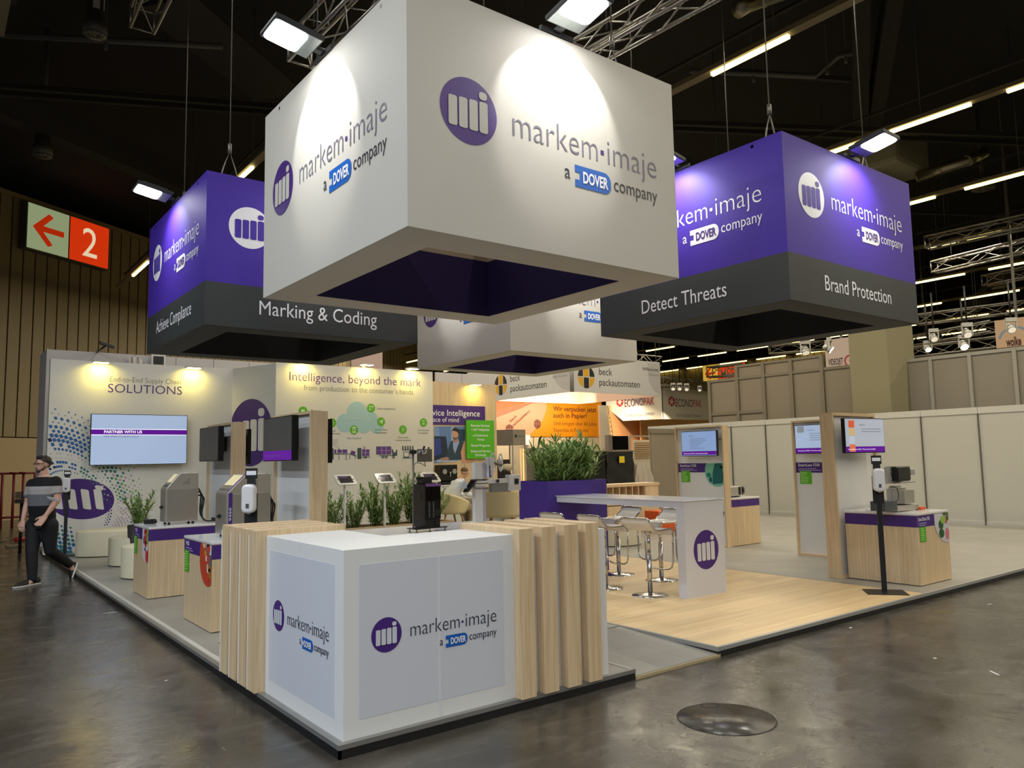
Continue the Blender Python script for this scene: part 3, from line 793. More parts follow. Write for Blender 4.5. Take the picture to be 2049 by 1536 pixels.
# oak slats: L-shaped hoops (upright + top board)
sw = .128
for x0 in (1.27, 1.475, 1.69, 1.895):
    MB().box(x0, x0 + sw, -.075, .0, .0, H + .04).box(x0, x0 + sw, .0, .66, H - .02, H + .04).build('slat', OAK, cn, bevel=.002)
for y0 in (1.29, 1.49, 1.705, 1.925):
    MB().box(-.075, .0, y0, y0 + .15, 0, H + .04).box(.0, .62, y0, y0 + .155, H - .02, H + .04).build('slat', OAK, cn, bevel=.002)
LEDW = mat('slat_gap_white', (236, 236, 236), .5)
for y0 in (1.439, 1.639, 1.854, 2.074): MB().box(-.078, .003, y0 + .002, y0 + .011, 0, H).build('gap_strip', LEDW, cn)

# ================================================================== PRODUCT DESKS AND TOWERS
def disc_print(fc, a, b, r, n=48): return circ(a, b, r, n)
def half_disc(a_left, a_right, b_top, r, cxx, czz):
    """disc clipped by a rectangle a_left..a_right, below b_top"""
    pts = []
    for x, y in circ(cxx, czz, r, 72):
        pts.append((min(max(x, a_left), a_right), min(y, b_top)))
    return pts
def photo_print(fc, a0, a1, btop, r, cxx, czz, parent, cols, name='photo_print'):
    """round product picture, cut by the desk edge: base colour plus soft blobs"""
    g = half_disc(a0, a1, btop, r, cxx, czz)
    decal(fc, [g], name, cols[0], parent, .004)
    rnd = random.Random(len(name) + int(cxx * 100))
    for i, c in enumerate(cols[1:]):
        sh = []
        for _ in range(3):
            ang = rnd.uniform(0, 6.28); rr = rnd.uniform(.1, .8) * r
            x, y = cxx + rr * math.cos(ang), czz + rr * math.sin(ang); q = rnd.uniform(.10, .22) * r
            e = []
            for px_, py_ in circ(x, y, q, 20, q * rnd.uniform(.6, 1.5)):
                e.append((min(max(px_, a0), a1), min(py_, btop)))
            sh.append(e)
        decal(fc, sh, 'photo_patch', c, parent, .005 + .0006 * i)
def mini_lines(fc, a, b, wd, hh, n, parent, mt, name='small_print', h=.004):
    rnd = random.Random(int(a * 1000)); q = []
    for i in range(n):
        L = wd * rnd.uniform(.55, 1.0); y = b - hh * i
        q.append([(a, y - hh * .22), (a + L, y - hh * .22), (a + L, y + hh * .22), (a, y + hh * .22)])
    decal(fc, q, name, mt, parent, h)
LG = mat('print_lightgreen', (170, 215, 130), .5); LP = mat('print_lilac', (170, 150, 205), .5)

def desk(label, x0, x1, y0, y1, H=.87, bands=(), top=.025, band=(.70, .835)):
    t = thing('product_desk', label, 'display desk', ((x0 + x1) / 2, (y0 + y1) / 2, 0))
    MB().box(x0, x1, y0, y1, .008, H - top).build('body', OAK, t, bevel=.002)
    MB().box(x0 + .02, x1 - .02, y0 + .02, y1 - .02, 0, .01).build('plinth', BLACK, t)
    MB().box(x0 - .006, x1 + .006, y0 - .006, y1 + .006, H - top, H).build('worktop', WHITE_G, t, bevel=.002)
    return t
# left near desk (9xx) and left far desk
dA = desk('oak desk with purple band right behind the slats of the counter, white top', .27, 1.28, 3.52, 4.5)
dB = desk('oak desk with purple band beside the cream drum seats, white top', .24, 1.28, 6.0, 6.8)
for t, x0, y0, y1, x1, cols, num, yw in ((dA, .27, 3.52, 4.5, 1.28, [(196, 70, 40), (226, 140, 40), (235, 190, 160), (240, 236, 226), (170, 120, 60), (90, 110, 120), (214, 60, 50)], '9450', .84),
                                     (dB, .24, 6.0, 6.8, 1.28, [(226, 220, 222), (190, 30, 40), (120, 190, 90), (235, 235, 240), (70, 60, 110), (230, 60, 60)], '9330', .8)):
    fl_ = Face((x0, y1, 0), (0, -1, 0), (-1, 0, 0)); ff_ = Face((x0, y0, 0), (1, 0, 0), (0, -1, 0)); W_ = y1 - y0
    decal(fl_, [[(0, .70), (W_, .70), (W_, .838), (0, .838)]], 'purple_band', PURPD, t, .002)
    decal(ff_, [[(0, .70), (x1 - x0, .70), (x1 - x0, .838), (0, .838)]], 'purple_band', PURPD, t, .002)
    text(fl_, num, .06, .775, cap=.045, off=.01, mt=WHT, parent=t)
    mini_lines(fl_, .06, .75, .34, .022, 2, t, LP)
    decal(fl_, [[(.03, .50), (.2, .50), (.2, .73), (.03, .73)]], 'green_label', GREEN, t, .004)
    mini_lines(fl_, .05, .71, .13, .026, 8, t, LG, h=.006)
    ms = [mat('photo_%d_%d_%d' % c, c, .4) for c in cols]
    photo_print(fl_, W_ * .60, W_, .838, .27, W_ * .87, .70, t, ms)
# right desk
dR = desk('oak desk with purple band under the silver label printer, right of the stand', 7.6, 8.42, .2, 1.12)
ff_ = Face((7.6, .2, 0), (1, 0, 0), (0, -1, 0)); fl_ = Face((7.6, 1.12, 0), (0, -1, 0), (-1, 0, 0))
decal(fl_, [[(0, .70), (.92, .70), (.92, .838), (0, .838)]], 'purple_band', PURPD, dR, .002)
decal(ff_, [[(0, .70), (.58, .70), (.58, .838), (0, .838)]], 'purple_band', PURPD, dR, .002)
text(ff_, 'SmartDate X65', .02, .775, .32, cap=.042, off=.01, mt=WHT, parent=dR); mini_lines(ff_, .03, .745, .26, .024, 2, dR, LP)
decal(ff_, [[(.04, .52), (.2, .52), (.2, .70), (.04, .70)]], 'green_label', GREEN, dR, .004); mini_lines(ff_, .06, .68, .12, .026, 6, dR, LG, h=.006)
photo_print(ff_, .44, .82, .838, .33, .76, .80, dR, [mat('photo_%d_%d_%d' % c, c, .4) for c in [(205, 205, 210), (196, 90, 110), (214, 120, 130), (40, 90, 40), (150, 190, 60), (235, 235, 238), (60, 110, 50)]])
# desk behind the C350 tower
dC = desk('oak desk with purple band right of the SmartLase C350 tower', 9.37, 10.27, 4.28, 5.1, H=.85)
decal(Face((9.37, 4.28, 0), (1, 0, 0), (0, -1, 0)), [[(0, .69), (.9, .69), (.9, .815), (0, .815)]], 'purple_band', PURPD, dC, .002)
mc = thing('laser_marker', 'flat silver box machine on the desk beside the C350 tower', 'machine', (9.7, 4.6, .85))
MB().box(9.4, 10.0, 4.45, 4.75, .87, 1.04).build('body', STEEL, mc, bevel=.01)
MB().box(10.001, 10.13, 4.46, 4.74, .875, 1.045).build('black_end', BLACKP, mc, bevel=.05)
MB().box(9.45, 9.6, 4.444, 4.45, .89, 1.03).build('fan_plate', ALUD, mc); MB().cyl((9.525, 4.444, .96), (9.525, 4.436, .96), .05, n=20).build('fan_hub', ALU, mc)
MB().box(9.9, 9.96, 4.444, 4.45, .89, 1.03).build('vent', BLACKP, mc); MB().box(9.42, 9.5, 4.5, 4.7, .85, .872).box(9.9, 10.0, 4.5, 4.7, .85, .872).build('feet', BLACK, mc)
# hidden machine table behind the counter: white top
dM = desk('white-topped oak desk behind the counter carrying black cabinet and column machine', 1.6, 3.25, 2.5, 3.3, H=.9)

def tower(label, x0, x1, y0, y1, H, face, t_=.03):
    """presentation tower: white panel in an oak frame; face = '-x' or '-y' viewing side"""
    t = thing('display_tower', label, 'display tower', ((x0 + x1) / 2, (y0 + y1) / 2, 0))
    if face == '-x':
        MB().box(x0 + .04, x1 - .04, y0 + t_, y1 - t_, t_, H - t_).build('white_panel', WHITE, t)
        for b in ((y0, y0 + t_), (y1 - t_, y1)): MB().box(x0, x1, b[0], b[1], 0, H).build('side_board', OAK, t, bevel=.002)
        MB().box(x0, x1, y0 + t_, y1 - t_, H - t_, H).build('top_board', OAKY, t); MB().box(x0, x1, y0 + t_, y1 - t_, 0, t_).build('bottom_board', OAKY, t)
    else:
        MB().box(x0 + t_, x1 - t_, y0 + .04, y1 - .04, t_, H - t_).build('white_panel', WHITE, t)
        for b in ((x0, x0 + t_), (x1 - t_, x1)): MB().box(b[0], b[1], y0, y1, 0, H).build('side_board', OAK, t, bevel=.002)
        MB().box(x0 + t_, x1 - t_, y0, y1, H - t_, H).build('top_board', OAKX, t); MB().box(x0 + t_, x1 - t_, y0, y1, 0, t_).build('bottom_board', OAKX, t)
    return t
tA = tower('oak-framed white tower behind the near left desk, dark screen with purple strip', 1.29, 1.49, 3.57, 4.66, 2.18, '-x')
tB = tower('oak-framed white tower behind the far left desk, blank dark screen', 1.29, 1.49, 6.24, 7.34, 2.19, '-x')
tR = tower('oak-framed white tower behind the right-hand desk with tilted screen', 7.46, 8.58, 1.14, 1.32, 2.15, '-y', t_=.04)
tP = tower('oak-framed white tower with SmartLase F500 heading', 9.26, 9.42, 1.75, 2.9, 2.15, '-x')
tC = tower('oak-framed white tower with SmartLase C350 heading, behind the high table', 9.26, 9.42, 4.26, 5.36, 2.15, '-x')
for t, y1, y0, nm, pic in ((tP, 2.87, 1.78, 'SmartLase F500', False), (tC, 5.33, 4.29, 'SmartLase C350', True)):
    fc = Face((9.30, y1, 0), (0, -1, 0), (-1, 0, 0)); W_ = y1 - y0
    decal(fc, [[(0, 1.31), (W_ if not pic else W_ * .66, 1.31), (W_ if not pic else W_ * .66, 1.475), (0, 1.475)]], 'purple_band', PURPD, t, .002)
    text(fc, nm, .04, 1.412, .42, cap=.044, off=.012, mt=WHT, parent=t); mini_lines(fc, .04, 1.375, .42, .026, 2, t, LP)
    decal(fc, [[(.06, 1.13), (.27, 1.13), (.27, 1.335), (.06, 1.335)]], 'green_label', GREEN, t, .004); mini_lines(fc, .075, 1.315, .16, .026, 7, t, LG, h=.006)
    if pic:
        photo_print(fc, .62, W_, 1.475, .27, W_ * .85, 1.33, t, [mat('photo_%d_%d_%d' % c, c, .4) for c in [(120, 190, 160), (20, 110, 105), (16, 84, 88), (30, 130, 120)]], 'bottle_photo')
        decal(fc, [[(.78, 1.10), (1.0, 1.12), (1.03, 1.3), (.93, 1.47), (.84, 1.47), (.79, 1.3)]], 'bottle_print', mat('bottle_teal', (18, 100, 98), .4), t, .009)

SCR = mat('screen_pale_blue', (166, 182, 208), .25, emit=.55, emc=(160, 182, 216))
SCRB = mat('screen_blue', (140, 164, 204), .25, emit=.5, emc=(130, 160, 212))
SCRP = mat('screen_purple', (96, 20, 150), .25, emit=.45, emc=(96, 20, 150))
SCRW = mat('screen_white', (235, 235, 245), .3, emit=.8)
SCRG = mat('screen_greytext', (110, 120, 140), .3, emit=.15)
def tv(label, c, n, W, Hh, D=.06, screen=SCR, band=None, mount=.12, bez=.012, content=None, tilt=0.0, wallpt=True):
    """flat screen; c = centre of the glass, n = facing direction"""
    c = V3(c); n = V3(n); r = V3((-n.y, n.x, 0)).normalized(); up = V3((0, 0, 1))
    n = (n.normalized() * math.cos(tilt) - up * math.sin(tilt)); up = n.cross(r) if n.cross(r).z > 0 else -n.cross(r)
    t = thing('screen', label, 'television', tuple(c - n * .03))
    MB().obox(c - n * (D / 2 + .002), r, up, n, W / 2, Hh / 2, D / 2).build('casing', BLACKP, t, bevel=.006)
    MB().obox(c - n * (D + .02), r, up, n, W * .36, Hh * .34, .03).build('back_bulge', BLACKP, t, bevel=.02)
    MB().obox(c - n * (D + .05 + mount / 2), r, up, n, .05, .1, mount / 2).build('wall_bracket', BLACK, t)
    fc = Face(c, r, n); fc.uy = up
    a, b = W / 2 - bez, Hh / 2 - bez
    decal(fc, [[(-a, -b), (a, -b), (a, b), (-a, b)]], 'glass', screen, t, .001)
    if band:
        (b0, b1) = band
        decal(fc, [[(-a, -b + b0 * 2 * b), (a, -b + b0 * 2 * b), (a, -b + b1 * 2 * b), (-a, -b + b1 * 2 * b)]], 'screen_band', SCRP, t, .002)
    return t, fc, a, b
# big screen on the SOLUTIONS wall
ct = at(281, 879, y=12.42)
tvx, fc, a, b = tv('large wide wall screen reading PARTNER WITH US', ct, (0, -1, 0), 1.78, 1.0, D=.06, band=(.60, .70), mount=.068)
a_, b_ = fc.px(208, 870); a2_, _ = fc.px(284, 870)
text(fc, 'PARTNER WITH US', a_, -b + .627 * 2 * b, a2_, cap=.052, off=.02, mt=SCRW, parent=tvx, name='screen_lettering')
text(fc, 'FOR END-TO-END SOLU', a_, -b + .545 * 2 * b, a_ + .62, cap=.032, mt=SCRG, parent=tvx, name='screen_lettering')
decal(fc, [[(-a, -b + .70 * 2 * b), (a, -b + .70 * 2 * b), (a, -b + .712 * 2 * b), (-a, -b + .712 * 2 * b)], [(-a, -b + .588 * 2 * b), (a, -b + .588 * 2 * b), (a, -b + .6 * 2 * b), (-a, -b + .6 * 2 * b)]], 'screen_line', SCRW, tvx, .003)
# screens on towers
tvx, fc, a, b = tv('dark screen with purple bottom strip on the near left tower', (1.1, 4.04, 1.89), (-1, 0, 0), .88, .49, D=.07, screen=GLASSD, band=(0, .22), mount=.11)
tvx.name = 'screen'; text(fc, 'Click to view the content', -a + .04, -b + .04, a * .3, cap=.02, mt=mat('dim_text', (150, 120, 190), .4), parent=tvx, name='screen_lettering')
tvx2, fc, a, b = tv('dark blank screen on the far left tower', (1.1, 6.6, 1.90), (-1, 0, 0), .88, .47, D=.07, screen=GLASSD, mount=.11)
decal(fc, [rpoly(-.012, .012, -.0, .05, .01)], 'screen_mark', mat('dim_mark', (110, 110, 112), .4), tvx2, .002); text(fc, 'no signal', -.05, -.04, .05, cap=.014, mt=mat('dim_mark'), parent=tvx2, name='screen_lettering')
tv('dark screen on the rear of the near left tower, seen edge-on', (1.62, 4.17, 1.86), (1, 0, 0), .88, .49, D=.05, screen=GLASSD, mount=.07)
tv('dark screen on the rear of the far left tower, seen edge-on', (1.62, 6.84, 1.86), (1, 0, 0), .88, .49, D=.05, screen=GLASSD, mount=.07)
def menu(fc, a, b, t, x0, rows, hh=.028, foot='SmartLase C350'):
    g = MB(); rnd = random.Random(rows)
    text(fc, 'Applications', -a + x0, b * .62, cap=.016, mb=g, h=.003)
    g.build('screen_lettering', mat('screen_text', (84, 70, 120), .4, emit=.1), t, fix=False)
    q_ = []; rnd = random.Random(rows)
    for i in range(rows):
        y = b * .38 - hh * 1.2 * i; L = a * rnd.uniform(.5, 1.05); q_.append([(-a + x0 + .03, y), (-a + x0 + .03 + L, y), (-a + x0 + .03 + L, y + .006), (-a + x0 + .03, y + .006)])
    decal(fc, q_, 'screen_lines', SCRG, t, .003)
    text(fc, foot, -a + .04, -b + .03, a * .5, cap=.016, mt=SCRW, parent=t, name='screen_lettering', h=.004)
SCRT = mat('screen_grey', (176, 182, 194), .25, emit=.42, emc=(180, 188, 204))
tvx, fc, a, b = tv('tilted screen on the right-hand tower with small pictures at its left', at(1731, 871, y=.95), (-.12, -1, 0), .84, .46, D=.05, screen=SCRT, band=(0, .17), mount=.13)
menu(fc, a, b, tvx, .3, 2, foot='SmartDate X65 | Thermal transfer')
for k, c in enumerate([(214, 96, 60), (206, 180, 130), (190, 200, 220), (220, 120, 80)]):
    decal(fc, [rpoly(-a + .07, -a + .19, b - .115 - .105 * k, b - .02 - .105 * k, .004)], 'screen_picture', mat('scrpic%d' % k, c, .3, emit=.4), tvx, .003)
tvx, fc, a, b = tv('screen with pale blue menu on the SmartLase F500 tower', at(1628, 878, x=9.12), (-1, 0, 0), .66, .46, D=.05, screen=SCR, band=(0, .18), mount=.08)
menu(fc, a, b, tvx, .22, 4, foot='SmartLase F500 | Turnkey solution'); decal(fc, [rpoly(-a + .04, -a + .16, b - .11, b - .01, .01)], 'screen_picture', mat('scrpic5', (150, 160, 170), .3, emit=.3), tvx, .003)
tvx, fc, a, b = tv('screen with light blue menu on the SmartLase C350 tower', at(1398, 887, x=9.12), (-1, 0, 0), .80, .455, D=.05, screen=SCRB, band=(.02, .18), mount=.08)
menu(fc, a, b, tvx, .16, 6, foot='SmartLase C350 | Ultracompact laser')

# ---- steel ink-jet printer cabinets
def printer(label, x0, x1, y0, y1, z, purple):
    t = thing('coding_printer', label, 'industrial printer', ((x0 + x1) / 2, (y0 + y1) / 2, z))
    W_ = x1 - x0; zb = z + .03
    pr = [(x0, zb), (x1, zb), (x1, zb + .62), (x0 + W_ * .42, zb + .62), (x0, zb + .43)]
    MB().prism([(x, y0, q) for x, q in pr], (0, y1 - y0, 0)).build('cabinet', STEEL, t, bevel=.008)
    MB().box(x0 + .01, x1 - .01, y0 - .006, y0 + .002, zb + .015, zb + .42).build('side_door', mat('brushed_steel_dark', (176, 172, 162), .34, .75, bump=.03, bscale=90), t, bevel=.003)
    MB().box(x0 - .006, x0 + .002, y0 + .012, y1 - .012, zb + .015, zb + .42).build('front_door', STEEL, t, bevel=.003)
    d = V3((W_ * .42, 0, .19)); n = V3((-.19, 0, W_ * .42)).normalized(); u = d.normalized()
    def onp(a, y, h): return V3((x0, y, zb + .43)) + u * a + n * h
    L = d.length
    MB().prism([onp(L * .38, y0 + .04, .001), onp(L * .92, y0 + .04, .001), onp(L * .92, y1 - .05, .001), onp(L * .38, y1 - .05, .001)], n * .006).build('display', mat('printer_display', (226, 214, 170), .3, emit=.25), t)
    b = MB()
    for k in range(4): b.box(x0 + .03 + .0 * k, x0 + .05, 0, 0, 0, 0) if 0 else b.obox(onp(L * .16, y0 + .06 + k * (y1 - y0 - .12) / 3, .003), u, (0, 1, 0), n, .014, .012, .004)
    b.build('keypad', ALUD, t)
    g = MB()
    for k in range(7): g.box(x0 + W_ * .42 + .03 + k * .014, x0 + W_ * .42 + .035 + k * .014, y0 - .001, y0 + .001, zb + .47, zb + .49 + .012 * k)
    g.build('vent_slots', mat('vent_dark', (110, 106, 98), .5), t)
    MB().box(x0 - .03, x0 - .006, (y0 + y1) / 2 - .012, (y0 + y1) / 2 + .012, zb + .17, zb + .21).cyl((x0 - .045, (y0 + y1) / 2, zb + .19), (x0 - .028, (y0 + y1) / 2, zb + .19), .012, n=10).build('latch', BLACK, t)
    f = MB()
    for fx in (x0 + .05, x1 - .05):
        for fy in (y0 + .04, y1 - .04): f.cyl((fx, fy, z), (fx, fy, zb), .016, n=10)
    f.build('feet', BLACK, t)
    if purple:
        MB().box(x0 + .012, x0 + .05, y0 - .008, y0 - .005, zb + .02, zb + .43).build('purple_stripe', PURPD, t)
        fcx = Face((x0 + .04, y0 - .008, 0), (0, 0, 1), (0, -1, 0)); fcx.uy = V3((-1, 0, 0))
        text(fcx, '9450', zb + .15, 0, zb + .28, cap=.022, mt=WHT, parent=t, h=.002)
        MB().prism([onp(-.0, y0, .003), onp(L, y0, .003), onp(L, y0 + .02, .003), onp(0, y0 + .02, .003)], n * .005).build('purple_edge', mat('lilac_edge', (150, 110, 170), .4), t)
    # hoses at the back
    h = MB(); rnd = random.Random(3)
    for k in range(3):
        p = [V3((x1, (y0 + y1) / 2 + .02 * k, zb + .45 - .06 * k)), V3((x1 + .07 + .02 * k, (y0 + y1) / 2, zb + .35 - .03 * k)), V3((x1 + .06 + .012 * k, (y0 + y1) / 2 - .02, zb + .1)), V3((x1 + .1, y0 + .03 * k, z + .03)), V3((x1 + .22 + .02 * k, y0 + .04, z + .02)), V3((x1 + .34 - .02 * k, y0 + .1, z + .015 + .012 * k)), V3((x1 + .2, y0 + .16, z + .015 + .014 * k))]
        q = []
        for i in range(len(p) - 1):
            for s in range(5): 
                t_ = s / 5; a0 = p[max(i - 1, 0)]; a1 = p[i]; a2 = p[i + 1]; a3 = p[min(i + 2, len(p) - 1)]
                q.append(.5 * ((2 * a1) + (a2 - a0) * t_ + (2 * a0 - 5 * a1 + 4 * a2 - a3) * t_ ** 2 + (3 * a1 - a0 - 3 * a2 + a3) * t_ ** 3))
        h.tube(q, .0095, 7)
    h.build('hoses', BLACK, t)
    return t
pA = at(325, 1045, z=.87)
printer('brushed steel coding printer on the far left desk', .47, .86, 6.17, 6.45, .87, False)
printer('brushed steel coding printer with purple stripe on the near left desk', .47, .92, 3.72, 4.1, .87, True)
# black print head lying at the far-left desk edge
ph = thing('print_head', 'small black print head lying at the end of the far left desk', 'print head', (.38, 6.6, .87))
p = V3((.38, 6.6, .9)); MB().box(p.x - .07, p.x + .07, p.y - .04, p.y + .04, .872, .93).build('head_body', BLACK, ph, bevel=.008); MB().cyl((p.x + .03, p.y - .03, .9), (p.x + .05, p.y - .09, .9), .02, n=10).build('nozzle', BLACK, ph)
ca = thing('hose_reel', 'coiled black cable lying on the near left desk by the tower', 'cable', (1.1, 3.9, .87))
MB().tube([(1.1 + .12 * math.cos(k / 4), 3.9 + .12 * math.sin(k / 4), .88 + .002 * k) for k in range(38)], .008, 6).build('coil', BLACK, ca)

# ---- hand sanitiser stands
def sanitizer(label, x, y, H, face, z=.0, base=(.42, .36)):
    t = thing('sanitizer_stand', label, 'sanitizer stand', (x, y, z)); fx, fy = V3(face).normalized().xy
    f = V3((fx, fy, 0)); s = V3((-fy, fx, 0)); o = V3((x, y, z)); up = V3((0, 0, 1))
    MB().obox(o + up * .004 + f * .04, s, f, up, base[0] / 2, base[1] / 2, .004).build('base_plate', BLACK, t)
    MB().obox(o + up * (.52), s, f, up, .028, .014, .52).build('pole', BLACK, t)
    MB().obox(o + up * (1.04 + .14), s, f, up, .06, .008, .16).build('back_plate', BLACK, t)
    MB().obox(o + up * (H - .09) - f * .0, s, f, up, .056, .006, .05).obox(o + up * (H - .3), s, f, up, .04, .005, .2).build('sign_holder', BLACK, t)
    MB().obox(o + up * (H - .085) + f * .008, s, f, up, .046, .001, .02).build('small_notice', WHT, t)
    c = o + up * (1.04 + .26) + f * .075
    b = MB()
    prof = rpoly(-.062, .062, -.14, .13, .045, 5)
    b.prism([c + s * a + up * q - f * .06 for a, q in prof], f * .11)
    b.build('dispenser', mat('dispenser_white', (226, 226, 228), .18), t, bevel=.025, seg=3)
    MB().obox(c + f * .054 - up * .07, s, f, up, .014, .002, .02).build('window', GLASSD, t); MB().cyl(c - up * .15 + f * .01, c - up * .13 + f * .01, .016, n=10).build('nozzle', mat('nozzle_grey', (170, 170, 172), .4), t)
    return t
p = at(1770, 1184, z=0)
sanitizer('hand sanitizer stand, black pole with white dispenser on the oak floor at right', p.x, p.y, 1.62, (-.75, -.6, 0), base=(.44, .36))
p = at(503, 968, y=3.1)
sanitizer('hand sanitizer stand with white dispenser between counter slats and near left desk', p.x, 3.1, 1.62, (-.55, -.8, 0))
sanitizer('hand sanitizer stand behind the walking man at the left wall', .16, 12.15, 1.60, (-.3, -1, 0))
# clear shelf with notice below the middle dispenser
# ---- cream drum seats
def drum(label, x, y, rx, ry, h, group=None):
    t = thing('drum_seat', label, 'pouf', (x, y, 0), group=group); b = MB()
    prof = [(1, .015), (1, h - .03), (.985, h - .01), (.96, h), (0.001, h + .003)]
    n = 40; vs = []
    for r, z in prof:
        for k in range(n): vs.append((x + rx * r * math.cos(2 * PI * k / n), y + ry * r * math.sin(2 * PI * k / n), z))
    b.add(vs, [(i * n + k, i * n + (k + 1) % n, (i + 1) * n + (k + 1) % n, (i + 1) * n + k) for i in range(4) for k in range(n)], True)
    b.build('upholstery', CREAM, t)
    MB().lathe((x, y, 0), [(min(rx, ry) * .94, 0), (min(rx, ry) * .94, .016)], 32).build('base_ring', mat('pouf_base', (30, 22, 50), .5), t)
    return t
drum('cream drum seat nearest the far left desk, its front side in full view', .78, 8.2, .42, .42, .46)
drum('cream drum seat second from the far left desk, tucked behind the nearest', .95, 9.9, .46, .42, .46)
drum('wide cream drum seat farthest back, below the big wall screen', 1.25, 11.75, .98, .5, .46)
drum('round cream drum seat under the high table end, near the oak shelf', 8.35, 6.15, .52, .5, .47)

# ================================================================== HIGH TABLE, PLANTER, STOOLS
ht = thing('high_table', 'glossy white high table with purple emblem on its end leg', 'table', (5.29, 2.66, 0))
MB().box(4.94, 5.65, 1.56, 3.79, 1.02, 1.095).build('table_apron', mat('table_white', (206, 206, 212), .35), ht, bevel=.002)
MB().box(4.925, 5.665, 1.545, 3.80, 1.096, 1.106).build('table_top', mat('table_glass_white', (226, 228, 234), .13), ht, bevel=.002)
MB().box(4.94, 5.65, 1.56, 1.68, 0, 1.02).build('end_leg', mat('table_white'), ht, bevel=.002)
lf = Face((4.94, 1.56, 0), (1, 0, 0), (0, -1, 0)); la, lb = lf.px(1413, 1099)
lockup(lf, la, lb, .45, ht, logo_only=True, paper=mat('table_white'))
sk = thing('socket_block', 'small white double socket standing on the high table end', 'socket', tuple(at(1157, 990, z=1.107)))
p = at(1157, 986, z=1.11)
MB().box(p.x - .075, p.x + .075, p.y, p.y + .05, 1.107, 1.19).build('case', WHITE_G, sk, bevel=.012); b = MB()
for q in (-.035, .035): b.cyl((p.x + q, p.y - .002, 1.15), (p.x + q, p.y + .004, 1.15), .022, n=16)
b.build('outlets', mat('outlet_grey', (150, 150, 150), .5), sk)

PLP = mat('planter_purple', (66, 40, 140), .5)
pl_ = thing('planter', 'tall purple plant box filled with oleander behind the high table', 'planter', (5.34, 4.1, 0))
x0, x1, y0, y1, hz = 4.78, 5.91, 3.80, 4.42, 1.305
for nm, bx in (('front_board', (x0, x1, y0, y0 + .03)), ('back_board', (x0, x1, y1 - .03, y1)), ('side_board', (x0, x0 + .03, y0 + .03, y1 - .03)), ('side_board', (x1 - .03, x1, y0 + .03, y1 - .03))):
    MB().box(*bx, 0, hz).build(nm, PLP, pl_)
MB().box(x0 + .03, x1 - .03, y0 + .03, y1 - .03, 1.0, 1.22).build('soil', mat('soil', (52, 40, 30), .9, bump=.6, bscale=60), pl_)

def stool(label):
    """bar stool: moulded white seat with rolled edges in a steel loop, gas column, round base; built at origin, open front = +x"""
    t = thing('bar_stool', label, 'bar stool')
    MB().lathe((0, 0, 0), [(.215, 0), (.215, .008), (.10, .018), (.04, .03), (.03, .035)], 36).build('base', CHROME, t)
    MB().cyl((0, 0, .03), (0, 0, .5), .029, n=16).cyl((0, 0, .5), (0, 0, .72), .02, n=14).cyl((0, 0, .69), (0, 0, .755), .022, .05, n=14).build('column', CHROME, t)
    # seat profile in x-z plane: curls up at the back, flat, dips at front
    prof = []
    for i in range(9): a = PI * .5 * i / 8; prof.append((-.215 + .05 * -math.sin(a) + .0, .845 + .05 * math.cos(a)))  # back curl
    pr = [(-.265, .90), (-.262, .875), (-.235, .85), (-.19, .82), (-.15, .785), (-.10, .768), (0, .765), (.10, .768), (.15, .775), (.185, .77), (.205, .745), (.21, .70)]
    th = .012; W_ = .195; vs = []; n = len(pr)
    for s_, w in ((1, W_), (-1, W_)):
        for x, z in pr: vs.append((x, s_ * w, z))
        for x, z in pr: vs.append((x, s_ * w, z - th))
    fs = []
    for i in range(n - 1):
        fs.append((i, i + 1, 2 * n + i + 1, 2 * n + i)); fs.append((n + i, 3 * n + i, 3 * n + i + 1, n + i + 1))
    fs += [tuple(range(n)) + tuple(reversed(range(n, 2 * n)))] if 0 else []
    MB().add(vs, fs, True).build('seat', WHITE_G, t)
    # steel edge following both sides, hanging down in front as the footrest loop
    for s_ in (1, -1):
        MB().tube([(x, s_ * (W_ + .004), z - .006) for x, z in pr], .012, 8).build('seat_edge', CHROME, t)
    lp = [(.21, W_ + .004, .70), (.212, W_, .55), (.215, W_ - .005, .38), (.22, W_ - .03, .31), (.222, W_ - .08, .285), (.222, 0, .28)]
    lp = lp + [(x, -y, z) for x, y, z in reversed(lp[:-1])]
    MB().tube(lp, .011, 8).build('footrest', CHROME, t)
    MB().tube([(-.266, W_ + .002, .895), (-.27, W_ - .02, .91), (-.27, -W_ + .02, .91), (-.266, -W_ - .002, .895)], .013, 8).build('back_edge', CHROME, t)
    return t
st = stool('white moulded bar stool with chrome column, nearest to the front of the high table')
st.location = (4.83, 2.02, 0); st.rotation_euler = (0, 0, math.radians(8))
for (x, y, a, lb) in ((4.81, 2.74, 0, 'white bar stool half hidden by the last oak slat of the counter'), (4.76, 3.42, 6, 'white bar stool of which only the seat back shows above the oak slats'),
                      (5.76, 2.03, 184, 'white bar stool mostly hidden behind the emblem leg of the high table'), (5.77, 2.68, 178, 'white bar stool behind the nearest one, left of the emblem leg'),
                      (5.73, 3.42, 176, 'white bar stool beside the purple plant box, on the far side of the high table')):
    c = copy_tree(st); c.location = (x, y, 0); c.rotation_euler = (0, 0, math.radians(a)); c['label'] = lb
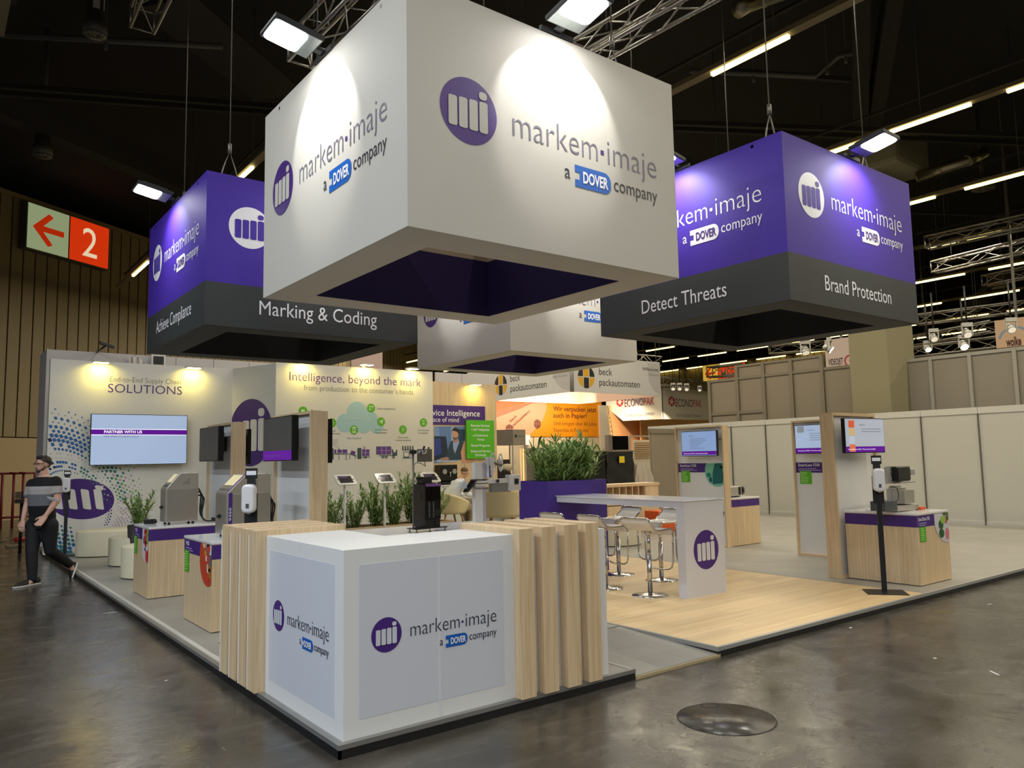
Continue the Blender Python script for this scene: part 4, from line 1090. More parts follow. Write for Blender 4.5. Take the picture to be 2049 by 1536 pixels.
# ================================================================== BACK WALLS OF THE STAND
ZW = 3.69
w1 = thing('partition_wall', 'white stand wall headed SOLUTIONS with coloured dot swirl and tilted emblem', 'stand wall', (1.6, 12.66, 0))
MB().box(-.13, 3.3, 12.6, 12.75, 0, ZW).build('wall_panel', WALLW, w1)
f1 = Face((0, 12.6, 0), (1, 0, 0), (0, -1, 0))
a0, b0 = f1.px(220, 765); a1, _ = f1.px(362, 765)
text(f1, 'End-to-End Supply Chain', a0, f1.px(291, 766)[1], a1, cap=.105, off=-.012, mt=mat('pale_greytext', (118, 116, 104), .5), parent=w1)
a0, _ = f1.px(216, 780); a1, _ = f1.px(364, 785)
text(f1, 'SOLUTIONS', a0, f1.px(291, 787)[1], a1, cap=.17, off=-.008, mt=PURPD, parent=w1)
# tilted emblem, pushed flat by the print
ex, ey = f1.px(163, 998); RX, RY = .58, .385; rot = math.radians(-14)
def rp(x, y):
    # emblem coordinates (-1..1) with the bars leaning
    return (ex + RX * (x * math.cos(rot)) - RY * y * math.sin(rot), ey + RX * x * math.sin(rot) * .8 + RY * y * math.cos(rot))
decal(f1, [[rp(math.cos(t * PI / 28), math.sin(t * PI / 28)) for t in range(56)]], 'emblem_disc', PURPD, w1, .002)
bars = []
for i, x in enumerate((-.78, -.36, .04, .42)):
    bars.append([rp(px_ - .28 * py_ - .04, py_ + .08 * i - .12) for px_, py_ in rpoly(x, x + .25, -.5, .45, .06)])
bars.append([rp(px_ - .28 * py_, py_) for px_, py_ in rpoly(.30 + .18, .56 + .18, .56, .78, .09)])
decal(f1, bars, 'emblem_bars', WALLW, w1, .004)
# dot swirl: tiny leaning diamonds on arcs around the emblem
rnd = random.Random(11); cols = {'navy_dots': (30, 34, 84), 'blue_dots': (44, 100, 166), 'teal_dots': (34, 122, 122), 'green_dots': (110, 160, 90), 'pale_dots': (190, 170, 185), 'purple_dots': (70, 52, 130)}
dots = {k: MB() for k in cols}
def dot(u, v, s, key):
    a, b = f1.px(u, v)
    if a < -.1 or a > 3.2: return
    q = s * .0125
    dots[key].poly([f1.p(a - q, b + q * .6, .003), f1.p(a + q * .3, b + q * .95, .003), f1.p(a + q, b - q * .5, .003), f1.p(a - q * .3, b - q * .95, .003)])
for k in range(15):
    for j in range(36):
        t = (j + .5 * (k % 2)) / 35.5                     # 0 at the left edge .. 1 at the lower right tail
        w_ = (1 - .62 * t); rr = 44 + (k * 9.6) * w_ + 38 * t
        ang = math.radians(118 - 152 * t)
        u = 118 + (rr * 1.05 + 20 * t) * math.cos(ang); v = 1006 - (rr * (1.08 - .30 * t) + 12) * math.sin(ang)
        sz = [1.6, 2.6, 3.0, 1.3, 1.7, 2.8, 3.8, 4.0, 4.2, 3.2, 3.6, 1.6, 3.4, 1.2, 1.8][k] * (1 - .5 * t)
        if rnd.random() < .05 + .15 * t: continue
        key = 'navy_dots' if t < .14 and k % 3 else 'blue_dots' if t < .36 else 'teal_dots' if t < .55 else rnd.choice(['green_dots', 'teal_dots', 'pale_dots']) if t < .75 else 'purple_dots' if k > 10 or k < 3 else 'pale_dots'
        if k in (3, 4) : key = 'pale_dots' if t < .5 else key
        dot(u, v, sz * .9, key)
for j in range(10):
    for i in range(7):
        u = 96 + i * 9 + j * 1.5; v = 1048 + j * 8.5 + i * 1.5
        if u > 148: continue
        dot(u, v, 1.8 + .34 * j, 'teal_dots' if (i + j) % 3 else 'blue_dots')
for k, b in dots.items():
    if b.v: b.build(k, mat(k, cols[k], .5), w1, fix=False, kind='stuff')
# logo wall between the two
w2 = thing('partition_wall', 'narrow slanted white stand wall with big purple emblem, between the two headed walls', 'stand wall', (3.55, 11.9, 0))
d2 = V3((.45, -1.35, 0)); MB().prism([(3.3, 12.6, 0), (3.76, 11.25, 0), (3.76, 11.25, ZW), (3.3, 12.6, ZW)], (.142, .047, 0)).build('wall_panel', WALLW, w2)
f2 = Face((3.3, 12.6, 0), d2, (-.949, -.316, 0)); c2 = f2.px(501, 865)
lockup(f2, c2[0], c2[1], f2.px(501, 797)[1] - f2.px(500, 932)[1], w2, logo_only=True, paper=WALLW)
# big graphic wall
w3 = thing('partition_wall', 'white stand wall headed Intelligence, beyond the mark, with cloud and conveyor drawing', 'stand wall', (5.6, 11.3, 0))
MB().box(3.76, 7.56, 11.25, 11.40, 0, ZW + .02).build('wall_panel', WALLW, w3)
f3 = Face((0, 11.25, 0), (1, 0, 0), (0, -1, 0))
def q3(x, y): return f3.px(560 + x / 6.4, 720 + y / 6.4)
def t3(s, x0, x1, y, cap, mt_, off=0.0, name='lettering'):
    A = q3(x0, y); B = q3(x1, y); text(f3, s, A[0], (q3((x0 + x1) / 2, y))[1], B[0], cap=cap, off=off, mt=mt_, parent=w3, name=name)
MAGP = mat('heading_purple', (104, 50, 140), .5)
t3('Intelligence, beyond the mark', 122, 1806, 300, .185, MAGP, -.006)
t3("from production to the consumer's hands", 305, 1704, 415, .12, mat('pale_greytext'), -.012)
CLOUD = mat('cloud_blue', (170, 206, 212), .6); cl = []
for i, (x, y, r) in enumerate([(990, 680, 165), (835, 808, 130), (1165, 760, 115), (1240, 845, 108), (960, 830, 115), (1080, 840, 110)]):
    a, b = q3(x, y); rr = r / 6.4 / 101.0; decal(f3, [circ(a, b, rr, 36)], 'cloud_print', CLOUD, w3, .0015 + .0003 * i)
A = q3(825, 768); B = q3(1165, 768); text(f3, 'SECURE CLOUD', A[0], A[1], B[0], cap=.062, off=-.01, mt=mat('cloud_letters', (206, 226, 230), .5), parent=w3, h=.006)
DK = mat('drawing_slate', (66, 86, 92), .5); VI = mat('drawing_violet', (108, 66, 150), .5)
icons = [(295, 655, 'm'), (666, 803, 'b'), (948, 895, 'l'), (1167, 615, 'd'), (1295, 790, 'g'), (1575, 890, 'p'), (1838, 800, 'c'), (415, 868, 'b')]
for x, y, k in icons:
    a, b = q3(x, y); r = .099; decal(f3, [circ(a, b, r, 28)], 'icon_disc', GREEN2, w3, .004)
    sh = {'m': [rpoly(a - .04, a + .04, b - .03, b + .04, .01)], 'b': [rpoly(a - .06, a + .06, b - .008, b + .008, .003), circ(a, b + .045, .03, 12, .015), circ(a, b - .045, .03, 12, .015)],
          'l': [rpoly(a - .045, a + .045, b + .03, b + .07, .005), rpoly(a - .045, a - .01, b - .015, b + .018, .003), rpoly(a + .01, a + .045, b - .015, b + .018, .003), rpoly(a - .045, a + .045, b - .065, b - .03, .005)],
          'd': [rpoly(a - .05, a - .01, b + .01, b + .05, .003), rpoly(a + .01, a + .05, b + .01, b + .05, .003), rpoly(a - .05, a - .01, b - .05, b - .01, .003), rpoly(a + .012, a + .03, b - .03, b - .01, .003)],
          'g': [circ(a + .01, b - .0, .032, 14, .045), circ(a + .04, b + .03, .018, 12), rpoly(a - .058, a - .046, b - .03, b + .03, .004)],
          'p': [rpoly(a - .03, a - .024, b - .06, b + .06, .002), rpoly(a + .024, a + .03, b - .06, b + .06, .002), rpoly(a - .03, a + .03, b + .055, b + .062, .002), rpoly(a - .03, a + .03, b - .062, b - .055, .002), circ(a, b, .018, 12)],
          'c': [rpoly(a - .028, a - .022, b - .06, b + .06, .002), rpoly(a + .022, a + .028, b - .06, b + .06, .002), rpoly(a - .02, a + .02, b + .025, b + .05, .003), rpoly(a - .02, a + .02, b - .05, b - .01, .003)]}[k]
    for s_ in sh: decal(f3, [s_], 'icon_mark', mat('icon_pale', (206, 236, 186), .5), w3, .006)
for s_, x0, x1, y in [('Marking', 400, 527, 660), ('& Coding', 380, 536, 698), ('Inspection', 330, 495, 988), ('Unique', 612, 716, 914), ('Digital Identity', 556, 772, 952), ('Line Control', 858, 1036, 1010), ('Data Integration', 1248, 1478, 634), ('End-to-End', 1220, 1370, 902), ('Traceability', 1214, 1374, 940),
                      ('Real-time', 1516, 1642, 1000), ('Authentication', 1480, 1676, 1036), ('Connected', 1766, 1906, 908), ('Consumer', 1770, 1902, 944)]:
    t3(s_, x0, x1, y, .036, DK)
t3('Serialization or', 584, 748, 1030, .03, mat('pale_greytext')); t3('e-Fingerprint', 584, 744, 1062, .03, mat('pale_greytext'))
def r3(x0, y0, x1, y1, mt_, h=.003, name='drawing_piece', rot=0):
    A = q3(x0, y1); B = q3(x1, y0); p = [(A[0], A[1]), (B[0], A[1]), (B[0], B[1]), (A[0], B[1])]
    if rot:
        cx_, cy_ = (A[0] + B[0]) / 2, (A[1] + B[1]) / 2
        p = [(cx_ + (x - cx_) * math.cos(rot) - (y - cy_) * math.sin(rot), cy_ + (x - cx_) * math.sin(rot) + (y - cy_) * math.cos(rot)) for x, y in p]
    decal(f3, [p], name, mt_, w3, h)
for x0, y0, x1, y1 in [(430, 1132, 472, 1276), (632, 1130, 688, 1276), (992, 1126, 1044, 1268), (510, 1120, 518, 1276), (752, 1120, 760, 1276), (846, 1210, 854, 1272), (892, 1215, 900, 1270), (962, 1230, 968, 1268), (1076, 1104, 1086, 1264), (1096, 1180, 1112, 1260),
                       (480, 1204, 630, 1212), (694, 1198, 884, 1208), (1050, 1238, 1156, 1248), (820, 1272, 0 + 870, 1276)]: r3(x0, y0, x1, y1, DK)
for k in range(6): r3(482 + k * 25, 1200, 496 + k * 25, 1214, DK, .004)
for k in range(7): r3(696 + k * 26, 1194, 712 + k * 26, 1210, DK, .004)
for x0, y0, x1, y1 in [(480, 1172, 494, 1190), (506, 1170, 542, 1192), (550, 1170, 584, 1192), (594, 1170, 628, 1192), (696, 1146, 722, 1190), (736, 1146, 792, 1190), (800, 1144, 862, 1190), (1052, 1144, 1146, 1228)]: r3(x0, y0, x1, y1, VI, .0035)
r3(908, 1164, 966, 1208, VI, .004, rot=-.3); r3(888, 1208, 986, 1222, DK, .0035, rot=-.3)
r3(1050, 1184, 1148, 1188, WALLW, .0045); r3(1096, 1144, 1100, 1228, WALLW, .0045)
r3(1234, 1106, 1424, 1212, DK, .003); r3(1246, 1112, 1416, 1206, VI, .004)
for x in (1300, 1356): r3(x, 1112, x + 6, 1206, mat('pale_line', (190, 180, 210), .5), .005)
r3(1246, 1156, 1416, 1161, mat('pale_line'), .005)
r3(1268, 1216, 1500, 1228, DK); r3(1440, 1150, 1502, 1222, DK); r3(1452, 1148, 1484, 1180, WALLW, .004); r3(1432, 1136, 1440, 1190, DK)
for x in (1318, 1362, 1456):
    a, b = q3(x, 1238); decal(f3, [circ(a, b, .036, 18)], 'wheel_print', DK, w3, .005); decal(f3, [circ(a, b, .018, 12)], 'hub_print', mat('slate_light', (130, 150, 150), .5), w3, .006)
for k in range(5):
    r3(1566 + k * 32, 1100, 1582 + k * 32, 1150, DK, .004); a, b = q3(1580 + k * 32, 1152); decal(f3, [circ(a, b, .016, 12)], 'awning_print', DK, w3, .004)
r3(1568, 1146, 1722, 1154, DK); r3(1582, 1176, 1590, 1256, DK); r3(1700, 1176, 1708, 1256, DK); r3(1566, 1252, 1716, 1260, DK); r3(1582, 1172, 1708, 1180, DK); r3(1590, 1236, 1650, 1256, DK); r3(1650, 1180, 1656, 1256, DK); r3(1664, 1180, 1700, 1256, mat('pale_line'), .0025)
for (xa, ya, xb, yb) in [(630, 1076, 500, 1135), (650, 1080, 580, 1150), (670, 1080, 745, 1120), (690, 1076, 985, 1150)]:
    A = q3(xa, ya); B = q3(xb, yb); n = 14
    g = MB()
    for k in range(n):
        x = A[0] + (B[0] - A[0]) * k / n; y = A[1] + (B[1] - A[1]) * k / n; g.poly([f3.p(px_, py_, .003) for px_, py_ in rpoly(x, x + .012, y, y + .006, .001, 1)])
    g.build('dotted_line', mat('pale_greytext'), w3, fix=False, kind='stuff')

# yellowish small spotlights along the top edges of the walls
YL = mat('yellow_lens', (255, 246, 190), .3, emit=9.0, emc=(255, 244, 190))
def wall_spot(label, u, v, y, tilt=.25):
    p = at(u, v, y=y - .14)
    t = thing('wall_spotlight', label, 'spotlight', (p.x, y, p.z))
    MB().obox((p.x, y - .16, p.z), (1, 0, 0), (0, 1, 0), (0, 0, 1), .15, .10, .016).build('housing', mat('spot_white', (196, 192, 176), .4), t, bevel=.006)
    MB().obox((p.x, y - .16, p.z - .018), (1, 0, 0), (0, 1, 0), (0, 0, 1), .13, .08, .003).build('lens', YL, t)
    MB().obox((p.x, y - .03, p.z - .01), (1, 0, 0), (0, 1, 0), (0, 0, 1), .03, .05, .008).obox((p.x, y - .006, p.z - .03), (1, 0, 0), (0, 1, 0), (0, 0, 1), .04, .005, .04).build('arm', mat('spot_white'), t)
    area('yellow_spot', (p.x, y - .17, p.z - .03), .2, .12, SMALL_W, (1.0, .78, .12), aim=(0, .5, -1), spread=2.6)
wall_spot('small yellow spotlight over the SOLUTIONS wall, left one', 202, 724, 12.6)
wall_spot('small yellow spotlight over the SOLUTIONS wall, right one', 387, 735, 12.6)
wall_spot('small yellow spotlight over the cloud wall, left one hidden by the dark sign', 608, 722, 11.25)
wall_spot('small yellow spotlight over the cloud wall, above the word beyond', 733, 729, 11.25)
wall_spot('small yellow spotlight over the cloud wall, above the word mark', 825, 737, 11.25)

# oak service wall
ws = thing('partition_wall', 'oak stand wall with purple heading, computer photo and green service list', 'stand wall', (9.4, 12.7, 0))
MB().box(7.9, 10.42, 12.6, 12.72, 0, 3.65).build('wall_panel', OAK, ws)
fs_ = Face((0, 12.6, 0), (1, 0, 0), (0, -1, 0))
MB().box(7.95, 10.03, 12.585, 12.6, 2.53, 3.04).build('purple_board', PURPD, ws)
fb = Face((0, 12.585, 0), (1, 0, 0), (0, -1, 0))
a1 = fb.px(960, 828)[0]; text(fb, 'Service Intelligence', 8.06, fb.px(920, 832)[1], a1, cap=.155, off=.005, mt=WHT, parent=ws)
a1 = fb.px(918, 840)[0]; text(fb, '& peace of mind', 8.06, fb.px(900, 844)[1] + .0, a1, cap=.12, mt=WHT, parent=ws)
def pf(cx_, cy_): return fs_.px(860 + cx_ / 6.98, 850 + cy_ / 6.98)
def pp(pts, rgb, h, name='poster_shape'): decal(fs_, [[pf(x, y) for x, y in pts]], name, mat('poster_%d_%d_%d' % rgb, rgb, .5), ws, h)
pp([(60, 20), (490, 20), (490, 480), (60, 540)], (96, 128, 178), .003, 'office_photo')
pp([(60, 20), (120, 20), (190, 480), (60, 540)], (120, 150, 200), .004); pp([(300, 20), (330, 20), (330, 300), (300, 300)], (150, 176, 214), .004)
pp([(60, 155), (225, 160), (260, 430), (60, 500)], (22, 44, 66), .005); pp([(60, 185), (150, 190), (160, 400), (60, 440)], (44, 66, 140), .0055)
pp([(400, 60), (490, 60), (490, 230), (400, 210)], (30, 60, 84), .005)
pp([(290, 230), (330, 215), (420, 210), (490, 250), (490, 480), (230, 490), (255, 330)], (44, 66, 82), .006, 'cardigan_print')
pp([(320, 230), (400, 205), (410, 240), (350, 400), (325, 330)], (150, 168, 208), .0065, 'shirt_print')
pp([(330, 190), (395, 190), (395, 225), (350, 250), (328, 230)], (176, 130, 108), .007, 'neck_print')
pp([(310, 75), (330, 55), (380, 60), (400, 110), (392, 165), (370, 200), (335, 208), (318, 180), (308, 130)], (196, 152, 128), .0075, 'face_print')
pp([(305, 90), (320, 50), (360, 38), (400, 60), (412, 105), (408, 150), (396, 120), (380, 95), (330, 80)], (34, 30, 34), .008, 'hair_print')
pp([(320, 165), (360, 180), (392, 160), (385, 190), (360, 208), (330, 206)], (110, 84, 76), .008, 'beard_print')
pp([(100, 490), (370, 495), (370, 515), (100, 520)], (180, 190, 206), .0075); pp([(150, 462), (250, 450), (270, 470), (250, 490), (150, 485)], (190, 140, 118), .008)
pp([(430, 380), (470, 250), (490, 210), (490, 450), (610, 450), (600, 520), (450, 530)], (214, 160, 128), .009, 'blurred_shoulder_print')
MB().box(9.38, 10.28, 12.53, 12.58, 1.64, 2.66).build('green_board', GREEN, ws)
fg = Face((0, 12.53, 0), (1, 0, 0), (0, -1, 0))
for s_, z in (('Remote Services', 2.49), ('• 24/7 Helpdesk', 2.38), ('e-Commerce', 2.23), ('Portal', 2.12), ('Rental Programs', 1.96), ('Advanced Service', 1.81), ('Exchange', 1.71)):
    text(fg, s_, 9.83, z, cap=.062, off=.012, mt=WHT, parent=ws, align='c')
for x in (9.35, 9.85): MB().box(x, x + .004, 12.594, 12.6, 0, 1.5).build('door_joint', BLACK, ws)
MB().box(9.64, 9.78, 12.57, 12.6, 1.14, 1.17).build('handle', BLACK, ws)
wall_spot('small yellow spotlight over the oak service wall', 951, 769, 12.6)
wc = thing('back_counter', 'white back counter below the computer photo carrying the coffee machine', 'counter', (8.5, 12.3, 0))
MB().box(7.6, 9.2, 12.1, 12.57, 0, .97).build('body', WHITE, wc); MB().box(7.6, 9.22, 12.08, 12.57, .971, 1.0).build('worktop', WHITE_G, wc)
cm = thing('coffee_machine', 'black coffee machine with two round chrome gauges on the back counter', 'coffee machine', (8.6, 12.3, 1.0))
MB().box(8.36, 8.86, 12.2, 12.5, 1.10, 1.5).box(8.36, 8.86, 12.15, 12.5, 1.001, 1.06).box(8.4, 8.82, 12.38, 12.5, 1.06, 1.1).build('body', BLACKP, cm, bevel=.01)
for x in (8.47, 8.76): MB().cyl((x, 12.2, 1.33), (x, 12.175, 1.33), .065, n=20).build('gauge', CHROME, cm)
MB().cyl((8.62, 12.2, 1.3), (8.62, 12.14, 1.3), .025, n=12).cyl((8.62, 12.15, 1.3), (8.62, 12.15, 1.2), .012, n=8).build('spout', CHROME, cm)
for x, h, lb in ((8.12, .14, 'stack of pale paper cups left of the coffee machine'), (8.24, .1, 'short white cup stack beside the coffee machine')):
    tag(MB().lathe((x, 12.25, 1.001), [(.03, 0), (.042, h), (.038, h), (.028, .01), (.001, .01)], 14).build('cup', WHITE, None), lb, 'cup')

# white panels of the neighbour stand peeking over the walls
nb_ = thing('neighbour_wall', 'off-white panel wall of the next stand rising behind the SOLUTIONS wall', 'stand wall', (2.4, 14.5, 0))
xs = [.05, 1.72, 2.6, 3.45, 4.3, 5.6, 6.8]; 
for a, c in zip(xs, xs[1:]): MB().box(a, c - .012, 14.5, 14.56, 0, 4.12).build('panel', mat('panel_lilac_white', (196, 192, 192), .6), nb_)
MB().box(.0, .05, 14.45, 15.6, 0, 4.12).build('end_panel', mat('panel_lilac_white'), nb_)
p = at(320, 718, y=14.3); wn = thing('framed_screen', 'small dark framed screen peeking over the SOLUTIONS wall', 'screen', (p.x, 14.4, 3.9))
MB().box(p.x - .16, p.x + .14, 14.38, 14.42, 3.4, p.z + .12).build('frame', WHITE, wn); MB().box(p.x - .12, p.x + .1, 14.37, 14.379, 3.4, p.z + .07).build('glass', BLACKP, wn)
b = MB(); n = 12
for i in range(n):
    t_ = i / n; xx = at(262 + 48 * t_, 718, y=14.4).x; x2 = at(262 + 48 * (t_ + 1 / n), 718, y=14.4).x
    yy = 14.36 + .03 * math.sin(i * 2.1); y2 = 14.36 + .03 * math.sin((i + 1) * 2.1)
    b.add([(xx, yy, 3.3), (x2, y2, 3.3), (x2 - .05, y2, 4.05 - .45 * max(0, t_ + 1 / n - .4)), (xx - .05, yy, 4.05 - .45 * max(0, t_ - .4))], [(0, 1, 2, 3)], True)
tag(b.build('drape', mat('drape_white', (206, 200, 196), .8), None), 'white drape hanging beside the dark framed screen behind the SOLUTIONS wall', 'drape')
p = at(214, 690, y=13.6); cmx = thing('stand_camera', 'small black camera on a short mount above the SOLUTIONS wall', 'camera', (p.x, 13.6, p.z))
MB().obox(p, (1, .2, -.25), (0, 1, 0), (0, 0, 1), .15, .05, .035).build('camera_body', BLACK, cmx, bevel=.01); MB().cyl(p + V3((-.04, 0, -.03)), (p.x - .04, 14.5, 4.12), .02).build('mount', BLACK, cmx)
p = at(770, 712, y=16); tag(MB().box(at(700, 712, y=16).x, at(762, 712, y=16).x, 15.9, 16, 0, at(730, 698, y=16).z).build('neighbour_panel', mat('panel_pink', (190, 166, 158), .7), None), 'pinkish panel of another stand above the cloud wall', 'panel')
p0_, p1_ = at(874, 748, y=14.2), at(930, 766, y=14.2); nz = thing('neighbour_wall', 'white panels of another stand above the oak service wall', 'stand wall', (p0_.x, 14.2, 0))
for u0, u1 in ((872, 924), (924.5, 990)): MB().box(at(u0, 760, y=14.2).x, at(u1, 760, y=14.2).x - .01, 14.2, 14.26, 0, at(900, 746, y=14.2).z).build('panel', mat('panel_lilac_white'), nz)

# ================================================================== PLANTS
def leaf_mat(name, c1, c2):
    if name in MATS: return MATS[name]
    m = mat(name, c1, .45); nt = m.node_tree; b = nt.nodes['Principled BSDF']
    g = nt.nodes.new('ShaderNodeNewGeometry'); r = nt.nodes.new('ShaderNodeValToRGB')
    r.color_ramp.elements[0].color = lin(c1) + [1]; r.color_ramp.elements[1].color = lin(c2) + [1]
    nt.links.new(g.outputs['Random Per Island'], r.inputs['Fac']); nt.links.new(r.outputs['Color'], b.inputs['Base Color'])
    b.inputs['Subsurface Weight'].default_value = 0.0
    return m
LEAF = leaf_mat('oleander_leaf', (70, 118, 50), (182, 208, 130)); STEM = mat('plant_stem', (112, 112, 60), .7)
def shrub_mesh(seed, H, spread, stems, leaf, lw, whorls):
    rnd = random.Random(seed); L = MB(); S = MB()
    for s in range(stems):
        a = rnd.uniform(0, 6.28); r0 = rnd.uniform(0, .35) * spread; lean = rnd.uniform(.1, 1.0) * spread; h = H * rnd.uniform(.62, 1.0)
        p0 = V3((r0 * math.cos(a), r0 * math.sin(a), 0)); pts = []
        for k in range(5):
            t = k / 4; pts.append(p0 + V3((lean * t ** 1.6 * math.cos(a), lean * t ** 1.6 * math.sin(a), h * t)))
        S.tube(pts, [.006, .006, .005, .004, .003], 4)
        for k in range(whorls):
            t = .12 + .88 * (k + rnd.random() * .6) / whorls; t = min(t, 1)
            q = p0 + V3((lean * t ** 1.6 * math.cos(a), lean * t ** 1.6 * math.sin(a), h * t))
            for j in range(3):
                b = rnd.uniform(0, 6.28); el = rnd.uniform(.35, 1.15) if t < .93 else rnd.uniform(.9, 1.5); l = leaf * rnd.uniform(.6, 1.05)
                d = V3((math.cos(b) * math.cos(el), math.sin(b) * math.cos(el), math.sin(el))); sd = d.cross(V3((0, 0, 1))).normalized(); dr = V3((0, 0, -1)) * l * rnd.uniform(.05, .25)
                w_ = lw * rnd.uniform(.8, 1.15); up = sd.cross(d) * w_ * .35
                m1 = q + d * l * .35; m2 = q + d * l * .7 + dr * .35; tip = q + d * l + dr
                L.add([q, m1 + sd * w_ + up, m1, m1 - sd * w_ + up, m2 + sd * w_ * .8 + up, m2, m2 - sd * w_ * .8 + up, tip],
                      [(0, 1, 2), (0, 2, 3), (1, 4, 5, 2), (2, 5, 6, 3), (4, 7, 5), (5, 7, 6)], True)
    return L, S
protos = []
for sd_, H_, sp, n_, lf_, lw_, wh in ((1, .80, .38, 17, .17, .013, 13), (2, .72, .40, 16, .17, .013, 12), (3, .86, .34, 18, .17, .013, 14), (5, .60, .26, 13, .25, .015, 7), (6, .66, .28, 13, .25, .015, 8)):
    L, S = shrub_mesh(sd_, H_, sp, n_, lf_, lw_, wh)
    protos.append((L.build('foliage', LEAF, None, fix=False), S.build('stems', STEM, None, fix=False)))
def shrub(k, x, y, z, rz, s, label, group=None):
    t = thing('oleander', label, 'plant', (x, y, z), rz, group); t.scale = (s, s, s)
    for o in protos[k]:
        c = o.copy(); COL.objects.link(c); c.parent = t; c.name = o.name.split('.')[0]
        if c.name.startswith('foliage'): c['kind'] = 'stuff'
# long low oak planter before the cloud wall
lp_ = thing('planter', 'long low oak plant trough in front of the cloud wall', 'planter', (4.9, 9.1, 0))
for nm, bx in (('front_board', (3.3, 6.55, 8.85, 8.88)), ('back_board', (3.3, 6.55, 9.42, 9.45)), ('end_board', (3.3, 3.33, 8.88, 9.42)), ('end_board', (6.52, 6.55, 8.88, 9.42))): MB().box(*bx, 0, .41).build(nm, OAKX, lp_)
MB().box(3.33, 6.52, 8.88, 9.42, .2, .34).build('soil', mat('soil'), lp_)
LPOS = ['far left end, by the near tower', 'second from the left end', 'left of the first tablet pole', 'between the two tablet poles', 'right of the second tablet pole', 'just left of the black cabinet', 'behind the black cabinet']
for k, x in enumerate((3.62, 4.05, 4.5, 4.95, 5.35, 5.8, 6.2)): shrub([0, 1, 1, 0, 2, 2, 1][k], x, 9.15, .33, k * 1.3, [1.0, .92, .95, 1.12, .9, 1.2, 1.0][k], 'oleander in the long oak trough, ' + LPOS[k])
PPOS = ['leftmost, at the plant box corner', 'second from the left in the front row', 'tall one at the middle', 'right of the middle', 'right end, leaning over the black crates', 'behind the middle in the back row', 'back row at the left', 'back row at the right']
for k, (x, y, s) in enumerate(((4.93, 4.0, .98), (5.14, 3.98, .9), (5.33, 4.02, 1.08), (5.53, 3.98, .95), (5.72, 4.02, 1.0), (5.43, 4.2, 1.1), (5.05, 4.22, .85), (5.68, 4.24, .95))): shrub(3 + k % 2, x, y, 1.2, k * .9, s, 'oleander in the tall purple plant box, ' + PPOS[k])
p = at(278, 1030, y=9.6); pt = thing('plant_pot', 'dark pot with small oleander behind the far left desk', 'plant pot', (p.x, 9.6, 0))
MB().lathe((p.x, 9.6, 0), [(.13, .0), (.17, .66), (.15, .66), (.14, .6), (.001, .6)], 24).build('pot', mat('pot_dark', (60, 56, 52), .6), pt)
shrub(1, p.x, 9.6, .6, .5, .82, 'small oleander standing behind the far left desk, near the drum seats')
for a, b_ in protos:
    bpy.data.objects.remove(a); bpy.data.objects.remove(b_)

# ================================================================== TABLET STANDS
def tablet(label, u, v, y):
    c = at(u, v, y=y); t = thing('tablet_stand', label, 'tablet stand', (c.x, y + .02, 0))
    zb = .0
    MB().cyl((c.x, y + .03, .0), (c.x, y + .03, c.z - .03), .022, n=12).build('pole', WHITE_G, t); MB().lathe((c.x, y + .03, 0), [(.16, 0), (.16, .008), (.03, .012)], 24).build('foot', WHITE_G, t)
    n = V3((0, -.62, .78)).normalized(); up = V3((0, .78, .62)).normalized(); r = V3((1, 0, 0)); fc = Face(c, r, n); fc.uy = up
    MB().prism([fc.p(a, b, -.01) for a, b in rpoly(-.19, .19, -.145, .145, .05, 5)], n * .022).build('bezel', mat('tablet_white', (232, 230, 220), .2), t, bevel=.004)
    MB().prism([fc.p(a, b, .0125) for a, b in rpoly(-.13, .13, -.095, .095, .006)], n * .002).build('glass', mat('tablet_glass', (60, 56, 60), .12), t)
    decal(fc, [rpoly(-.11, .05, .04, .075, .002)], 'screen_strip', PURPD, t, .0155)
    for s_ in (-1, 1): MB().prism([fc.p(a + s_ * .15, b, .012) for a, b in rpoly(-.012, .012, -.012, .012, .005)], n * .002).build('button', BLACK, t)
    return t
tablet('white tablet stand, left one before the plants', 691, 960, 8.72)
tablet('white tablet stand, middle one before the plants', 771, 957, 8.72)
tablet('white tablet stand half hidden behind the black cabinet', 861, 955, 8.72)

# ================================================================== MACHINES ON THE HIDDEN DESK
c0 = at(851, 1056, z=.945); bx0, by0 = c0.x, c0.y; bx1 = at(882, 1010, y=by0).x; by1 = at(827, 1010, x=bx0).y; ztop = at(851, 969, y=by0).z; zmid = at(851, 1040, y=by0).z
bm_ = thing('black_cabinet', 'tall black ventilated electronics cabinet standing on the desk behind the counter', 'machine', ((bx0 + bx1) / 2, (by0 + by1) / 2, .9))
MB().box(bx0, bx1, by0, by1, zmid + .002, ztop).build('body', BLACKP, bm_, bevel=.004); MB().box(bx0 + .008, bx1 - .006, by0 + .006, by1 - .006, .945, zmid).build('base_box', BLACK, bm_)
MB().box(bx0 + .01, bx1 + .002, by0 - .006, by0 + .03, ztop - .022, ztop + .003).build('purple_cap', mat('lilac_cap', (122, 80, 150), .4), bm_)
g = MB(); W_ = bx1 - bx0
MB().box(bx0 + W_ * .07, bx0 + W_ * .95, by0 - .003, by0, ztop - .16, ztop - .03).build('front_recess', mat('black_gloss', (8, 8, 9), .15), bm_)
for r in range(9):
    for q in range(2):
        x = bx0 + W_ * (.22 + .26 * q); z = ztop - .19 - .018 * r; MB().box(x, x + W_ * .1, by0 - .002, by0, z, z + .007).build('slot', mat('slot_grey', (120, 120, 122), .4), bm_)
MB().box(bx0 + W_ * .62, bx1 - .012, by0 - .004, by0, zmid + .03, zmid + .10).build('fan_grille', BLACK, bm_); MB().box(bx0 + W_ * .62, bx1 - .012, by0 - .001, by0 + .006, .96, zmid - .01).build('fan_grille', BLACK, bm_)
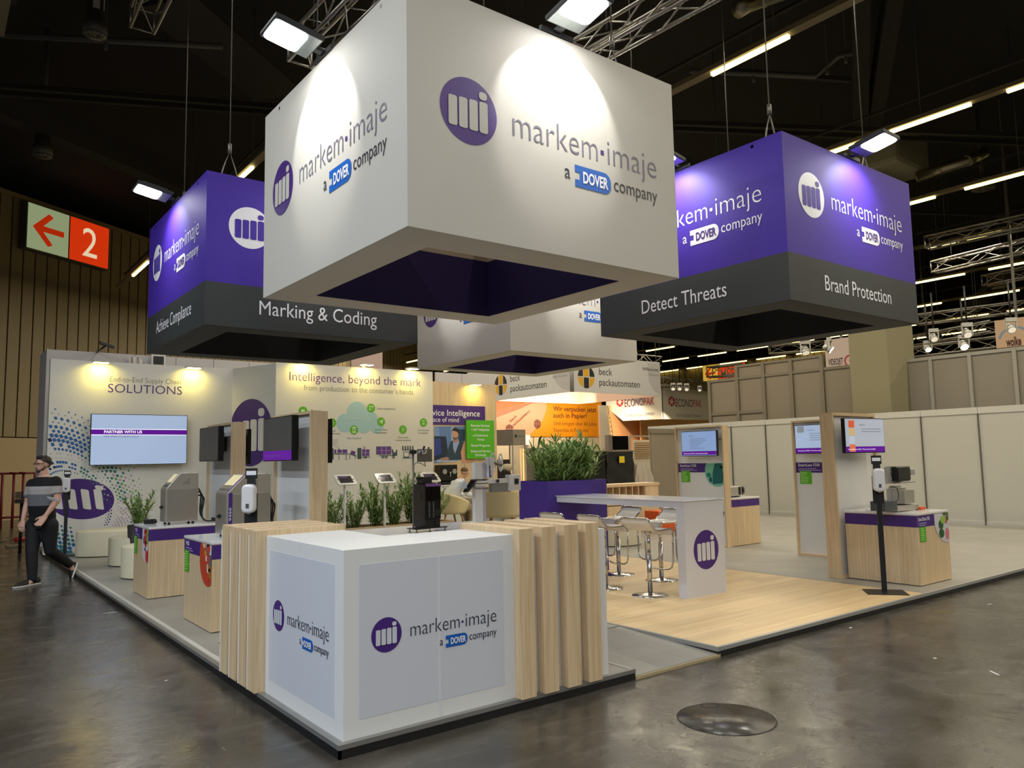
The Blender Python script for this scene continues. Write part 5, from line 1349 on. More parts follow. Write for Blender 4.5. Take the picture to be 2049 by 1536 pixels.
MB().box(bx0 - .003, bx0, by0 + (by1 - by0) * .3, by0 + (by1 - by0) * .62, ztop - .16, ztop - .08).build('side_plate', mat('black_gloss'), bm_)
MB().box(bx0 + .0, bx1 - .07, by0 + .05, by0 + .16, ztop + .012, ztop + .075).box(bx0 - .03, bx0 + .06, by0 + .1, by0 + .13, ztop + .05, ztop + .075).box(bx0 + .02, bx1 - .03, by0 + .03, by1 - .03, ztop, ztop + .012).build('scanner_head', BLACK, bm_, bevel=.004)
f = MB(); f.box(bx0 - .12, bx0 + .02, by0 - .02, by0 + .16, .935, .945).box(bx0 + .0, bx1 + .08, by0 + .0, by0 + .2, .935, .945)
f.build('base_plate', BLACK, bm_)
f = MB()
for x, y in ((bx0 - .1, by0), (bx0 + .06, by0 + .01), (bx1 + .06, by0 + .02), (bx0 - .1, by0 + .14)): f.cyl((x, y, .9), (x, y, .935), .006, n=6).cyl((x, y, .9), (x, y, .908), .018, n=10)
f.build('levelling_feet', ALUD, bm_)
pole = at(826.5, 908, y=by1 + .02)
MB().cyl((pole.x, by1 + .02, .935), (pole.x, by1 + .02, pole.z + .01), .011, n=10).build('camera_pole', ALUD, bm_)
cam_t = thing('inspection_camera', 'black inspection camera and grey box on top of the thin pole', 'camera', (pole.x, by1 + .02, pole.z))
y_ = by1 + .02
MB().obox((pole.x, y_, pole.z + .02), (1, 0, 0), (0, 1, 0), (0, 0, 1), .032, .022, .02).build('camera_body', BLACK, cam_t, bevel=.004)
MB().cyl((pole.x + .03, y_, pole.z + .025), (pole.x + .1, y_, pole.z + .02), .014, n=12).cyl((pole.x + .1, y_, pole.z + .02), (pole.x + .16, y_, pole.z + .018), .022, n=12).build('lens_tube', CHROME, cam_t)
A = at(838, 924, y=y_ + .1); B = at(861, 898, y=y_ + .1)
MB().box(A.x, B.x, y_ + .06, y_ + .14, A.z, B.z).build('grey_box', ALUD, cam_t, bevel=.004); MB().cyl((A.x, y_ + .05, B.z - .06), (A.x + .03, y_ + .03, B.z + .03), .012, n=8).cyl((B.x - .02, y_ + .1, B.z), (B.x - .02, y_ + .1, B.z + .02), .01, n=8).build('lever', BLACK, cam_t)
MB().tube([(pole.x, y_, pole.z - .12), (pole.x + .04, y_, pole.z - .09), (pole.x + .1, y_, pole.z - .10), (pole.x + .15, y_, pole.z - .13), (pole.x + .17, y_ + .05, pole.z - .08)], .004, 5).build('cable', BLACK, cam_t)

# silver column machine with tape reels
CY = 2.75
def cp(u, v, y=CY): return at(u, v, y=y)
sm = thing('label_applicator', 'silver column labelling machine with white tape reels behind the counter', 'machine', (cp(961, 1040).x, CY, .9))
SIL = mat('machine_silver', (216, 214, 210), .35, .1)
xa, xb = cp(951, 1000).x, cp(972, 1000).x; zt_ = cp(960, 925).z
MB().box(xa, xb - .035, CY, CY + .06, .9, zt_).build('column', SIL, sm, bevel=.004); MB().box(xb - .034, xb, CY - .004, CY + .056, .9, zt_).build('column_side', mat('machine_lilac_grey', (176, 170, 182), .4, .1), sm, bevel=.004)
z0_ = cp(960, 962).z
MB().box(xa - .012, xb + .012, CY - .02, CY + .08, cp(960, 973).z, z0_).box(xa - .006, xb + .006, CY - .014, CY + .07, cp(960, 976).z, cp(960, 973.5).z).build('clamp', SIL, sm, bevel=.006)
for v in (958, 966, 975): MB().box(xa - .02, xb + .02, CY - .026, CY + .07, cp(960, v).z - .008, cp(960, v).z).build('clamp_ring', CHROME, sm)
MB().box(xb, cp(1035, 960).x, CY - .02, CY + .05, cp(1000, 966).z, cp(1000, 957).z).build('arm', SIL, sm, bevel=.003)
MB().box(cp(984, 970).x, cp(1020, 970).x, CY - .02, CY + .06, cp(1000, 984).z, cp(1000, 966).z).build('gear_case', mat('machine_grey', (140, 140, 136), .4, .5), sm, bevel=.003)
MB().box(cp(1014, 970).x, cp(1037, 970).x, CY - .05, CY + .03, cp(1000, 982).z, cp(1000, 950).z).build('print_unit', SIL, sm, bevel=.006)
MB().box(cp(1016, 970).x, cp(1036, 970).x, CY - .056, CY - .05, cp(1000, 980).z, cp(1000, 970).z).build('print_window', mat('machine_window', (200, 198, 190), .2), sm)
MB().box(cp(1024, 965).x, cp(1031, 965).x, CY - .07, CY - .045, cp(1000, 969).z, cp(1000, 958).z).build('black_knob', BLACK, sm, bevel=.006)
MB().box(cp(973, 930).x, cp(985, 930).x, CY - .03, CY + .03, cp(980, 956).z, cp(980, 914).z).build('reel_bracket', SIL, sm, bevel=.01)
MB().box(cp(975.5, 930).x, cp(979.5, 930).x, CY - .034, CY - .03, cp(980, 954).z, cp(980, 932).z).build('purple_label', PURPD, sm)
fcx = Face((cp(978.8, 930).x, CY - .034, 0), (0, 0, 1), (0, -1, 0)); fcx.uy = V3((-1, 0, 0))
text(fcx, '2200', cp(980, 951).z, 0, cp(980, 934).z, cap=.014, off=.02, mt=WHT, parent=sm, h=.002)
def reel(u, v, ru, rv, y):
    c = cp(u, v, y); r_ = rv / 190.0; n = V3((.62, -.78, 0)).normalized(); s = V3((.78, .62, 0)); up = V3((0, 0, 1))
    b = MB(); N = 32; q = []
    for R_ in (r_, r_ * .80): q.append([c + s * (R_ * math.cos(2 * PI * k / N)) + up * (R_ * math.sin(2 * PI * k / N)) for k in range(N)])
    b.add(q[0] + q[1] + [p + n * .006 for p in q[0]] + [p + n * .006 for p in q[1]], [(k, (k + 1) % N, N + (k + 1) % N, N + k) for k in range(N)] + [(2 * N + k, 3 * N + k, 3 * N + (k + 1) % N, 2 * N + (k + 1) % N) for k in range(N)] + [(k, 2 * N + k, 2 * N + (k + 1) % N, (k + 1) % N) for k in range(N)] + [(N + k, N + (k + 1) % N, 3 * N + (k + 1) % N, 3 * N + k) for k in range(N)])
    for k in range(3):
        a = .4 + k * 2.09; d = s * math.cos(a) + up * math.sin(a); e = n.cross(d)
        b.prism([c + d * .02 + e * .03, c + d * r_ * .86 + e * .018, c + d * r_ * .86 - e * .018, c + d * .02 - e * .03], n * .006)
    b.cyl(c - n * .01, c + n * .02, .035, n=16)
    b.build('tape_reel', mat('reel_white', (206, 210, 210), .3), sm)
reel(986, 925, 13, 22, CY + .02); reel(1001, 925, 13, 20, CY + .12)
MB().cyl(cp(984, 925), cp(1003, 930, CY + .1), .02, n=12).build('reel_axle', ALUD, sm)
MB().cyl(cp(996, 962, CY - .06), cp(996, 962, CY - .03), .02, n=16).build('roller', BLACK, sm)
MB().tube([cp(998, 958, CY), cp(1002, 945, CY), cp(1010, 940, CY), cp(1018, 944, CY), cp(1023, 950, CY)], .008, 6).build('hose', BLACK, sm)
# monitor on arm facing away, left of the column
MB().prism([cp(917, 977, CY), cp(934, 977, CY), cp(935, 966, CY), cp(931, 961, CY)], (0, .05, 0)).build('screen_hood', mat('hood_pale', (196, 204, 206), .3), sm)
MB().obox(cp(941, 971, CY), V3(cp(933, 984, CY)) - V3(cp(949, 960, CY)), V3((0, 1, 0)), V3((.5, 0, .3)), .085, .06, .016).build('screen_back', BLACKP, sm, bevel=.005)
MB().tube([cp(943, 974, CY), cp(948, 970, CY), cp(952, 966, CY)], .012, 8).build('screen_arm', BLACK, sm)

# labelling machine on the right desk
rm = thing('label_printer', 'silver bracket machine with black cassette on the right-hand desk', 'machine', (7.95, .6, .87))
def rp_(u, v, y=.55): return at(u, v, y=y)
def rb(u0, v0, u1, v1, y0, y1, name, mt_, bev=.003):
    A = rp_(u0, v1, y0); B = rp_(u1, v0, y0); return MB().box(A.x, B.x, y0, y1, max(A.z, .8705), B.z).build(name, mt_, rm, bevel=bev)
rb(1771, 1001, 1795, 1023, .42, .60, 'grey_base_box', mat('box_slate', (70, 76, 80), .4)); rb(1796, 1008, 1838, 1023, .45, .72, 'steel_base', STEEL)
rb(1785, 975, 1812, 1010, .62, .68, 'steel_pillar', ALU); rb(1806, 980, 1827, 1008, .50, .70, 'print_engine', SIL)
rb(1811, 979, 1829, 1008, .46, .60, 'engine_front', STEEL); rb(1783, 970, 1803, 1004, .72, .74, 'back_plate', ALU)
A = lambda u, v: rp_(u, v, .58)
MB().prism([A(1772, 934), A(1798, 934), A(1803, 942), A(1803, 948), A(1797, 954), A(1797, 962), A(1804, 967), A(1772, 968)], (0, .02, 0)).build('bracket_plate', ALU, rm)
rb(1797, 932, 1822, 963, .50, .66, 'black_cassette', BLACKP, .02); rb(1803, 962, 1832, 967, .5, .64, 'tray', ALU, .004)
rb(1823, 937, 1831, 950, .56, .60, 'ring_lug', ALU, .01); rb(1781, 941, 1794, 946, .575, .58, 'slot', mat('slot_shadow', (140, 138, 130), .5), 0); rb(1778, 956, 1790, 962, .575, .58, 'slot', mat('slot_shadow'), 0)
MB().tube([rp_(1783, 972, .5), rp_(1795, 976, .48), rp_(1798, 990, .46), rp_(1797, 1000, .46), rp_(1790, 1006, .46)], .005, 6).build('cable', BLACK, rm)
MB().tube([rp_(1747, 1016, .7), rp_(1748, 1008, .7), rp_(1755, 1003, .7), rp_(1770, 998, .7)], .004, 5).build('cable', BLACK, rm)
pb = thing('power_strip', 'white power strip lying on the right-hand desk by the tower', 'power strip', (7.75, .85, .87)); q = at(1745, 1019, z=.885)
MB().box(q.x - .12, q.x + .14, q.y - .02, q.y + .03, .871, .895).build('body', WHITE_G, pb, bevel=.006); MB().cyl((q.x + .02, q.y, .895), (q.x + .02, q.y, .93), .014, .006, n=8).build('plug', BLACK, pb)
q = at(1848, 1017, z=.885); ob = thing('orange_box', 'small orange box at the back of the right-hand desk', 'box', (q.x, q.y, .87)); MB().box(q.x - .07, q.x + .06, q.y, q.y + .08, .871, .905).build('box_body', mat('orange_box', (200, 84, 40), .5), ob, bevel=.004)
MB().box(q.x - .05, q.x + .04, q.y + .01, q.y + .07, .905, .908).build('lid', mat('orange_box_lid', (214, 120, 60), .5), ob)
# ================================================================== NEIGHBOURING STANDS AND HALL FURNITURE
# white panel wall along the right
PNL = mat('panel_cream', (188, 186, 176), .6); RAIL = mat('panel_rail', (202, 200, 190), .5, .1)
sw_ = thing('shell_wall', 'long wall of cream exhibition panels behind the towers, running to the right edge', 'panel wall', (16.5, 4, FZ))
seams = [-5.7, -4.45, -3.23, -2.0, -.78, .44, 1.66, 2.88, 4.106, 5.2, 6.25, 7.3, 8.28, 9.417, 10.5, 11.6, 12.6]
for a, b in zip(seams, seams[1:]):
    MB().box(16.45, 16.48, a + .012, b - .012, .07, 2.42).build('panel', PNL, sw_)
    MB().box(16.43, 16.5, a + .004, b - .004, 2.42, 2.56).build('top_rail', RAIL, sw_); MB().box(16.43, 16.5, a + .004, b - .004, FZ + .002, .07).build('bottom_rail', RAIL, sw_)
    MB().box(16.42, 16.5, a - .012, a + .012, FZ + .002, 2.42).build('post', ALUD, sw_)
TAU = mat('panel_taupe', (142, 131, 112), .65); TAUF = mat('frame_taupe', (130, 120, 102), .6)
tw = thing('framed_wall', 'tall taupe framed wall rising behind the cream panel wall', 'panel wall', (17.9, 6, FZ))
us = [(1420, 760), (1476, 752), (1529, 746), (1585, 738), (1647, 733), (1707, 727)]
yy = [at(u, 780, x=17.8).y for u, v in us]
for i, (a, b) in enumerate(zip(yy, yy[1:])):
    zt_ = 3.98
    MB().box(17.82, 17.84, b + .06, a - .06, 2.95 if i < 2 else 0, zt_ - .08).build('panel', TAU, tw)
    if i < 2:
        MB().box(17.82, 17.84, b + .06, a - .06, 0, 2.85).build('panel', TAU, tw); MB().box(17.78, 17.86, b + .05, a - .05, 2.85, 2.95).build('rail', TAUF, tw)
    MB().box(17.78, 17.86, b + .05, a - .05, zt_ - .08, zt_).build('rail', TAUF, tw)
    if 1 <= i < 4 + 0:
        MB().box(17.82, 17.84, b + .06, a - .06, zt_ + .0, zt_ + .30).build('panel', TAU, tw); MB().box(17.78, 17.86, b + .05, a - .05, zt_ + .30, zt_ + .37).build('rail', TAUF, tw)
for i, y in enumerate(yy): MB().box(17.76, 17.86, y - .05, y + .05, FZ + .002, 4.35 if 1 <= i <= 4 else 3.98).build('post', TAUF, tw)
tw2 = thing('framed_wall', 'tall grey framed wall right of the concrete column', 'panel wall', (17.9, 3, FZ))
yy = [5.3, at(1866, 780, x=17.8).y, at(1945, 780, x=17.8).y, at(2036, 780, x=17.8).y, .9, -.5, -2]
for i, (a, b) in enumerate(zip(yy, yy[1:])):
    MB().box(17.82, 17.84, b + .05, a - .05, 0, 3.87).build('panel', mat('panel_grey', (146, 138, 124), .65), tw2); MB().box(17.78, 17.86, b + .04, a - .04, 3.87, 3.95).build('rail', mat('frame_grey', (164, 160, 148), .5), tw2)
for y in yy: MB().box(17.76, 17.86, y - .04, y + .04, FZ + .002, 3.95).build('post', mat('frame_grey'), tw2)
# taupe cross wall at the left end of the cream wall
tx = thing('framed_wall', 'dark taupe panel standing left of the SmartLase C350 tower', 'panel wall', (13.5, 10.2, FZ))
p0_ = at(1302, 858, y=10.2); p1_ = at(1362, 858, y=10.2)
MB().box(p0_.x, p1_.x, 10.2, 10.26, FZ + .002, p0_.z - .12).build('panel', TAU, tx); MB().box(p0_.x - .03, p1_.x + 1.5, 10.17, 10.28, p0_.z - .12, p0_.z + .01).build('top_rail', TAUF, tx)

def boxpx(name, u0, v0, u1, v1, y, d, mt_, parent=None, bevel=0, zmin=None):
    A = at(u0, v1, y=y); B = at(u1, v0, y=y); z0 = A.z if zmin is None else zmin
    return MB().box(A.x, B.x, y, y + d, z0, B.z).build(name, mt_, parent, bevel=bevel)

# ---- packaging stand with hung white banner cube
BKW = mat('banner_white', (206, 204, 200), .6); BKI = mat('banner_inner', (222, 196, 178), .6)
c = at(1145, 783, z=4.0); bk_c = c; zt_ = 5.35; sb = 4.75
bk = thing('hanging_banner', 'white hanging banner cube with round black and yellow emblem, behind the plants', 'hanging sign', (c.x + 2, c.y + 2, 4))
MB().box(c.x, c.x + sb, c.y, c.y + .04, 4, zt_).build('front_panel', BKW, bk); MB().box(c.x, c.x + .04, c.y + .041, c.y + sb + 2, 4, zt_).build('left_panel', BKW, bk)
MB().box(c.x + .2, c.x + sb, c.y + sb, c.y + sb + .04, 4, zt_).build('back_panel', BKI, bk); MB().box(c.x + sb - .04, c.x + sb, c.y + .05, c.y + sb - .01, 4, zt_).build('right_panel', BKI, bk)
MB().box(c.x + .041, c.x + .05, c.y + .05, c.y + sb, 4, zt_).box(c.x + .05, c.x + sb - .05, c.y + .041, c.y + .05, 4, zt_).build('inner_panel', BKI, bk)
MB().cyl((c.x - .06, c.y - .06, 3.98), (c.x - .06, c.y - .06, zt_ + .1), .07, n=12).build('corner_tube', ALU, bk)
cb = MB()
for dx, dy in ((.1, .1), (sb - .1, .1), (.1, sb), (sb - .1, sb)): cb.cyl((c.x + dx, c.y + dy, zt_), (c.x + dx, c.y + dy, 11.6), .01, n=4)
cb.build('cables', mat('cable_steel'), bk)
YEL = mat('emblem_yellow', (222, 168, 20), .5); BK = mat('emblem_black', (34, 34, 36), .5); GR = mat('banner_greydisc', (186, 182, 178), .6)
def quadrant_emblem(fc, cx_, cy_, R, parent, mono=None):
    for i, (x0, x1) in enumerate(((-1, -.39), (-.30, .30), (.39, 1))):
        for j, (y0, y1) in enumerate(((-1, -.045), (.045, 1))):
            pts = []
            for x, y in circ(0, 0, 1, 64): pts.append((min(max(x, x0), x1), min(max(y, y0), y1)))
            if i != 1: pts = [(x, y) for x, y in pts if x * x + y * y <= 1.001]
            key = mono or (YEL if (i + j) % 2 == 0 else BK)
            decal(fc, [[(cx_ + x * R, cy_ + y * R) for x, y in pts]], 'emblem_piece', key, parent, .004)
fb_ = Face((c.x, c.y, 0), (1, 0, 0), (0, -1, 0)); fl_ = Face((c.x, c.y, 0), (0, -1, 0), (-1, 0, 0))
for fc, eu, ev, t0, tb1, tb2 in ((fb_, 1173, 754, 1199, (1225, 753), (1280, 770)), (fl_, 1002, 770, 1021, (1041, 766), (1094, 778))):
    ec = fc.px(eu, ev); quadrant_emblem(fc, ec[0], ec[1], .42, bk)
    a0 = fc.px(t0, 760)[0]; A = fc.px(tb1[0], tb1[1]); B = fc.px(tb2[0], tb2[1])
    zb_ = 4.52; text(fc, 'beck', a0, zb_ + .16, A[0], cap=.26, mt=BK, parent=bk); text(fc, 'packautomaten', a0, zb_ - .24, B[0], cap=.26, mt=BK, parent=bk)
a, b = fb_.px(1318, 745); text(fb_, 'Willkommen', a - .95, 4.98, a, cap=.12, mt=BK, parent=bk, off=.01); text(fb_, 'Welcome', a - .6, 4.78, a, cap=.1, mt=GREYT, parent=bk)
a, b = fl_.px(1136, 752); text(fl_, 'your success.', a - .85, b, a, cap=.1, mt=GREYT, parent=bk)
g = [(fl_.px(1104, 745)), (fl_.px(1112, 765)), (fl_.px(1125, 778)), (-.05, 4.02), (-.05, 5.3), (fl_.px(1104, 745)[0], 5.3)]; decal(fl_, [g], 'grey_disc', GR, bk, .002)
g = [(fb_.px(1298, 762)), (fb_.px(1307, 780)), (sb - .02, 4.03), (sb - .02, 5.3), (fb_.px(1296, 740)[0], 5.3)]; decal(fb_, [g], 'grey_disc', GR, bk, .002)

pw_ = thing('poster_wall', 'wall with orange poster about packing in paper, beyond the purple plant box', 'poster wall', (19, 22, FZ))
boxpx('orange_board', 985, 792, 1203, 873, 22, .06, mat('poster_orange', (240, 150, 12), .5), pw_)
boxpx('paper_photo', 985, 792, 1133, 872, 21.99, .01, mat('poster_peach', (226, 160, 120), .5, vary=.15, vscale=.8), pw_) if 0 else None
fo = Face((0, 21.98, 0), (1, 0, 0), (0, -1, 0)); 
g = [fo.px(u, v) for u, v in ((985, 792), (1094, 804), (1093, 820), (1086, 840), (1074, 856), (1060, 869), (1056, 872), (985, 872))]; MB().prism([fo.p(a, b, 0) for a, b in g], (0, .02, 0)).build('paper_photo', mat('poster_peach', (226, 160, 124), .5, vary=.12, vscale=.6), pw_)
g = [fo.px(u, v) for u, v in ((985, 792), (1052, 797), (1050, 806), (1020, 815), (985, 826))]; decal(fo, [g], 'fold_shape', mat('poster_deep', (232, 110, 50), .5), pw_, .005)
g = [fo.px(u, v) for u, v in ((985, 826), (1050, 806), (1070, 804), (1040, 818), (985, 838))]; decal(fo, [g], 'fold_shape', mat('poster_brown', (190, 112, 74), .5), pw_, .004)
BRN = mat('poster_ink', (96, 44, 30), .5)
for s_, u0, v, u1, cap, off in (('Wir verpacken jetzt', 1107, 823, 1193, .34, .015), ('auch in Papier!', 1107, 836, 1174, .34, .015), ('Und bringen über 60 Jahre', 1108, 851, 1194, .28, -.005), ('Expertise in Folie mit.', 1108, 864, 1178, .28, -.005)):
    A = Face((0, 22, 0), (1, 0, 0), (0, -1, 0)); a = A.px(u0, v); b = A.px(u1, v); text(A, s_, a[0], (a[1] + b[1]) / 2, b[0], cap=cap * .62, off=off, mt=BRN, parent=pw_)
for u, v in ((1019, 858), (1075, 848)):
    a, b = fo.px(u, v); quadrant_emblem(Face((0, 21.97, 0), (1, 0, 0), (0, -1, 0)), a, b, .20, pw_, mono=mat('poster_ink2', (120, 66, 50), .5))
fo2 = Face((0, 21.96, 0), (.82, 0, .57), (0, -1, 0)); fo2.ux = V3((.82, 0, .57)).normalized(); fo2.uy = V3((-.57, 0, .82)).normalized()
a, b = fo.px(1025, 852); q = fo.p(a, b, 0); ax = (q - fo2.O).dot(fo2.ux); ay = (q - fo2.O).dot(fo2.uy)
text(fo2, 'beck', ax, ay + .18, ax + .45, cap=.13, mt=BRN, parent=pw_); text(fo2, 'packautomaten', ax, ay - .05, ax + 1.2, cap=.13, mt=BRN, parent=pw_)
CRW = mat('cream_wall', (222, 204, 172), .6)
for u0, u1 in ((985, 1068), (1068.5, 1140), (1140.5, 1203)): boxpx('lower_panel', u0, 873, u1, 960, 22.05, .05, CRW, pw_, zmin=FZ + .002)
boxpx('white_post', 1204, 811, 1218, 960, 21.9, .1, mat('post_cream', (226, 214, 190), .6), pw_, zmin=FZ + .002)
boxpx('white_post', 1218, 872, 1262, 960, 22.3, .1, mat('post_cream'), pw_, zmin=FZ + .002)
tag(boxpx('grey_board', 1052, 895, 1180, 960, 15.5, .05, mat('board_grey', (116, 108, 98), .6), None, zmin=FZ + .002), 'low grey partition board behind the oleanders', 'partition')
pc = at(1056, 880, y=21.5); tag(boxpx('small_poster', 1052, 870, 1061, 890, 21.9, .03, WHT), 'tiny white poster with dark figure, left of the oleanders on the cream wall', 'poster')
# showcase of glass
sx0, sx1 = at(1007, 900, y=14.5).x, at(1052, 900, y=14.5).x; xm = at(1026.5, 900, y=14.5).x; zt_ = at(1030, 859, y=14.5).z; zh = at(1030, 890, y=14.5).z
shc = thing('showcase', 'tall glass showcase with taupe header and warm edge lights, left of the plant box', 'display case', ((sx0 + sx1) / 2, 14.7, FZ))
HD = mat('header_taupe', (136, 126, 112), .5)
MB().box(xm, sx1, 14.5, 15.3, zh, zt_).build('header', HD, shc); MB().prism([(xm - .01, 14.5, zh), (sx0, 15.0, zh), (sx0, 15.0, zt_), (xm - .01, 14.5, zt_)], (0, .4, 0)).build('header_side', mat('header_taupe2', (124, 114, 102), .5), shc)
fh = Face((0, 14.5, 0), (1, 0, 0), (0, -1, 0)); a, b = fh.px(1032, 872); quadrant_emblem(fh, a, b, .05, shc, mono=BK); text(fh, 'beck packautomaten', a + .09, b - .02, a + .36, cap=.03, mt=BK, parent=shc)
for x, y in ((xm, 14.5), (sx1, 14.5), (sx0, 15.0), (sx1, 15.3)): MB().box(x - .02, x + .02, y, y + .04, FZ + .002, zh).build('post', ALU, shc)
for x, y in ((sx1 - .05, 14.56), (sx0 + .05, 15.0)): MB().box(x - .01, x + .01, y, y + .02, .6, zh - .1).build('light_edge', mat('warm_light', (255, 180, 100), .4, emit=3.0), shc)
MB().box(sx0 + .05, sx1 - .04, 15.0, 15.3, FZ + .002, .55).build('cabinet_base', mat('case_yellow', (170, 140, 40), .5), shc); MB().box(sx0 + .05, sx1 - .04, 14.95, 15.3, 1.05, 1.08).build('glass_shelf', mat('shelf_dark', (40, 38, 36), .3), shc)
MB().box(sx0 + .05, sx1 - .04, 15.28, 15.3, .56, 1.6).build('dark_back', mat('case_back', (44, 38, 32), .5), shc)
MB().sph((xm + .05, 14.95, .78), .3, .14, .2, 14, 8).build('paper_pack', mat('paper_tan', (176, 130, 86), .7), shc); MB().sph((xm + .1, 14.95, 1.35), .22, .12, .12, 12, 6).build('pack', mat('pack_white', (196, 186, 160), .5), shc)
GL = mat('clear_glass', (240, 245, 245), .03, trans=1.0, alpha=.25)
MB().box(xm + .02, sx1 - .02, 14.505, 14.511, .0, zh).build('glass_pane', GL, shc)
# ---- peach wall and second banner cube
pch = thing('peach_wall', 'peach coloured wall of the stand beyond the oak shelf', 'stand wall', (26, 25, FZ))
boxpx('wall_panel', 1204, 815, 1300, 960, 26, .1, mat('peach_paint', (222, 160, 106), .6), pch, zmin=FZ + .002); boxpx('wall_panel', 1283, 832, 1425, 870, 25.5, .1, mat('peach_paint2', (226, 172, 110), .6), pch, zmin=FZ + .002)
boxpx('ledge', 1262, 871, 1303, 874, 18, .3, mat('ledge_pink', (212, 178, 150), .5), pch)
c = at(1325, 838, z=3.5); zt_ = at(1325, 775, y=c.y).z
eb = thing('hanging_banner', 'cream hanging banner pair with red lettering, under a truss with three spots', 'hanging sign', (c.x + 1, c.y + 1, 3.5))
EW = mat('banner_cream', (208, 200, 182), .6); xr = at(1421, 840, y=c.y).x
MB().box(c.x, xr, c.y, c.y + .05, 3.5, zt_).build('front_panel', EW, eb)
fl_ = Face((c.x, c.y, 0), (0, -1, 0), (-1, 0, 0)); fr_ = Face((c.x, c.y, 0), (1, 0, 0), (0, -1, 0))
g = [(0, 3.5), (0, zt_), (fl_.px(1211, 790)[0], zt_ - .4), (fl_.px(1211, 805)[0], 4.4), (fl_.px(1245, 839)[0], 3.55)]
MB().prism([fl_.p(a, b, -.05) for a, b in g], (.05, 0, 0)).build('left_panel', EW, eb)
RD = mat('banner_red', (176, 30, 50), .5); VL = mat('banner_violet', (90, 30, 80), .5)
for fc, u0, um, u1, v, es in ((fr_, 1352, 1386, 1404, 813, 1343.5), (fl_, 1250, 1287, 1309, 814, 1240)):
    A, M, B = fc.px(u0, v), fc.px(um, v), fc.px(u1, v); cap = .40
    text(fc, 'ECONO', A[0], A[1], M[0], cap=cap, mt=VL, parent=eb); text(fc, 'PAK', M[0] + .04, A[1], B[0], cap=cap, mt=RD, parent=eb)
    text(fc, 'THE PACKAGING COMPANY', A[0], A[1] - .55, B[0], cap=.16, mt=GREYT, parent=eb)
    E_ = fc.px(es, v - 12); n = 6
    for k in range(6):
        a0 = 2 * PI * k / 6 + .1; a1 = a0 + .85; R0, R1 = .27, .14
        decal(fc, [[(E_[0] + R0 * math.cos(a0), E_[1] + .3 + R0 * math.sin(a0) - .35), (E_[0] + R0 * math.cos(a1), E_[1] - .05 + R0 * math.sin(a1)), (E_[0] + R1 * math.cos(a1), E_[1] - .05 + R1 * math.sin(a1)), (E_[0] + R1 * math.cos(a0), E_[1] - .05 + R1 * math.sin(a0))]], 'emblem_piece', RD, eb, .01)
cb = MB()
for x, y in ((c.x, c.y + .02), (xr, c.y + .02), (c.x + .1, c.y + 5)): cb.cyl((x, y, zt_ - .1), (x, y, 11.6), .012, n=4)
cb.build('cables', mat('cable_steel'), eb)
truss(at(1322, 762, y=c.y - .5), at(1424, 774, y=c.y - .5), .4, 'truss with small spots just above the cream banner pair', r=.035, pitch=.7, n=4)
truss(at(1420, 745, x=30), at(1490, 738, x=30), .5, 'truss crossing in front of the small red light box', r=.04, pitch=.8, n=4)
truss(at(1278, 718, x=24), at(1318, 722, x=24), .4, 'short dark truss right of the farthest white sign', r=.035, pitch=.5, n=4)

def spot_can(label, u, v, x, rpx, lit, aim=(-.6, -.5, -.8), top=None):
    p = at(u, v, x=x); d = (p - CAM).dot(CW); r = rpx * d / F_PX; a = V3(aim).normalized()
    t = thing('spotlight', label, 'spotlight', tuple(p)); s = a.cross(V3((0, 0, 1))).normalized()
    MB().cyl(p - a * r * 1.6, p - a * r * .2, r * .7, r * .95, 16).cyl(p - a * r * .2, p + a * r * .5, r * .95, r * 1.05, 16).build('can', ALU, t)
    MB().cyl(p + a * r * .46, p + a * r * .53, r * .9, n=16).build('lens', mat('spot_lens_lit', (255, 232, 180), .3, emit=7.0) if lit else mat('spot_lens_dim', (226, 214, 190), .3, emit=.8), t)
    h = r * 2.6; MB().obox(p + s * r * 1.15 + V3((0, 0, h * .4)), s, s.cross(V3((0, 0, 1))), (0, 0, 1), .012, r * .25, h * .55).obox(p - s * r * 1.15 + V3((0, 0, h * .4)), s, s.cross(V3((0, 0, 1))), (0, 0, 1), .012, r * .25, h * .55).obox(p + V3((0, 0, h * .9)), s, s.cross(V3((0, 0, 1))), (0, 0, 1), r * 1.2, r * .5, r * .5).build('yoke', ALU, t)
    MB().cyl(p + V3((0, 0, h)), p + V3((0, 0, h + 1.0)), .02, n=6).build('clamp', BLACK, t)
spot_can('spotlight with hanging lens just left of the concrete column, nearer pair member', 1612, 703, 20, 8, False, (-.3, -.4, -.9))
spot_can('spotlight bright at its rim beside the pale sign, left of the concrete column', 1660, 698, 20, 8, True, (.3, -.7, -.6))
spot_can('lit round spotlight on lowest truss just right of the concrete column', 1857, 698, 19.5, 6, True)
spot_can('brightest round spotlight on lowest truss, right of the concrete column', 1929, 692, 19.5, 8, True)
spot_can('dim spotlight above the lit one, right of the concrete column', 1869, 677, 19.5, 7, False)
spot_can('dim spotlight above the brightest one', 1936, 668, 19.5, 8, False)
spot_can('spotlight overlapping the tan sign at the right edge', 2024, 658, 19.5, 8, False)
spot_can('leftmost small spot over the cream banner pair', 1347, 777, 28.1, 4, False); spot_can('middle small spot over the cream banner pair', 1360, 777, 28.1, 4, False)
spot_can('third small spot over the cream banner pair', 1374, 778, 28.1, 4, False); spot_can('lone small spot at the right end over the cream banner pair', 1400, 780, 28.1, 3, False)
for u_ in (1347, 1360, 1374): q = at(u_, 778, x=27.6); spot('banner_spot', q, (.35, .6, -1.6), 900, (1, .9, .66), math.radians(60), .5)
q = at(1250, 790, x=27.0); spot('banner_spot', q, (.8, .35, -1.2), 110, (1, .9, .66), math.radians(80), .6)  # extra lamp with no can, added to brighten the left banner panel
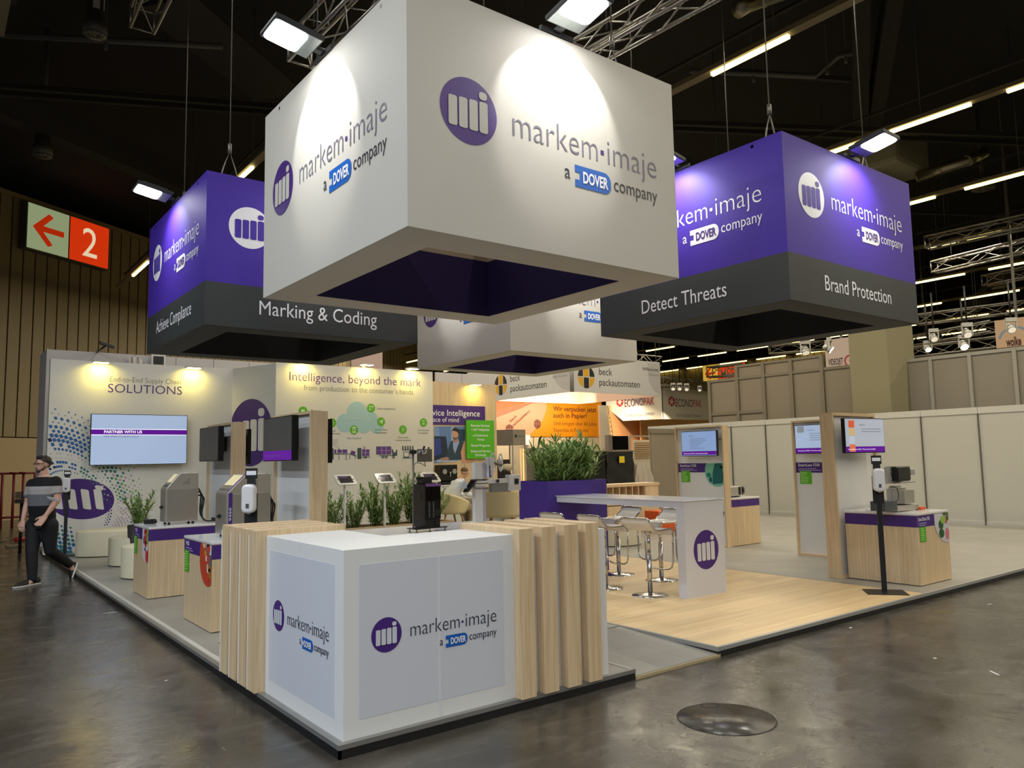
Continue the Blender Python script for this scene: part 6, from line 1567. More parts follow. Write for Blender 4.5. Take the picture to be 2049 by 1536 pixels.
for dx in (.8, 2.4, 4.0): area('added_stand_fill', (bk_c.x + dx, bk_c.y + 3.6, 3.85), .3, .3, 38, (1, .84, .62), aim=(0, 1, -.05))  # lamps without fixtures, added to brighten the orange poster wall
area('added_stand_fill', (26, 24.0, 4.6), .4, .4, 420, (1, .82, .6), aim=(0, .4, -1))  # another added fill with no fixture, lifts the peach wall
# signs at the right
WS = mat('sign_tan', (214, 180, 150), .6)
wk = thing('company_sign', 'tan sign with dark lettering wolke at the right edge', 'sign', (22, 3, 4.5)); A = at(1994, 697, x=22); B = at(2075, 630, x=22)
MB().box(22, 22.06, B.y, A.y, A.z, B.z).build('panel', WS, wk); MB().box(22.06, 22.12, (A.y + B.y) / 2 - .03, (A.y + B.y) / 2 + .03, B.z, 11.6).build('hanger', ALUD, wk)
fw_ = Face((22, A.y, 0), (0, -1, 0), (-1, 0, 0)); a, b = fw_.px(2014, 693); a1, _ = fw_.px(2044, 690); text(fw_, 'wolke', a, b, a1, cap=.24, off=.03, mt=mat('wolke_ink', (74, 28, 28), .5), parent=wk)
a, b = fw_.px(2030, 676)
decal(fw_, [[(a + R * math.cos(t), b - .08 + R * math.sin(t)) for R, ts in ((.42, [k * PI / 12 for k in range(1, 12)]), (.36, [k * PI / 12 for k in range(11, 0, -1)])) for t in ts]], 'cloud_arc', mat('wolke_blue', (130, 160, 190), .5), wk, .006)
vj = thing('company_sign', 'pinkish sign with dark lettering and red ring, left of the concrete column', 'sign', (22, 9, 5)); A = at(1653, 737, x=22); B = at(1712, 672, x=22)
MB().box(22, 22.06, B.y, A.y, A.z, B.z).build('panel', mat('sign_pink', (206, 186, 178), .6), vj); fv = Face((22, A.y, 0), (0, -1, 0), (-1, 0, 0)); a, b = fv.px(1658, 731); a1, _ = fv.px(1687, 728); text(fv, 'VIDEOJET', a, b, a1, cap=.2, off=.02, mt=BK, parent=vj)
MB().box(22.06, 22.12, (A.y + B.y) / 2 - .03, (A.y + B.y) / 2 + .03, B.z, 11.6).build('hanger', ALUD, vj)
a, b = fv.px(1701, 721); decal(fv, [[(a + R * math.cos(t), b + R * math.sin(t)) for R, ts in ((.2, [k * PI / 12 for k in range(0, 24)]), (.15, [k * PI / 12 for k in range(23, -1, -1)])) for t in ts]], 'red_ring', RD, vj, .006); decal(fv, [[(a - .05, b + .05), (a, b - .09), (a + .07, b + .08), (a, b - .02)]], 'red_tick', RD, vj, .006)
# ladder
ld = thing('ladder', 'thin wooden ladder leaning beside the orange poster', 'ladder', tuple(at(1222, 872, y=21)))
l0, l1 = at(1222, 872, y=21), at(1214, 812, y=21); l0b, l1b = at(1227, 872, y=21), at(1217, 812, y=21)
LM = mat('ladder_wood', (214, 180, 120), .5)
for a, b in ((l0, l1), (l0b, l1b)): MB().cyl(a - (b - a) * .95, b, .025, n=6).build('rail', LM, ld)
for k in range(7): MB().cyl(l0.lerp(l1, k / 6.5), l0b.lerp(l1b, k / 6.5), .018, n=5).build('rung', LM, ld)
# dark screen on the far wall
tag(boxpx('television', 1225, 872, 1257, 900, 18, .06, BLACKP, None, bevel=.01), 'dark blank screen above the black covered crates', 'television'); 
tag(boxpx('white_pillar', 1218, 870, 1225, 902, 17.9, .2, mat('silver_pillar', (160, 150, 140), .4, .3), None, zmin=FZ + .002), 'slim silver post left of the dark blank screen', 'post')
sl = thing('slatted_panel', 'small wooden slatted panel left of the dark taupe panel', 'panel', tuple(at(1285, 900, y=12)))
for k in range(8): boxpx('slat', 1271, 883.5 + k * 4.2, 1302, 886 + k * 4.2, 12, .03, mat('slat_tan', (196, 162, 120), .6), sl)
boxpx('back', 1270, 880, 1303, 960, 12.05, .04, mat('panel_ivory', (216, 202, 176), .6), sl, zmin=FZ + .002)
# oak shelf with open compartments
y_ = 7.6; X0, X1 = at(1200, 968, y=y_).x, at(1290, 968, y=y_).x; X2 = at(1318, 968, y=y_).x; zs = 1.03
sh = thing('oak_shelf', 'low oak shelf with a row of open compartments behind the high table', 'shelf', ((X0 + X2) / 2, y_ + .2, FZ))
MB().box(X0, X2, y_ - .02, y_ + .45, zs - .06, zs).build('top_board', OAKX, sh); MB().box(X1, X2 - .02, y_, y_ + .43, FZ + .002, zs - .06).build('end_cabinet', OAK, sh); MB().box(X0, X1, y_ + .4, y_ + .43, FZ + .002, zs - .06).build('back_board', OAKX, sh)
MB().box(X0, X1, y_ + .0, y_ + .4, .58, .61).build('shelf_board', OAKX, sh); MB().box(X0, X1, y_, y_ + .4, FZ + .002, .56).build('lower_front', OAK, sh)
n = 7
for k in range(n + 1): x = X0 + (X1 - X0) * k / n; MB().box(x - .012, x + .012, y_ + .0, y_ + .4, .61, zs - .06).build('divider', OAK, sh)
# black covered roll containers with yellow labels
def crate(label, u0, u1, v0, y, yl):
    A, B = at(u0, v0, y=y), at(u1, v0, y=y); t = thing('covered_container', label, 'container', ((A.x + B.x) / 2, y + .4, FZ))
    b = MB(); n = 14; zt_ = A.z
    vs = []
    rr = random.Random(int(u0))
    for j in range(12):
        for i in range(n + 1):
            z = FZ + .1 + (zt_ - FZ - .1) * j / 11; vs.append((A.x + (B.x - A.x) * i / n, y + .03 * math.sin(j * 1.9 + i * .5) * rr.uniform(.4, 1), z))
    b.add(vs, [(j * (n + 1) + i, j * (n + 1) + i + 1, (j + 1) * (n + 1) + i + 1, (j + 1) * (n + 1) + i) for j in range(11) for i in range(n)], True)
    b.build('black_cover', mat('black_film', (13, 13, 14), .4), t, fix=False)
    MB().box(A.x + .01, B.x - .01, y + .05, y + .8, FZ + .1, zt_).build('load', mat('black_film2', (10, 10, 11), .5), t); MB().box(A.x - .02, B.x + .02, y - .02, y + .82, zt_, zt_ + .03).build('top_frame', mat('frame_dull', (120, 112, 92), .5, .5), t)
    q = at(*yl, y=y - .04); MB().box(q.x - .09, q.x + .09, y - .05, y - .04, q.z - .08, q.z + .08).build('yellow_label', mat('label_yellow', (226, 196, 20), .5), t)
    w_ = MB()
    for x in (A.x + .1, B.x - .1): w_.cyl((x, y + .1, FZ + .06), (x + .04, y + .1, FZ + .06), .058, n=10).cyl((x, y + .7, FZ + .06), (x + .04, y + .7, FZ + .06), .058, n=10)
    w_.build('castors', BLACK, t)
crate('black film-wrapped roll container, the right one with yellow label', 1213, 1267, 904, 9.3, (1244, 919))
crate('black film-wrapped roll container, the left one behind the oleander tips', 1150, 1209, 908, 10.6, (1198, 922))
# grey draped object
gd = thing('draped_object', 'grey cloth draped over an object between the black container and taupe panel', 'draped object', tuple(at(1286, 975, y=9.6)))
A, B = at(1268, 925, y=9.6), at(1303, 967, y=9.6); b = MB(); n = 18; vs = []
for j in range(9):
    for i in range(n + 1):
        t_ = i / n; z = A.z + (max(B.z, .5) - .5 - A.z) * j / 8; w_ = .6 + .4 * min(1, j / 3)
        vs.append((A.x + (B.x - A.x) * (.5 + (t_ - .5) * w_), 9.6 + .09 * math.sin(t_ * 17 + j * .35) * j / 8 - .02 * j, z))
b.add(vs, [(j * (n + 1) + i, j * (n + 1) + i + 1, (j + 1) * (n + 1) + i + 1, (j + 1) * (n + 1) + i) for j in range(8) for i in range(n)], True)
b.build('cloth', mat('cloth_grey', (176, 166, 150), .8), gd, fix=False); MB().box(A.x + .1, B.x - .1, 9.7, 10.1, FZ + .002, A.z - .02).build('covered_block', mat('cloth_grey'), gd)
# orange crates under the shelf
oc = thing('orange_crate', 'orange crate on the floor right of the oak shelf', 'crate', tuple(at(1335, 1040, y=6.9)))
boxpx('crate_body', 1318, 1020, 1350, 1036, 6.9, .4, mat('orange_plastic', (206, 84, 24), .5), oc, bevel=.01, zmin=.002); boxpx('crate_opening', 1330, 1022, 1336, 1034, 6.89, .005, mat('orange_dark', (90, 34, 14), .6), oc)

# ---- shell armchairs with wooden legs
def armchair(label, x, y, rz, s=1.0):
    t = thing('armchair', label, 'armchair', (0, 0, 0)); b = MB(); n, m_ = 26, 9; vs = []
    for j in range(m_):
        v = j / (m_ - 1)
        for i in range(n):
            a = math.radians(-150 + 300 * i / (n - 1)); hgt = .30 * (math.cos(a * .5) ** 1.2) + .14   # back high, arms low
            r = (.26 + .10 * v ** .7); vs.append((-r * math.cos(a) * 1.05, r * math.sin(a) * 1.05, .36 + v * hgt))
    b.add(vs, [(j * n + i, j * n + i + 1, (j + 1) * n + i + 1, (j + 1) * n + i) for j in range(m_ - 1) for i in range(n - 1)], True)
    o = b.build('shell', CHAIRC, t, fix=False); md = o.modifiers.new('t', 'SOLIDIFY'); md.thickness = .03
    MB().lathe((0, 0, 0), [(.22, .34), (.30, .36), (.31, .42), (.27, .45), (.001, .46)], 28).build('seat_pad', CHAIRC, t)
    for sx in (1, -1):
        for sy in (1, -1): MB().cyl((sx * .16, sy * .16, .36), (sx * .27, sy * .25, 0), .022, .013, 10).build('leg', mat('leg_beech', (176, 144, 100), .5), t)
    t.location = (x, y, 0); t.rotation_euler = (0, 0, rz); t.scale = (s, s, s)
    return t
q_ = at(900, 1020, y=10.75)
armchair('cream shell armchair with wooden legs in which the man in white shirt sits', q_.x, 10.75, math.radians(-8), 1.15)
armchair('large cream shell armchair seen from behind, between silver column and plant box', at(1004, 1020, y=8.5).x, 8.5, math.radians(52), 1.28)
dk = thing('work_desk', 'white work desk at which the man in white shirt sits', 'desk', (8.9, 10.7, 0)); X_ = at(904, 1000, y=10.75).x
MB().box(X_ + .42, X_ + 1.7, 10.35, 11.1, .70, .74).build('desk_top', WHITE, dk)
for q_ in (.5, 1.6): MB().box(X_ + q_, X_ + q_ + .06, 10.4, 11.05, 0, .70).build('side_panel', WHITE, dk)
MB().box(X_ + .57, X_ + 1.59, 10.95, 10.98, .0, .70).build('back_panel', WHITE, dk)
lt = thing('laptop', 'grey laptop open on the white work desk', 'laptop', (X_ + .75, 10.6, .74))
MB().box(X_ + .62, X_ + .84, 10.42, 10.74, .742, .757).build('keyboard_half', mat('laptop_grey', (90, 94, 100), .4), lt); MB().prism([(X_ + .85, 10.42, .758), (X_ + .85, 10.74, .758), (X_ + .93, 10.74, .95), (X_ + .93, 10.42, .95)], (.012, 0, 0)).build('screen_half', mat('laptop_lid', (104, 110, 124), .35), lt)
tag(MB().box(X_ + 1.1, X_ + 1.3, 10.5, 10.75, .742, .76).build('papers', WHT), 'sheets of paper on the white work desk', 'paper')

# ---- manhole, litter
mh = thing('manhole_cover', 'round floor hatch with thin dark ring in the hall floor at lower right', 'manhole', (2.2, -1.0, FZ)); c = (at(1354, 1430, z=FZ) + at(1556, 1445, z=FZ)) / 2; R_ = (at(1354, 1430, z=FZ) - at(1556, 1445, z=FZ)).length / 2
b = MB(); n = 64
for r0, r1, z in ((R_ * .975, R_, .0012), ):
    b.add([(c.x + r * math.cos(2 * PI * k / n), c.y + r * math.sin(2 * PI * k / n), FZ + z) for r in (r0, r1) for k in range(n)], [(k, n + k, n + (k + 1) % n, (k + 1) % n) for k in range(n)])
b.build('ring_joint', mat('joint_black', (14, 14, 13), .7), mh, fix=False)
MB().lathe((c.x, c.y, FZ), [(R_ * .968, .0005), (R_ * .966, .002), (.001, .002)], 64).build('cover', FLOORM, mh)
g = MB(); c2 = at(1420, 1411, z=FZ)
g.add([(c2.x + r * math.cos(2 * PI * k / 24), c2.y + r * math.sin(2 * PI * k / 24), FZ + .0026) for r in (.055, .06) for k in range(24)], [(k, 24 + k, 24 + (k + 1) % 24, (k + 1) % 24) for k in range(24)])
g.build('finger_hole', mat('joint_black'), mh, fix=False)
for (u0, v0, u1, v1, w_, lb) in [(1981, 1342, 1999, 1350, .012, 'white scrap of tape on the hall floor, far right'), (206, 1227, 234, 1224, .012, 'white strip of tape on the floor beside the left platform edge'), (1868, 1316, 1874, 1317, .02, 'tiny white paper bit, right half of the hall floor'), (1700, 1256, 1704, 1255, .015, 'white crumb near the black platform edge at right'),
                               (330, 1362, 336, 1360, .01, 'white crumb on the floor left of the counter slats'), (1975, 1209, 1984, 1208, .008, 'small white chip on the floor beyond the sanitizer, right')]:
    a, b_ = at(u0, v0, z=FZ), at(u1, v1, z=FZ); d = (b_ - a); s_ = V3((-d.y, d.x, 0)).normalized() * w_ / 2
    tag(MB().prism([a + s_, b_ + s_, b_ - s_, a - s_], (0, 0, .0015)).build('floor_scrap', WHT), lb, 'litter')
p = at(1380, 1440, z=FZ)
# ---- red fence with hanging basket and clutter behind the walking man
fn = thing('barrier_fence', 'dark red metal barrier standing by the tan wall behind the walking man', 'barrier', tuple(at(30, 1040, y=22)))
FR = mat('fence_red', (112, 22, 22), .5); Y = 22
zt_ = at(20, 947, y=Y).z
for u in (-20, 3, 26, 45, 68, 90): q = at(u, 1000, y=Y); MB().cyl((q.x, Y, FZ), (q.x, Y, zt_), .035, n=8).build('post', FR, fn)
for v in (947, 1034): q0, q1 = at(-22, v, y=Y), at(92, v, y=Y); MB().cyl((q0.x, Y, (q0.z + q1.z) / 2 if v > 1000 else zt_), (q1.x, Y, (q0.z + q1.z) / 2 if v > 1000 else zt_), .03, n=8).build('rail', FR, fn)
MB().cyl((at(26, 947, y=Y).x, Y - .02, zt_), (at(26, 947, y=Y).x, Y - .02, zt_ + .04), .1, n=10).cyl((at(46, 947, y=Y).x, Y - .02, zt_), (at(46, 947, y=Y).x, Y - .02, zt_ + .04), .1, n=10).build('caps', FR, fn)
bs = thing('wire_basket', 'black wire basket machine in front of the red barrier, behind the walking man', 'basket', tuple(at(44, 1005, y=14))); A, B = at(31, 1007, y=14), at(60, 984, y=14)
b = MB()
for k in range(7): z = A.z + (B.z - A.z) * (.3 + .7 * k / 6); b.cyl((A.x, 14, z), (B.x, 14, z), .006, n=4).cyl((A.x, 14.3, z), (B.x, 14.3, z), .006, n=4)
for k in range(9): x = A.x + (B.x - A.x) * k / 8; b.cyl((x, 14, A.z + .1), (x, 14, B.z), .005, n=4).cyl((x, 14.3, A.z + .1), (x, 14.3, B.z), .005, n=4)
b.build('wires', BLACK, bs, kind='stuff'); MB().box(A.x, B.x, 14, 14.3, A.z, A.z + (B.z - A.z) * .3).build('tray', BLACK, bs); MB().cyl(((A.x + B.x) / 2, 14.15, FZ), ((A.x + B.x) / 2, 14.15, A.z), .03, n=8).build('leg', BLACK, bs)
for u0, u1, v, y, rgb, lb in ((-8, 28, 1040, 19.5, (150, 116, 70), 'wooden boards lying under the red barrier'), (14, 50, 1096, 13.6, (120, 104, 76), 'flat cardboard piece on the floor behind the walking man')):
    A, B = at(u0, v, z=FZ), at(u1, v, z=FZ); tag(MB().box(A.x, B.x, A.y, A.y + .5, FZ + .001, FZ + .03).build('floor_board', mat('board_%d' % rgb[0], rgb, .7)), lb, 'board')
A = at(38, 1083, z=FZ); rt = thing('red_tool', 'small red tool lying on the floor behind the walking man', 'tool', tuple(A)); MB().cyl(A + V3((-.1, 0, .05)), A + V3((.12, 0, .05)), .045, n=12).build('body', mat('tool_red', (170, 24, 24), .4), rt); MB().tube([A + V3((-.1, 0, .05)), A + V3((-.25, -.05, .02)), A + V3((-.42, 0, .01))], .008, 5).build('cord', BLACK, rt)
A, B = at(28, 965, y=16), at(42, 1075, y=16)

# ================================================================== PEOPLE
SKIN = mat('skin', (204, 158, 134), .5); SHOE = mat('shoe_black', (16, 16, 17), .6); SOLE = mat('sole_white', (214, 212, 204), .5); TROU = mat('trousers_black', (13, 14, 17), .8)
HAIR = mat('hair_brown', (40, 28, 20), .6); HAIRB = mat('hair_grey_brown', (96, 72, 52), .7)
B0 = V3((-.477, 9.19, FZ)); VD = V3((B0.x - CAM.x, B0.y - CAM.y, 0)).normalized(); VR = V3((VD.y, -VD.x, 0))
def J(u, v, d, sx=4.8, ox=0, oy=880):
    """joint seen at crop pixel (u,v), d metres nearer than the body plane"""
    dr = CW + CR * ((u / sx + ox - 1024.5) / F_PX) - CU * ((v / sx + oy - 768) / F_PX)
    P0 = B0 - VD * d; t = (P0 - CAM).dot(VD) / dr.dot(VD); return CAM + dr * t
man = thing('person', 'striding man with dark hair and glasses in black shirt with two grey stripes', 'person', tuple(B0))
j = dict(pelvis=J(408, 770, .0), belly=J(400, 640, .03), chest=J(408, 470, .03), upch=J(425, 385, .02), neck=J(425, 330, .02), neck2=J(412, 300, .03), skull=J(412, 235, .03), crown=J(412, 180, .02),
         shl=J(535, 400, .10), ell=J(552, 575, .16), wrl=J(440, 725, .24), pal=J(405, 765, .26), pal2=J(388, 792, .27),
         shr=J(312, 425, -.10), elr=J(262, 610, -.12), wrr=J(222, 770, -.02), par=J(212, 812, .0), par2=J(206, 838, .01),
         hpl=J(475, 800, .08), knl=J(480, 1060, .06), anl=J(672, 1195, -.30), fbl=J(700, 1245, -.30), tol=J(690, 1315, -.26),
         hpr=J(335, 800, -.06), knr=J(305, 1080, .14), anr=J(310, 1345, .2), fbr=J(255, 1392, .26), tor=J(175, 1418, .32))
def hand(M, wrist, palm, side, curl, s=1.0):
    """palm with four unequal bent fingers and a thumb leaving its side"""
    wrist = V3(wrist); palm = V3(palm); d = (palm - wrist).normalized(); sd = V3(side); sd = (sd - d * sd.dot(d)).normalized(); nn = V3(curl).normalized()
    loft(M, [(wrist, .03 * s, .022 * s, sd, d.cross(sd)), (wrist.lerp(palm, .4), .040 * s, .019 * s, sd, d.cross(sd)), (palm, .044 * s, .016 * s, sd, d.cross(sd))], 12, 2.4)
    for (o, L) in ((-.034, .068), (-.0115, .080), (.0115, .075), (.034, .060)):
        a = palm + sd * o * s - d * .012; b = a + (d + nn * .25).normalized() * L * .5 * s; c = b + (d + nn * .8).normalized() * L * .5 * s
        M.tube([a, b, c, c + (c - b) * .1], [.0098 * s, .0095 * s, .0085 * s, .005 * s], 8)
    a = wrist.lerp(palm, .35) - sd * .034 * s; b = a - sd * .026 * s + d * .034 * s + nn * .01; c = b + (d * .9 + nn * .4).normalized() * .034 * s; M.tube([a, b, c], [.013 * s, .0115 * s, .008 * s], 8)
def basis(f):
    f = V3(f).normalized(); s = f.cross(V3((0, 0, 1))).normalized(); return f, s, s.cross(f)
def head(M, HC, f, s, u):
    """head volume with brow, nose, jaw, lips, ears; HC is the centre of the skull"""
    H = lambda a, b, c: HC + f * a + s * b + u * c
    R = Matrix((f, s, u)).transposed()
    M.sph(H(-.01, 0, .02), .098, .077, .098, 20, 14, R); M.sph(H(.022, 0, -.03), .068, .062, .085, 18, 12, R); M.sph(H(.05, 0, -.092), .036, .036, .026, 14, 10, R)
    M.tube([H(.078, 0, .015), H(.102, 0, -.015), H(.112, 0, -.033), H(.088, 0, -.040)], [.011, .013, .017, .010], 8)
    M.sph(H(.086, 0, -.062), .011, .024, .008, 10, 8, R)
    for k in (1, -1): M.sph(H(-.005, k * .078, -.012), .018, .009, .031, 10, 8, R); M.sph(H(.076, k * .03, .026), .014, .024, .009, 10, 8, R)
sdr = (j['shl'] - j['shr']); sdr.z = 0; sdr.normalize(); fwd = V3((sdr.y, -sdr.x, 0)); fwd = -fwd if fwd.dot(VD) > 0 else fwd; UP = V3((0, 0, 1))
hip = (j['hpl'] - j['hpr']); hip.z = 0; hip.normalize()
ax = {k: v for k, v in (('pelvis', (j['pelvis'], .165, .125)), ('belly', (j['belly'], .168, .13)), ('chest', (j['chest'], .182, .125)), ('upch', (j['upch'], .165, .10)))}
HC = j['skull'].lerp(j['crown'], .30) + V3((0, 0, -.02)); fd, fs, up = basis(-VR * .90 - VD * .44); fd = (fd - up * .06).normalized()
B = MB()
loft(B, [(j['pelvis'] - UP * .06, .15, .12, hip, fwd), (j['pelvis'], .16, .125, hip, fwd), (j['belly'], .155, .12, sdr, fwd), (j['chest'], .175, .12, sdr, fwd), (j['upch'], .15, .09, sdr, fwd), (j['neck'] - UP * .01, .07, .065, sdr, fwd)])
limb(B, [j['neck'] - UP * .03, j['neck2'], HC - UP * .07], [.068, .06, .058])
head(B, HC, fd, fs, up)
for sh_, el, wr, pa_, pe, sd_, cu in ((j['shl'], j['ell'], j['wrl'], j['pal'], j['pal2'], VR - VD * .2, -VD * .5 - VR * .5), (j['shr'], j['elr'], j['wrr'], j['par'], j['par2'], VR * .8 - VD * .5, VD * .3 + VR * .3)):
    limb(B, [sh_, sh_.lerp(el, .5), el, el.lerp(wr, .35), wr], [.068, .056, .046, .046, .030]); hand(B, wr, pe, sd_, cu, 1.12)
limb(B, [j['hpl'], j['knl'], j['anl'], j['fbl']], [.10, .06, .042, .036]); limb(B, [j['hpr'], j['knr'], j['anr'], j['fbr']], [.10, .06, .042, .036])
body = melt('body', B, SKIN, man, .0065, 3)
def band_mat():
    m = bpy.data.materials.new('striped_shirt'); m.use_nodes = True; nt = m.node_tree; b = nt.nodes['Principled BSDF']; b.inputs['Roughness'].default_value = .85
    g = nt.nodes.new('ShaderNodeTexCoord'); sp = nt.nodes.new('ShaderNodeSeparateXYZ'); nt.links.new(g.outputs['Object'], sp.inputs[0])
    mr = nt.nodes.new('ShaderNodeMapRange'); mr.inputs[1].default_value = .8; mr.inputs[2].default_value = 1.8; nt.links.new(sp.outputs['Z'], mr.inputs[0])
    r = nt.nodes.new('ShaderNodeValToRGB'); r.color_ramp.interpolation = 'CONSTANT'; e = r.color_ramp.elements
    z1, z2, z3 = [(J(400, v, .03).z - FZ) for v in (628, 520, 445)]
    e[0].position = 0; e[0].color = lin((15, 15, 17)) + [1]; e[1].position = z1 - .8; e[1].color = lin((104, 106, 110)) + [1]
    x = e.new(z2 - .8); x.color = lin((168, 162, 158)) + [1]; x = e.new(z3 - .8); x.color = lin((15, 15, 17)) + [1]
    nt.links.new(mr.outputs[0], r.inputs['Fac']); nt.links.new(r.outputs['Color'], b.inputs['Base Color']); return m
B = MB(); hem = j['pelvis'] + UP * .01
loft(B, [(hem - UP * .02, .188, .148, hip, fwd), (hem + UP * .05, .186, .148, hip, fwd), (j['belly'], .184, .146, sdr, fwd), (j['chest'], .205, .145, sdr, fwd), (j['chest'].lerp(j['upch'], .6), .200, .132, sdr, fwd), (j['upch'] + UP * .02, .165, .105, sdr, fwd), (j['neck'] - UP * .035, .092, .078, sdr, fwd)])
for sh_, el in ((j['shl'], j['ell']), (j['shr'], j['elr'])): limb(B, [sh_, sh_.lerp(el, .3)], [.084, .080]); B.cyl(sh_.lerp(el, .3), sh_.lerp(el, .68), .080, .078, 18)
melt('shirt', B, band_mat(), man, .009, 4)
B = MB()
loft(B, [(j['pelvis'] + UP * .03, .172, .135, hip, fwd), (j['pelvis'] - UP * .03, .182, .145, hip, fwd), (j['pelvis'] - UP * .12, .18, .14, hip, fwd)])
for hp_, kn, an in ((j['hpl'], j['knl'], j['anl']), (j['hpr'], j['knr'], j['anr'])): limb(B, [hp_ - UP * .03, hp_.lerp(kn, .5), kn, kn.lerp(an, .4), an.lerp(kn, .04)], [.125, .108, .082, .078, .062])
melt('trousers', B, TROU, man, .010, 5)
def shoe(heel, toe, ank, up_):
    d = (toe - heel); L = d.length; d.normalize(); n = V3(up_); n = (n - d * n.dot(d)).normalized(); s = d.cross(n)
    b = MB(); sec = []
    for t, wd, h in ((-.06, .028, .07), (.05, .036, .09), (.25, .038, .10), (.45, .042, .075), (.7, .05, .055), (.9, .042, .04), (1.03, .016, .025)):
        c = heel + d * L * t; sec.append([c + s * wd * math.cos(a) * (1 if math.sin(a) < .5 else .8) + n * (.018 + h * max(0, math.sin(a)) - .0 * 1) for a in [k * PI / 7 for k in range(8)]] )
    m_ = 8; vs = [p for q in sec for p in q]; fs = [(i * m_ + k, i * m_ + k + 1, (i + 1) * m_ + k + 1, (i + 1) * m_ + k) for i in range(len(sec) - 1) for k in range(m_ - 1)]
    fs += [(i * m_ + m_ - 1, i * m_, (i + 1) * m_, (i + 1) * m_ + m_ - 1) for i in range(len(sec) - 1)] + [tuple(range(m_)), tuple((len(sec) - 1) * m_ + k for k in range(m_))]
    b.add(vs, fs, True).build('shoe', SHOE, man)
    out = []
    for t, wd in ((-.08, .03), (.05, .041), (.3, .041), (.7, .054), (.92, .045), (1.05, .018)): out.append((heel + d * L * t, wd))
    pts = [c + s * w_ for c, w_ in out] + [c - s * w_ for c, w_ in reversed(out)]
    MB().prism(pts, n * .022).build('shoe_sole', SOLE, man)
h1 = J(362, 1405, .12); t1_ = J(140, 1436, .38); h1.z = FZ + .004; t1_.z = FZ + .004
shoe(h1, t1_, j['anr'], (0, 0, 1))
h2 = J(748, 1190, -.34); t2_ = J(700, 1335, -.26); shoe(h2, t2_, j['anl'], -VR)
# hair, beard, glasses, paper
def hp(f, s_, u): return HC + fd * f + fs * s_ + up * u
RM = Matrix((fd, fs, up)).transposed()
B = MB(); B.sph(hp(-.022, 0, .040), .100, .081, .090, 20, 14, RM).sph(hp(.035, 0, .105), .062, .060, .028, 16, 10, RM).sph(hp(-.065, 0, -.005), .045, .062, .06, 14, 10, RM); melt('hair', B, HAIR, man, .007, 2)
B = MB(); B.sph(hp(.050, 0, -.096), .041, .042, .030, 16, 10, RM)
for s_ in (1, -1): B.tube([hp(.0, s_ * .070, -.035), hp(.012, s_ * .066, -.062), hp(.040, s_ * .045, -.088)], [.012, .014, .018], 8)
B.tube([hp(.086, -.026, -.058), hp(.098, 0, -.049), hp(.086, .026, -.058)], .0065, 6); melt('beard', B, mat('beard', (74, 52, 40), .7), man, .006, 2)
for s_ in (1, -1):
    c = hp(.102, s_ * .033, .012); MB().tube([c + fs * (.027 * math.cos(a)) + up * (.019 * math.sin(a)) for a in [2 * PI * k / 16 for k in range(16)]], .0032, 5, closed=True).tube([c + fs * s_ * .027, hp(.06, s_ * .083, .014), hp(-.015, s_ * .086, .008)], .003, 5).build('glasses', BLACK, man)
    MB().sph(hp(.077, s_ * .031, .008), .012, .012, .009, 8, 6).build('eye', mat('eye_dark', (40, 30, 26), .3), man)
MB().tube([hp(.103, -.008, .014), hp(.106, 0, .017), hp(.103, .008, .014)], .003, 5).build('glasses_bridge', BLACK, man)
pa, pb_ = J(450, 552, .22), J(570, 590, .28); pp_ = thing('paper_sheet', 'folded white paper tucked under the arm of the walking man', 'paper', tuple(pa))
MB().prism([J(450, 548, .30), J(520, 558, .34), J(572, 590, .34), J(545, 592, .3), J(480, 575, .28)], (0, 0, .006)).build('sheet', WHT, pp_)

# seated man seen from behind
P = V3((at(904, 1000, y=10.75).x, 10.75, 0)); hd = V3((.96, -.05, 0)).normalized(); sr = V3((hd.y, -hd.x, 0))
def S(f, s, z): return P + hd * f + sr * s + V3((0, 0, z))
m2_ = thing('person', 'seated man in white shirt bending over the work desk, seen from behind', 'person', tuple(P))
k_ = dict(pelvis=S(-.05, 0, .56), belly=S(0, 0, .74), chest=S(.10, 0, .96), upch=S(.18, 0, 1.12), neck=S(.25, .0, 1.19), skull=S(.33, .02, 1.28), crown=S(.35, .02, 1.36),
          shl=S(.17, -.2, 1.08), ell=S(.28, -.27, .82), wrl=S(.5, -.2, .79), pal=S(.58, -.17, .79), shr=S(.17, .2, 1.08), elr=S(.26, .28, .82), wrr=S(.5, .24, .79), par=S(.58, .22, .79),
          hpl=S(.0, -.12, .53), knl=S(.45, -.16, .52), anl=S(.42, -.16, .1), tol=S(.58, -.17, .04), hpr=S(0, .12, .53), knr=S(.45, .16, .52), anr=S(.42, .16, .1), tor=S(.58, .17, .04))
f2_, s2_, u2_ = basis(hd - V3((0, 0, .55))); HC2 = (k_['skull'] + k_['crown']) / 2; B = MB()
def tor(g, q=1.0):
    return [(k_['pelvis'] - UP * .03, .16 * q + g, .12 * q + g, sr, hd), (k_['belly'], .155 * q + g, .12 * q + g, sr, hd), (k_['chest'], .175 * q + g, .125 * q + g, sr, hd), (k_['upch'], .16 * q + g, .09 * q + g, sr, hd)]
loft(B, tor(0) + [(k_['neck'] + UP * .01, .062, .06, sr, hd)]); limb(B, [k_['neck'], HC2 - UP * .03], [.06, .055]); head(B, HC2, f2_, s2_, u2_)
for sh_, el, wr, pa_, sd_ in ((k_['shl'], k_['ell'], k_['wrl'], k_['pal'], sr), (k_['shr'], k_['elr'], k_['wrr'], k_['par'], -sr)):
    limb(B, [sh_, el, wr], [.06, .044, .03]); hand(B, wr, pa_, sd_, (0, 0, -1), 1.0)
for a_ in 'lr': limb(B, [k_['hp' + a_], k_['kn' + a_], k_['an' + a_], k_['to' + a_]], [.09, .06, .042, .032])
melt('body', B, SKIN, m2_, .008, 3)
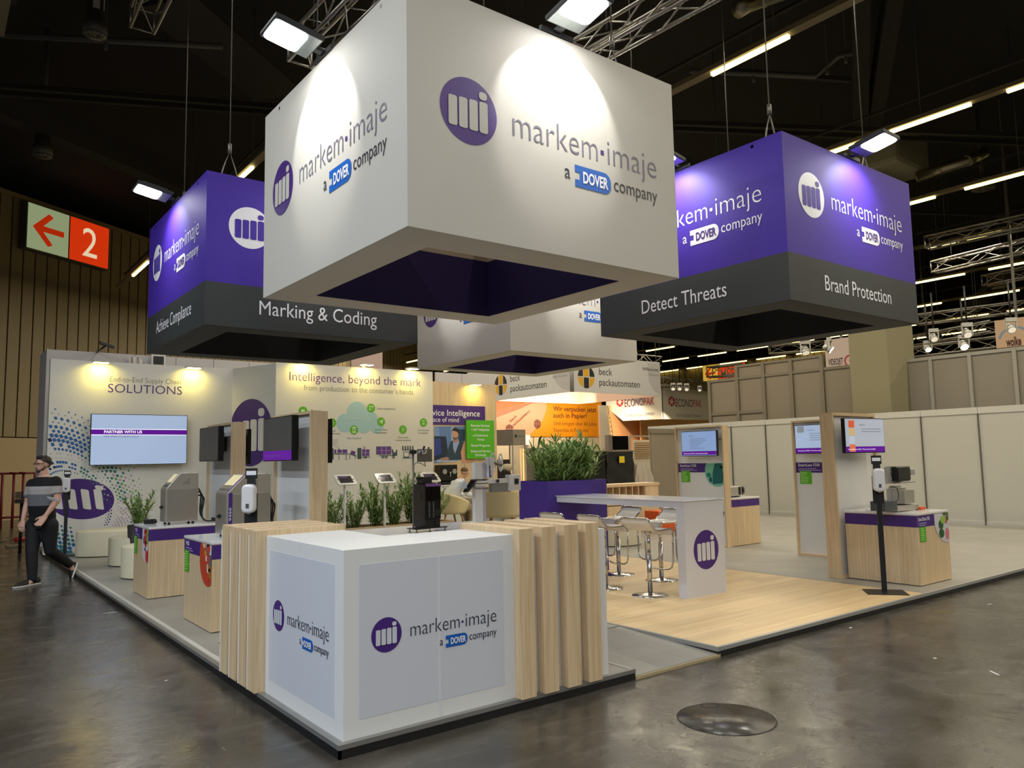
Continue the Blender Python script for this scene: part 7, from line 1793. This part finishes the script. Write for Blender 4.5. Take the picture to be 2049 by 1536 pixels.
SHW = mat('shirt_pale_blue', (206, 212, 222), .8); B = MB()
loft(B, tor(.026) + [(k_['neck'] - UP * .005, .088, .085, sr, hd)])
for sh_, el, wr in ((k_['shl'], k_['ell'], k_['wrl']), (k_['shr'], k_['elr'], k_['wrr'])): limb(B, [sh_ - UP * .01, el, wr.lerp(el, .15)], [.074, .06, .044])
melt('shirt', B, SHW, m2_, .011, 4)
B = MB(); loft(B, [(k_['pelvis'], .17, .135, sr, hd), (k_['pelvis'] - UP * .08, .17, .14, sr, hd)])
for a_ in 'lr': limb(B, [k_['hp' + a_], k_['kn' + a_], k_['an' + a_]], [.105, .08, .06])
melt('trousers', B, mat('trousers_beige', (176, 160, 136), .8), m2_, .012, 4)
for a_ in 'lr': q = k_['an' + a_]; MB().obox(V3((q.x, q.y, .035)) + hd * .07, hd, sr, UP, .14, .045, .034).build('shoe', SHOE, m2_, bevel=.02)
R2 = Matrix((f2_, s2_, u2_)).transposed(); B = MB(); B.sph(HC2 - f2_ * .022 + u2_ * .036, .098, .080, .088, 18, 12, R2); melt('hair', B, HAIRB, m2_, .008, 2)
for s_ in (1, -1): MB().tube([HC2 + s2_ * s_ * .083, HC2 + s2_ * s_ * .08 + f2_ * .09], .004, 5).build('glasses', BLACK, m2_)

# ================================================================== SUB-PARTS
SUB = {'lens': 'housing', 'reflector': 'housing', 'cooling_fins': 'housing', 'display': 'cabinet', 'keypad': 'cabinet', 'vent_slots': 'cabinet', 'latch': 'front_door', 'purple_edge': 'cabinet', 'emblem_bars': 'emblem_disc',
       'badge_lettering': 'badge', 'screen_band': 'glass', 'screen_line': 'glass', 'screen_lettering': 'glass', 'screen_lines': 'glass', 'screen_picture': 'glass', 'screen_mark': 'glass', 'icon_mark': 'icon_disc', 'photo_patch': 'photo_print',
       'hub_print': 'wheel_print', 'window': 'dispenser', 'nozzle': 'dispenser', 'small_notice': 'sign_holder', 'arrow': 'lit_panel', 'numeral': 'lit_panel', 'seat_edge': 'seat', 'back_edge': 'seat', 'footrest': 'seat', 'outlets': 'case', 'rings': 'duct', 'grille': 'lid',
       'bottle_print': 'bottle_photo', 'slot': 'front_recess', 'purple_label': 'reel_bracket', 'print_window': 'print_unit', 'black_knob': 'print_unit', 'clamp_ring': 'clamp', 'spout': 'body', 'gauge': 'body', 'screen_strip': 'glass', 'shoe_sole': 'shoe', 'charcoal_band': None}
last = {}
for o in MADE:
    try: p = o.parent
    except ReferenceError: continue
    if p is None: continue
    nm = o.name.split('.')[0]; root = p
    while root.parent is not None: root = root.parent
    want = SUB.get(nm)
    if want and (root.name, want) in last and o.parent == root and last[(root.name, want)].parent == root: o.parent = last[(root.name, want)]
    last[(root.name, nm)] = o
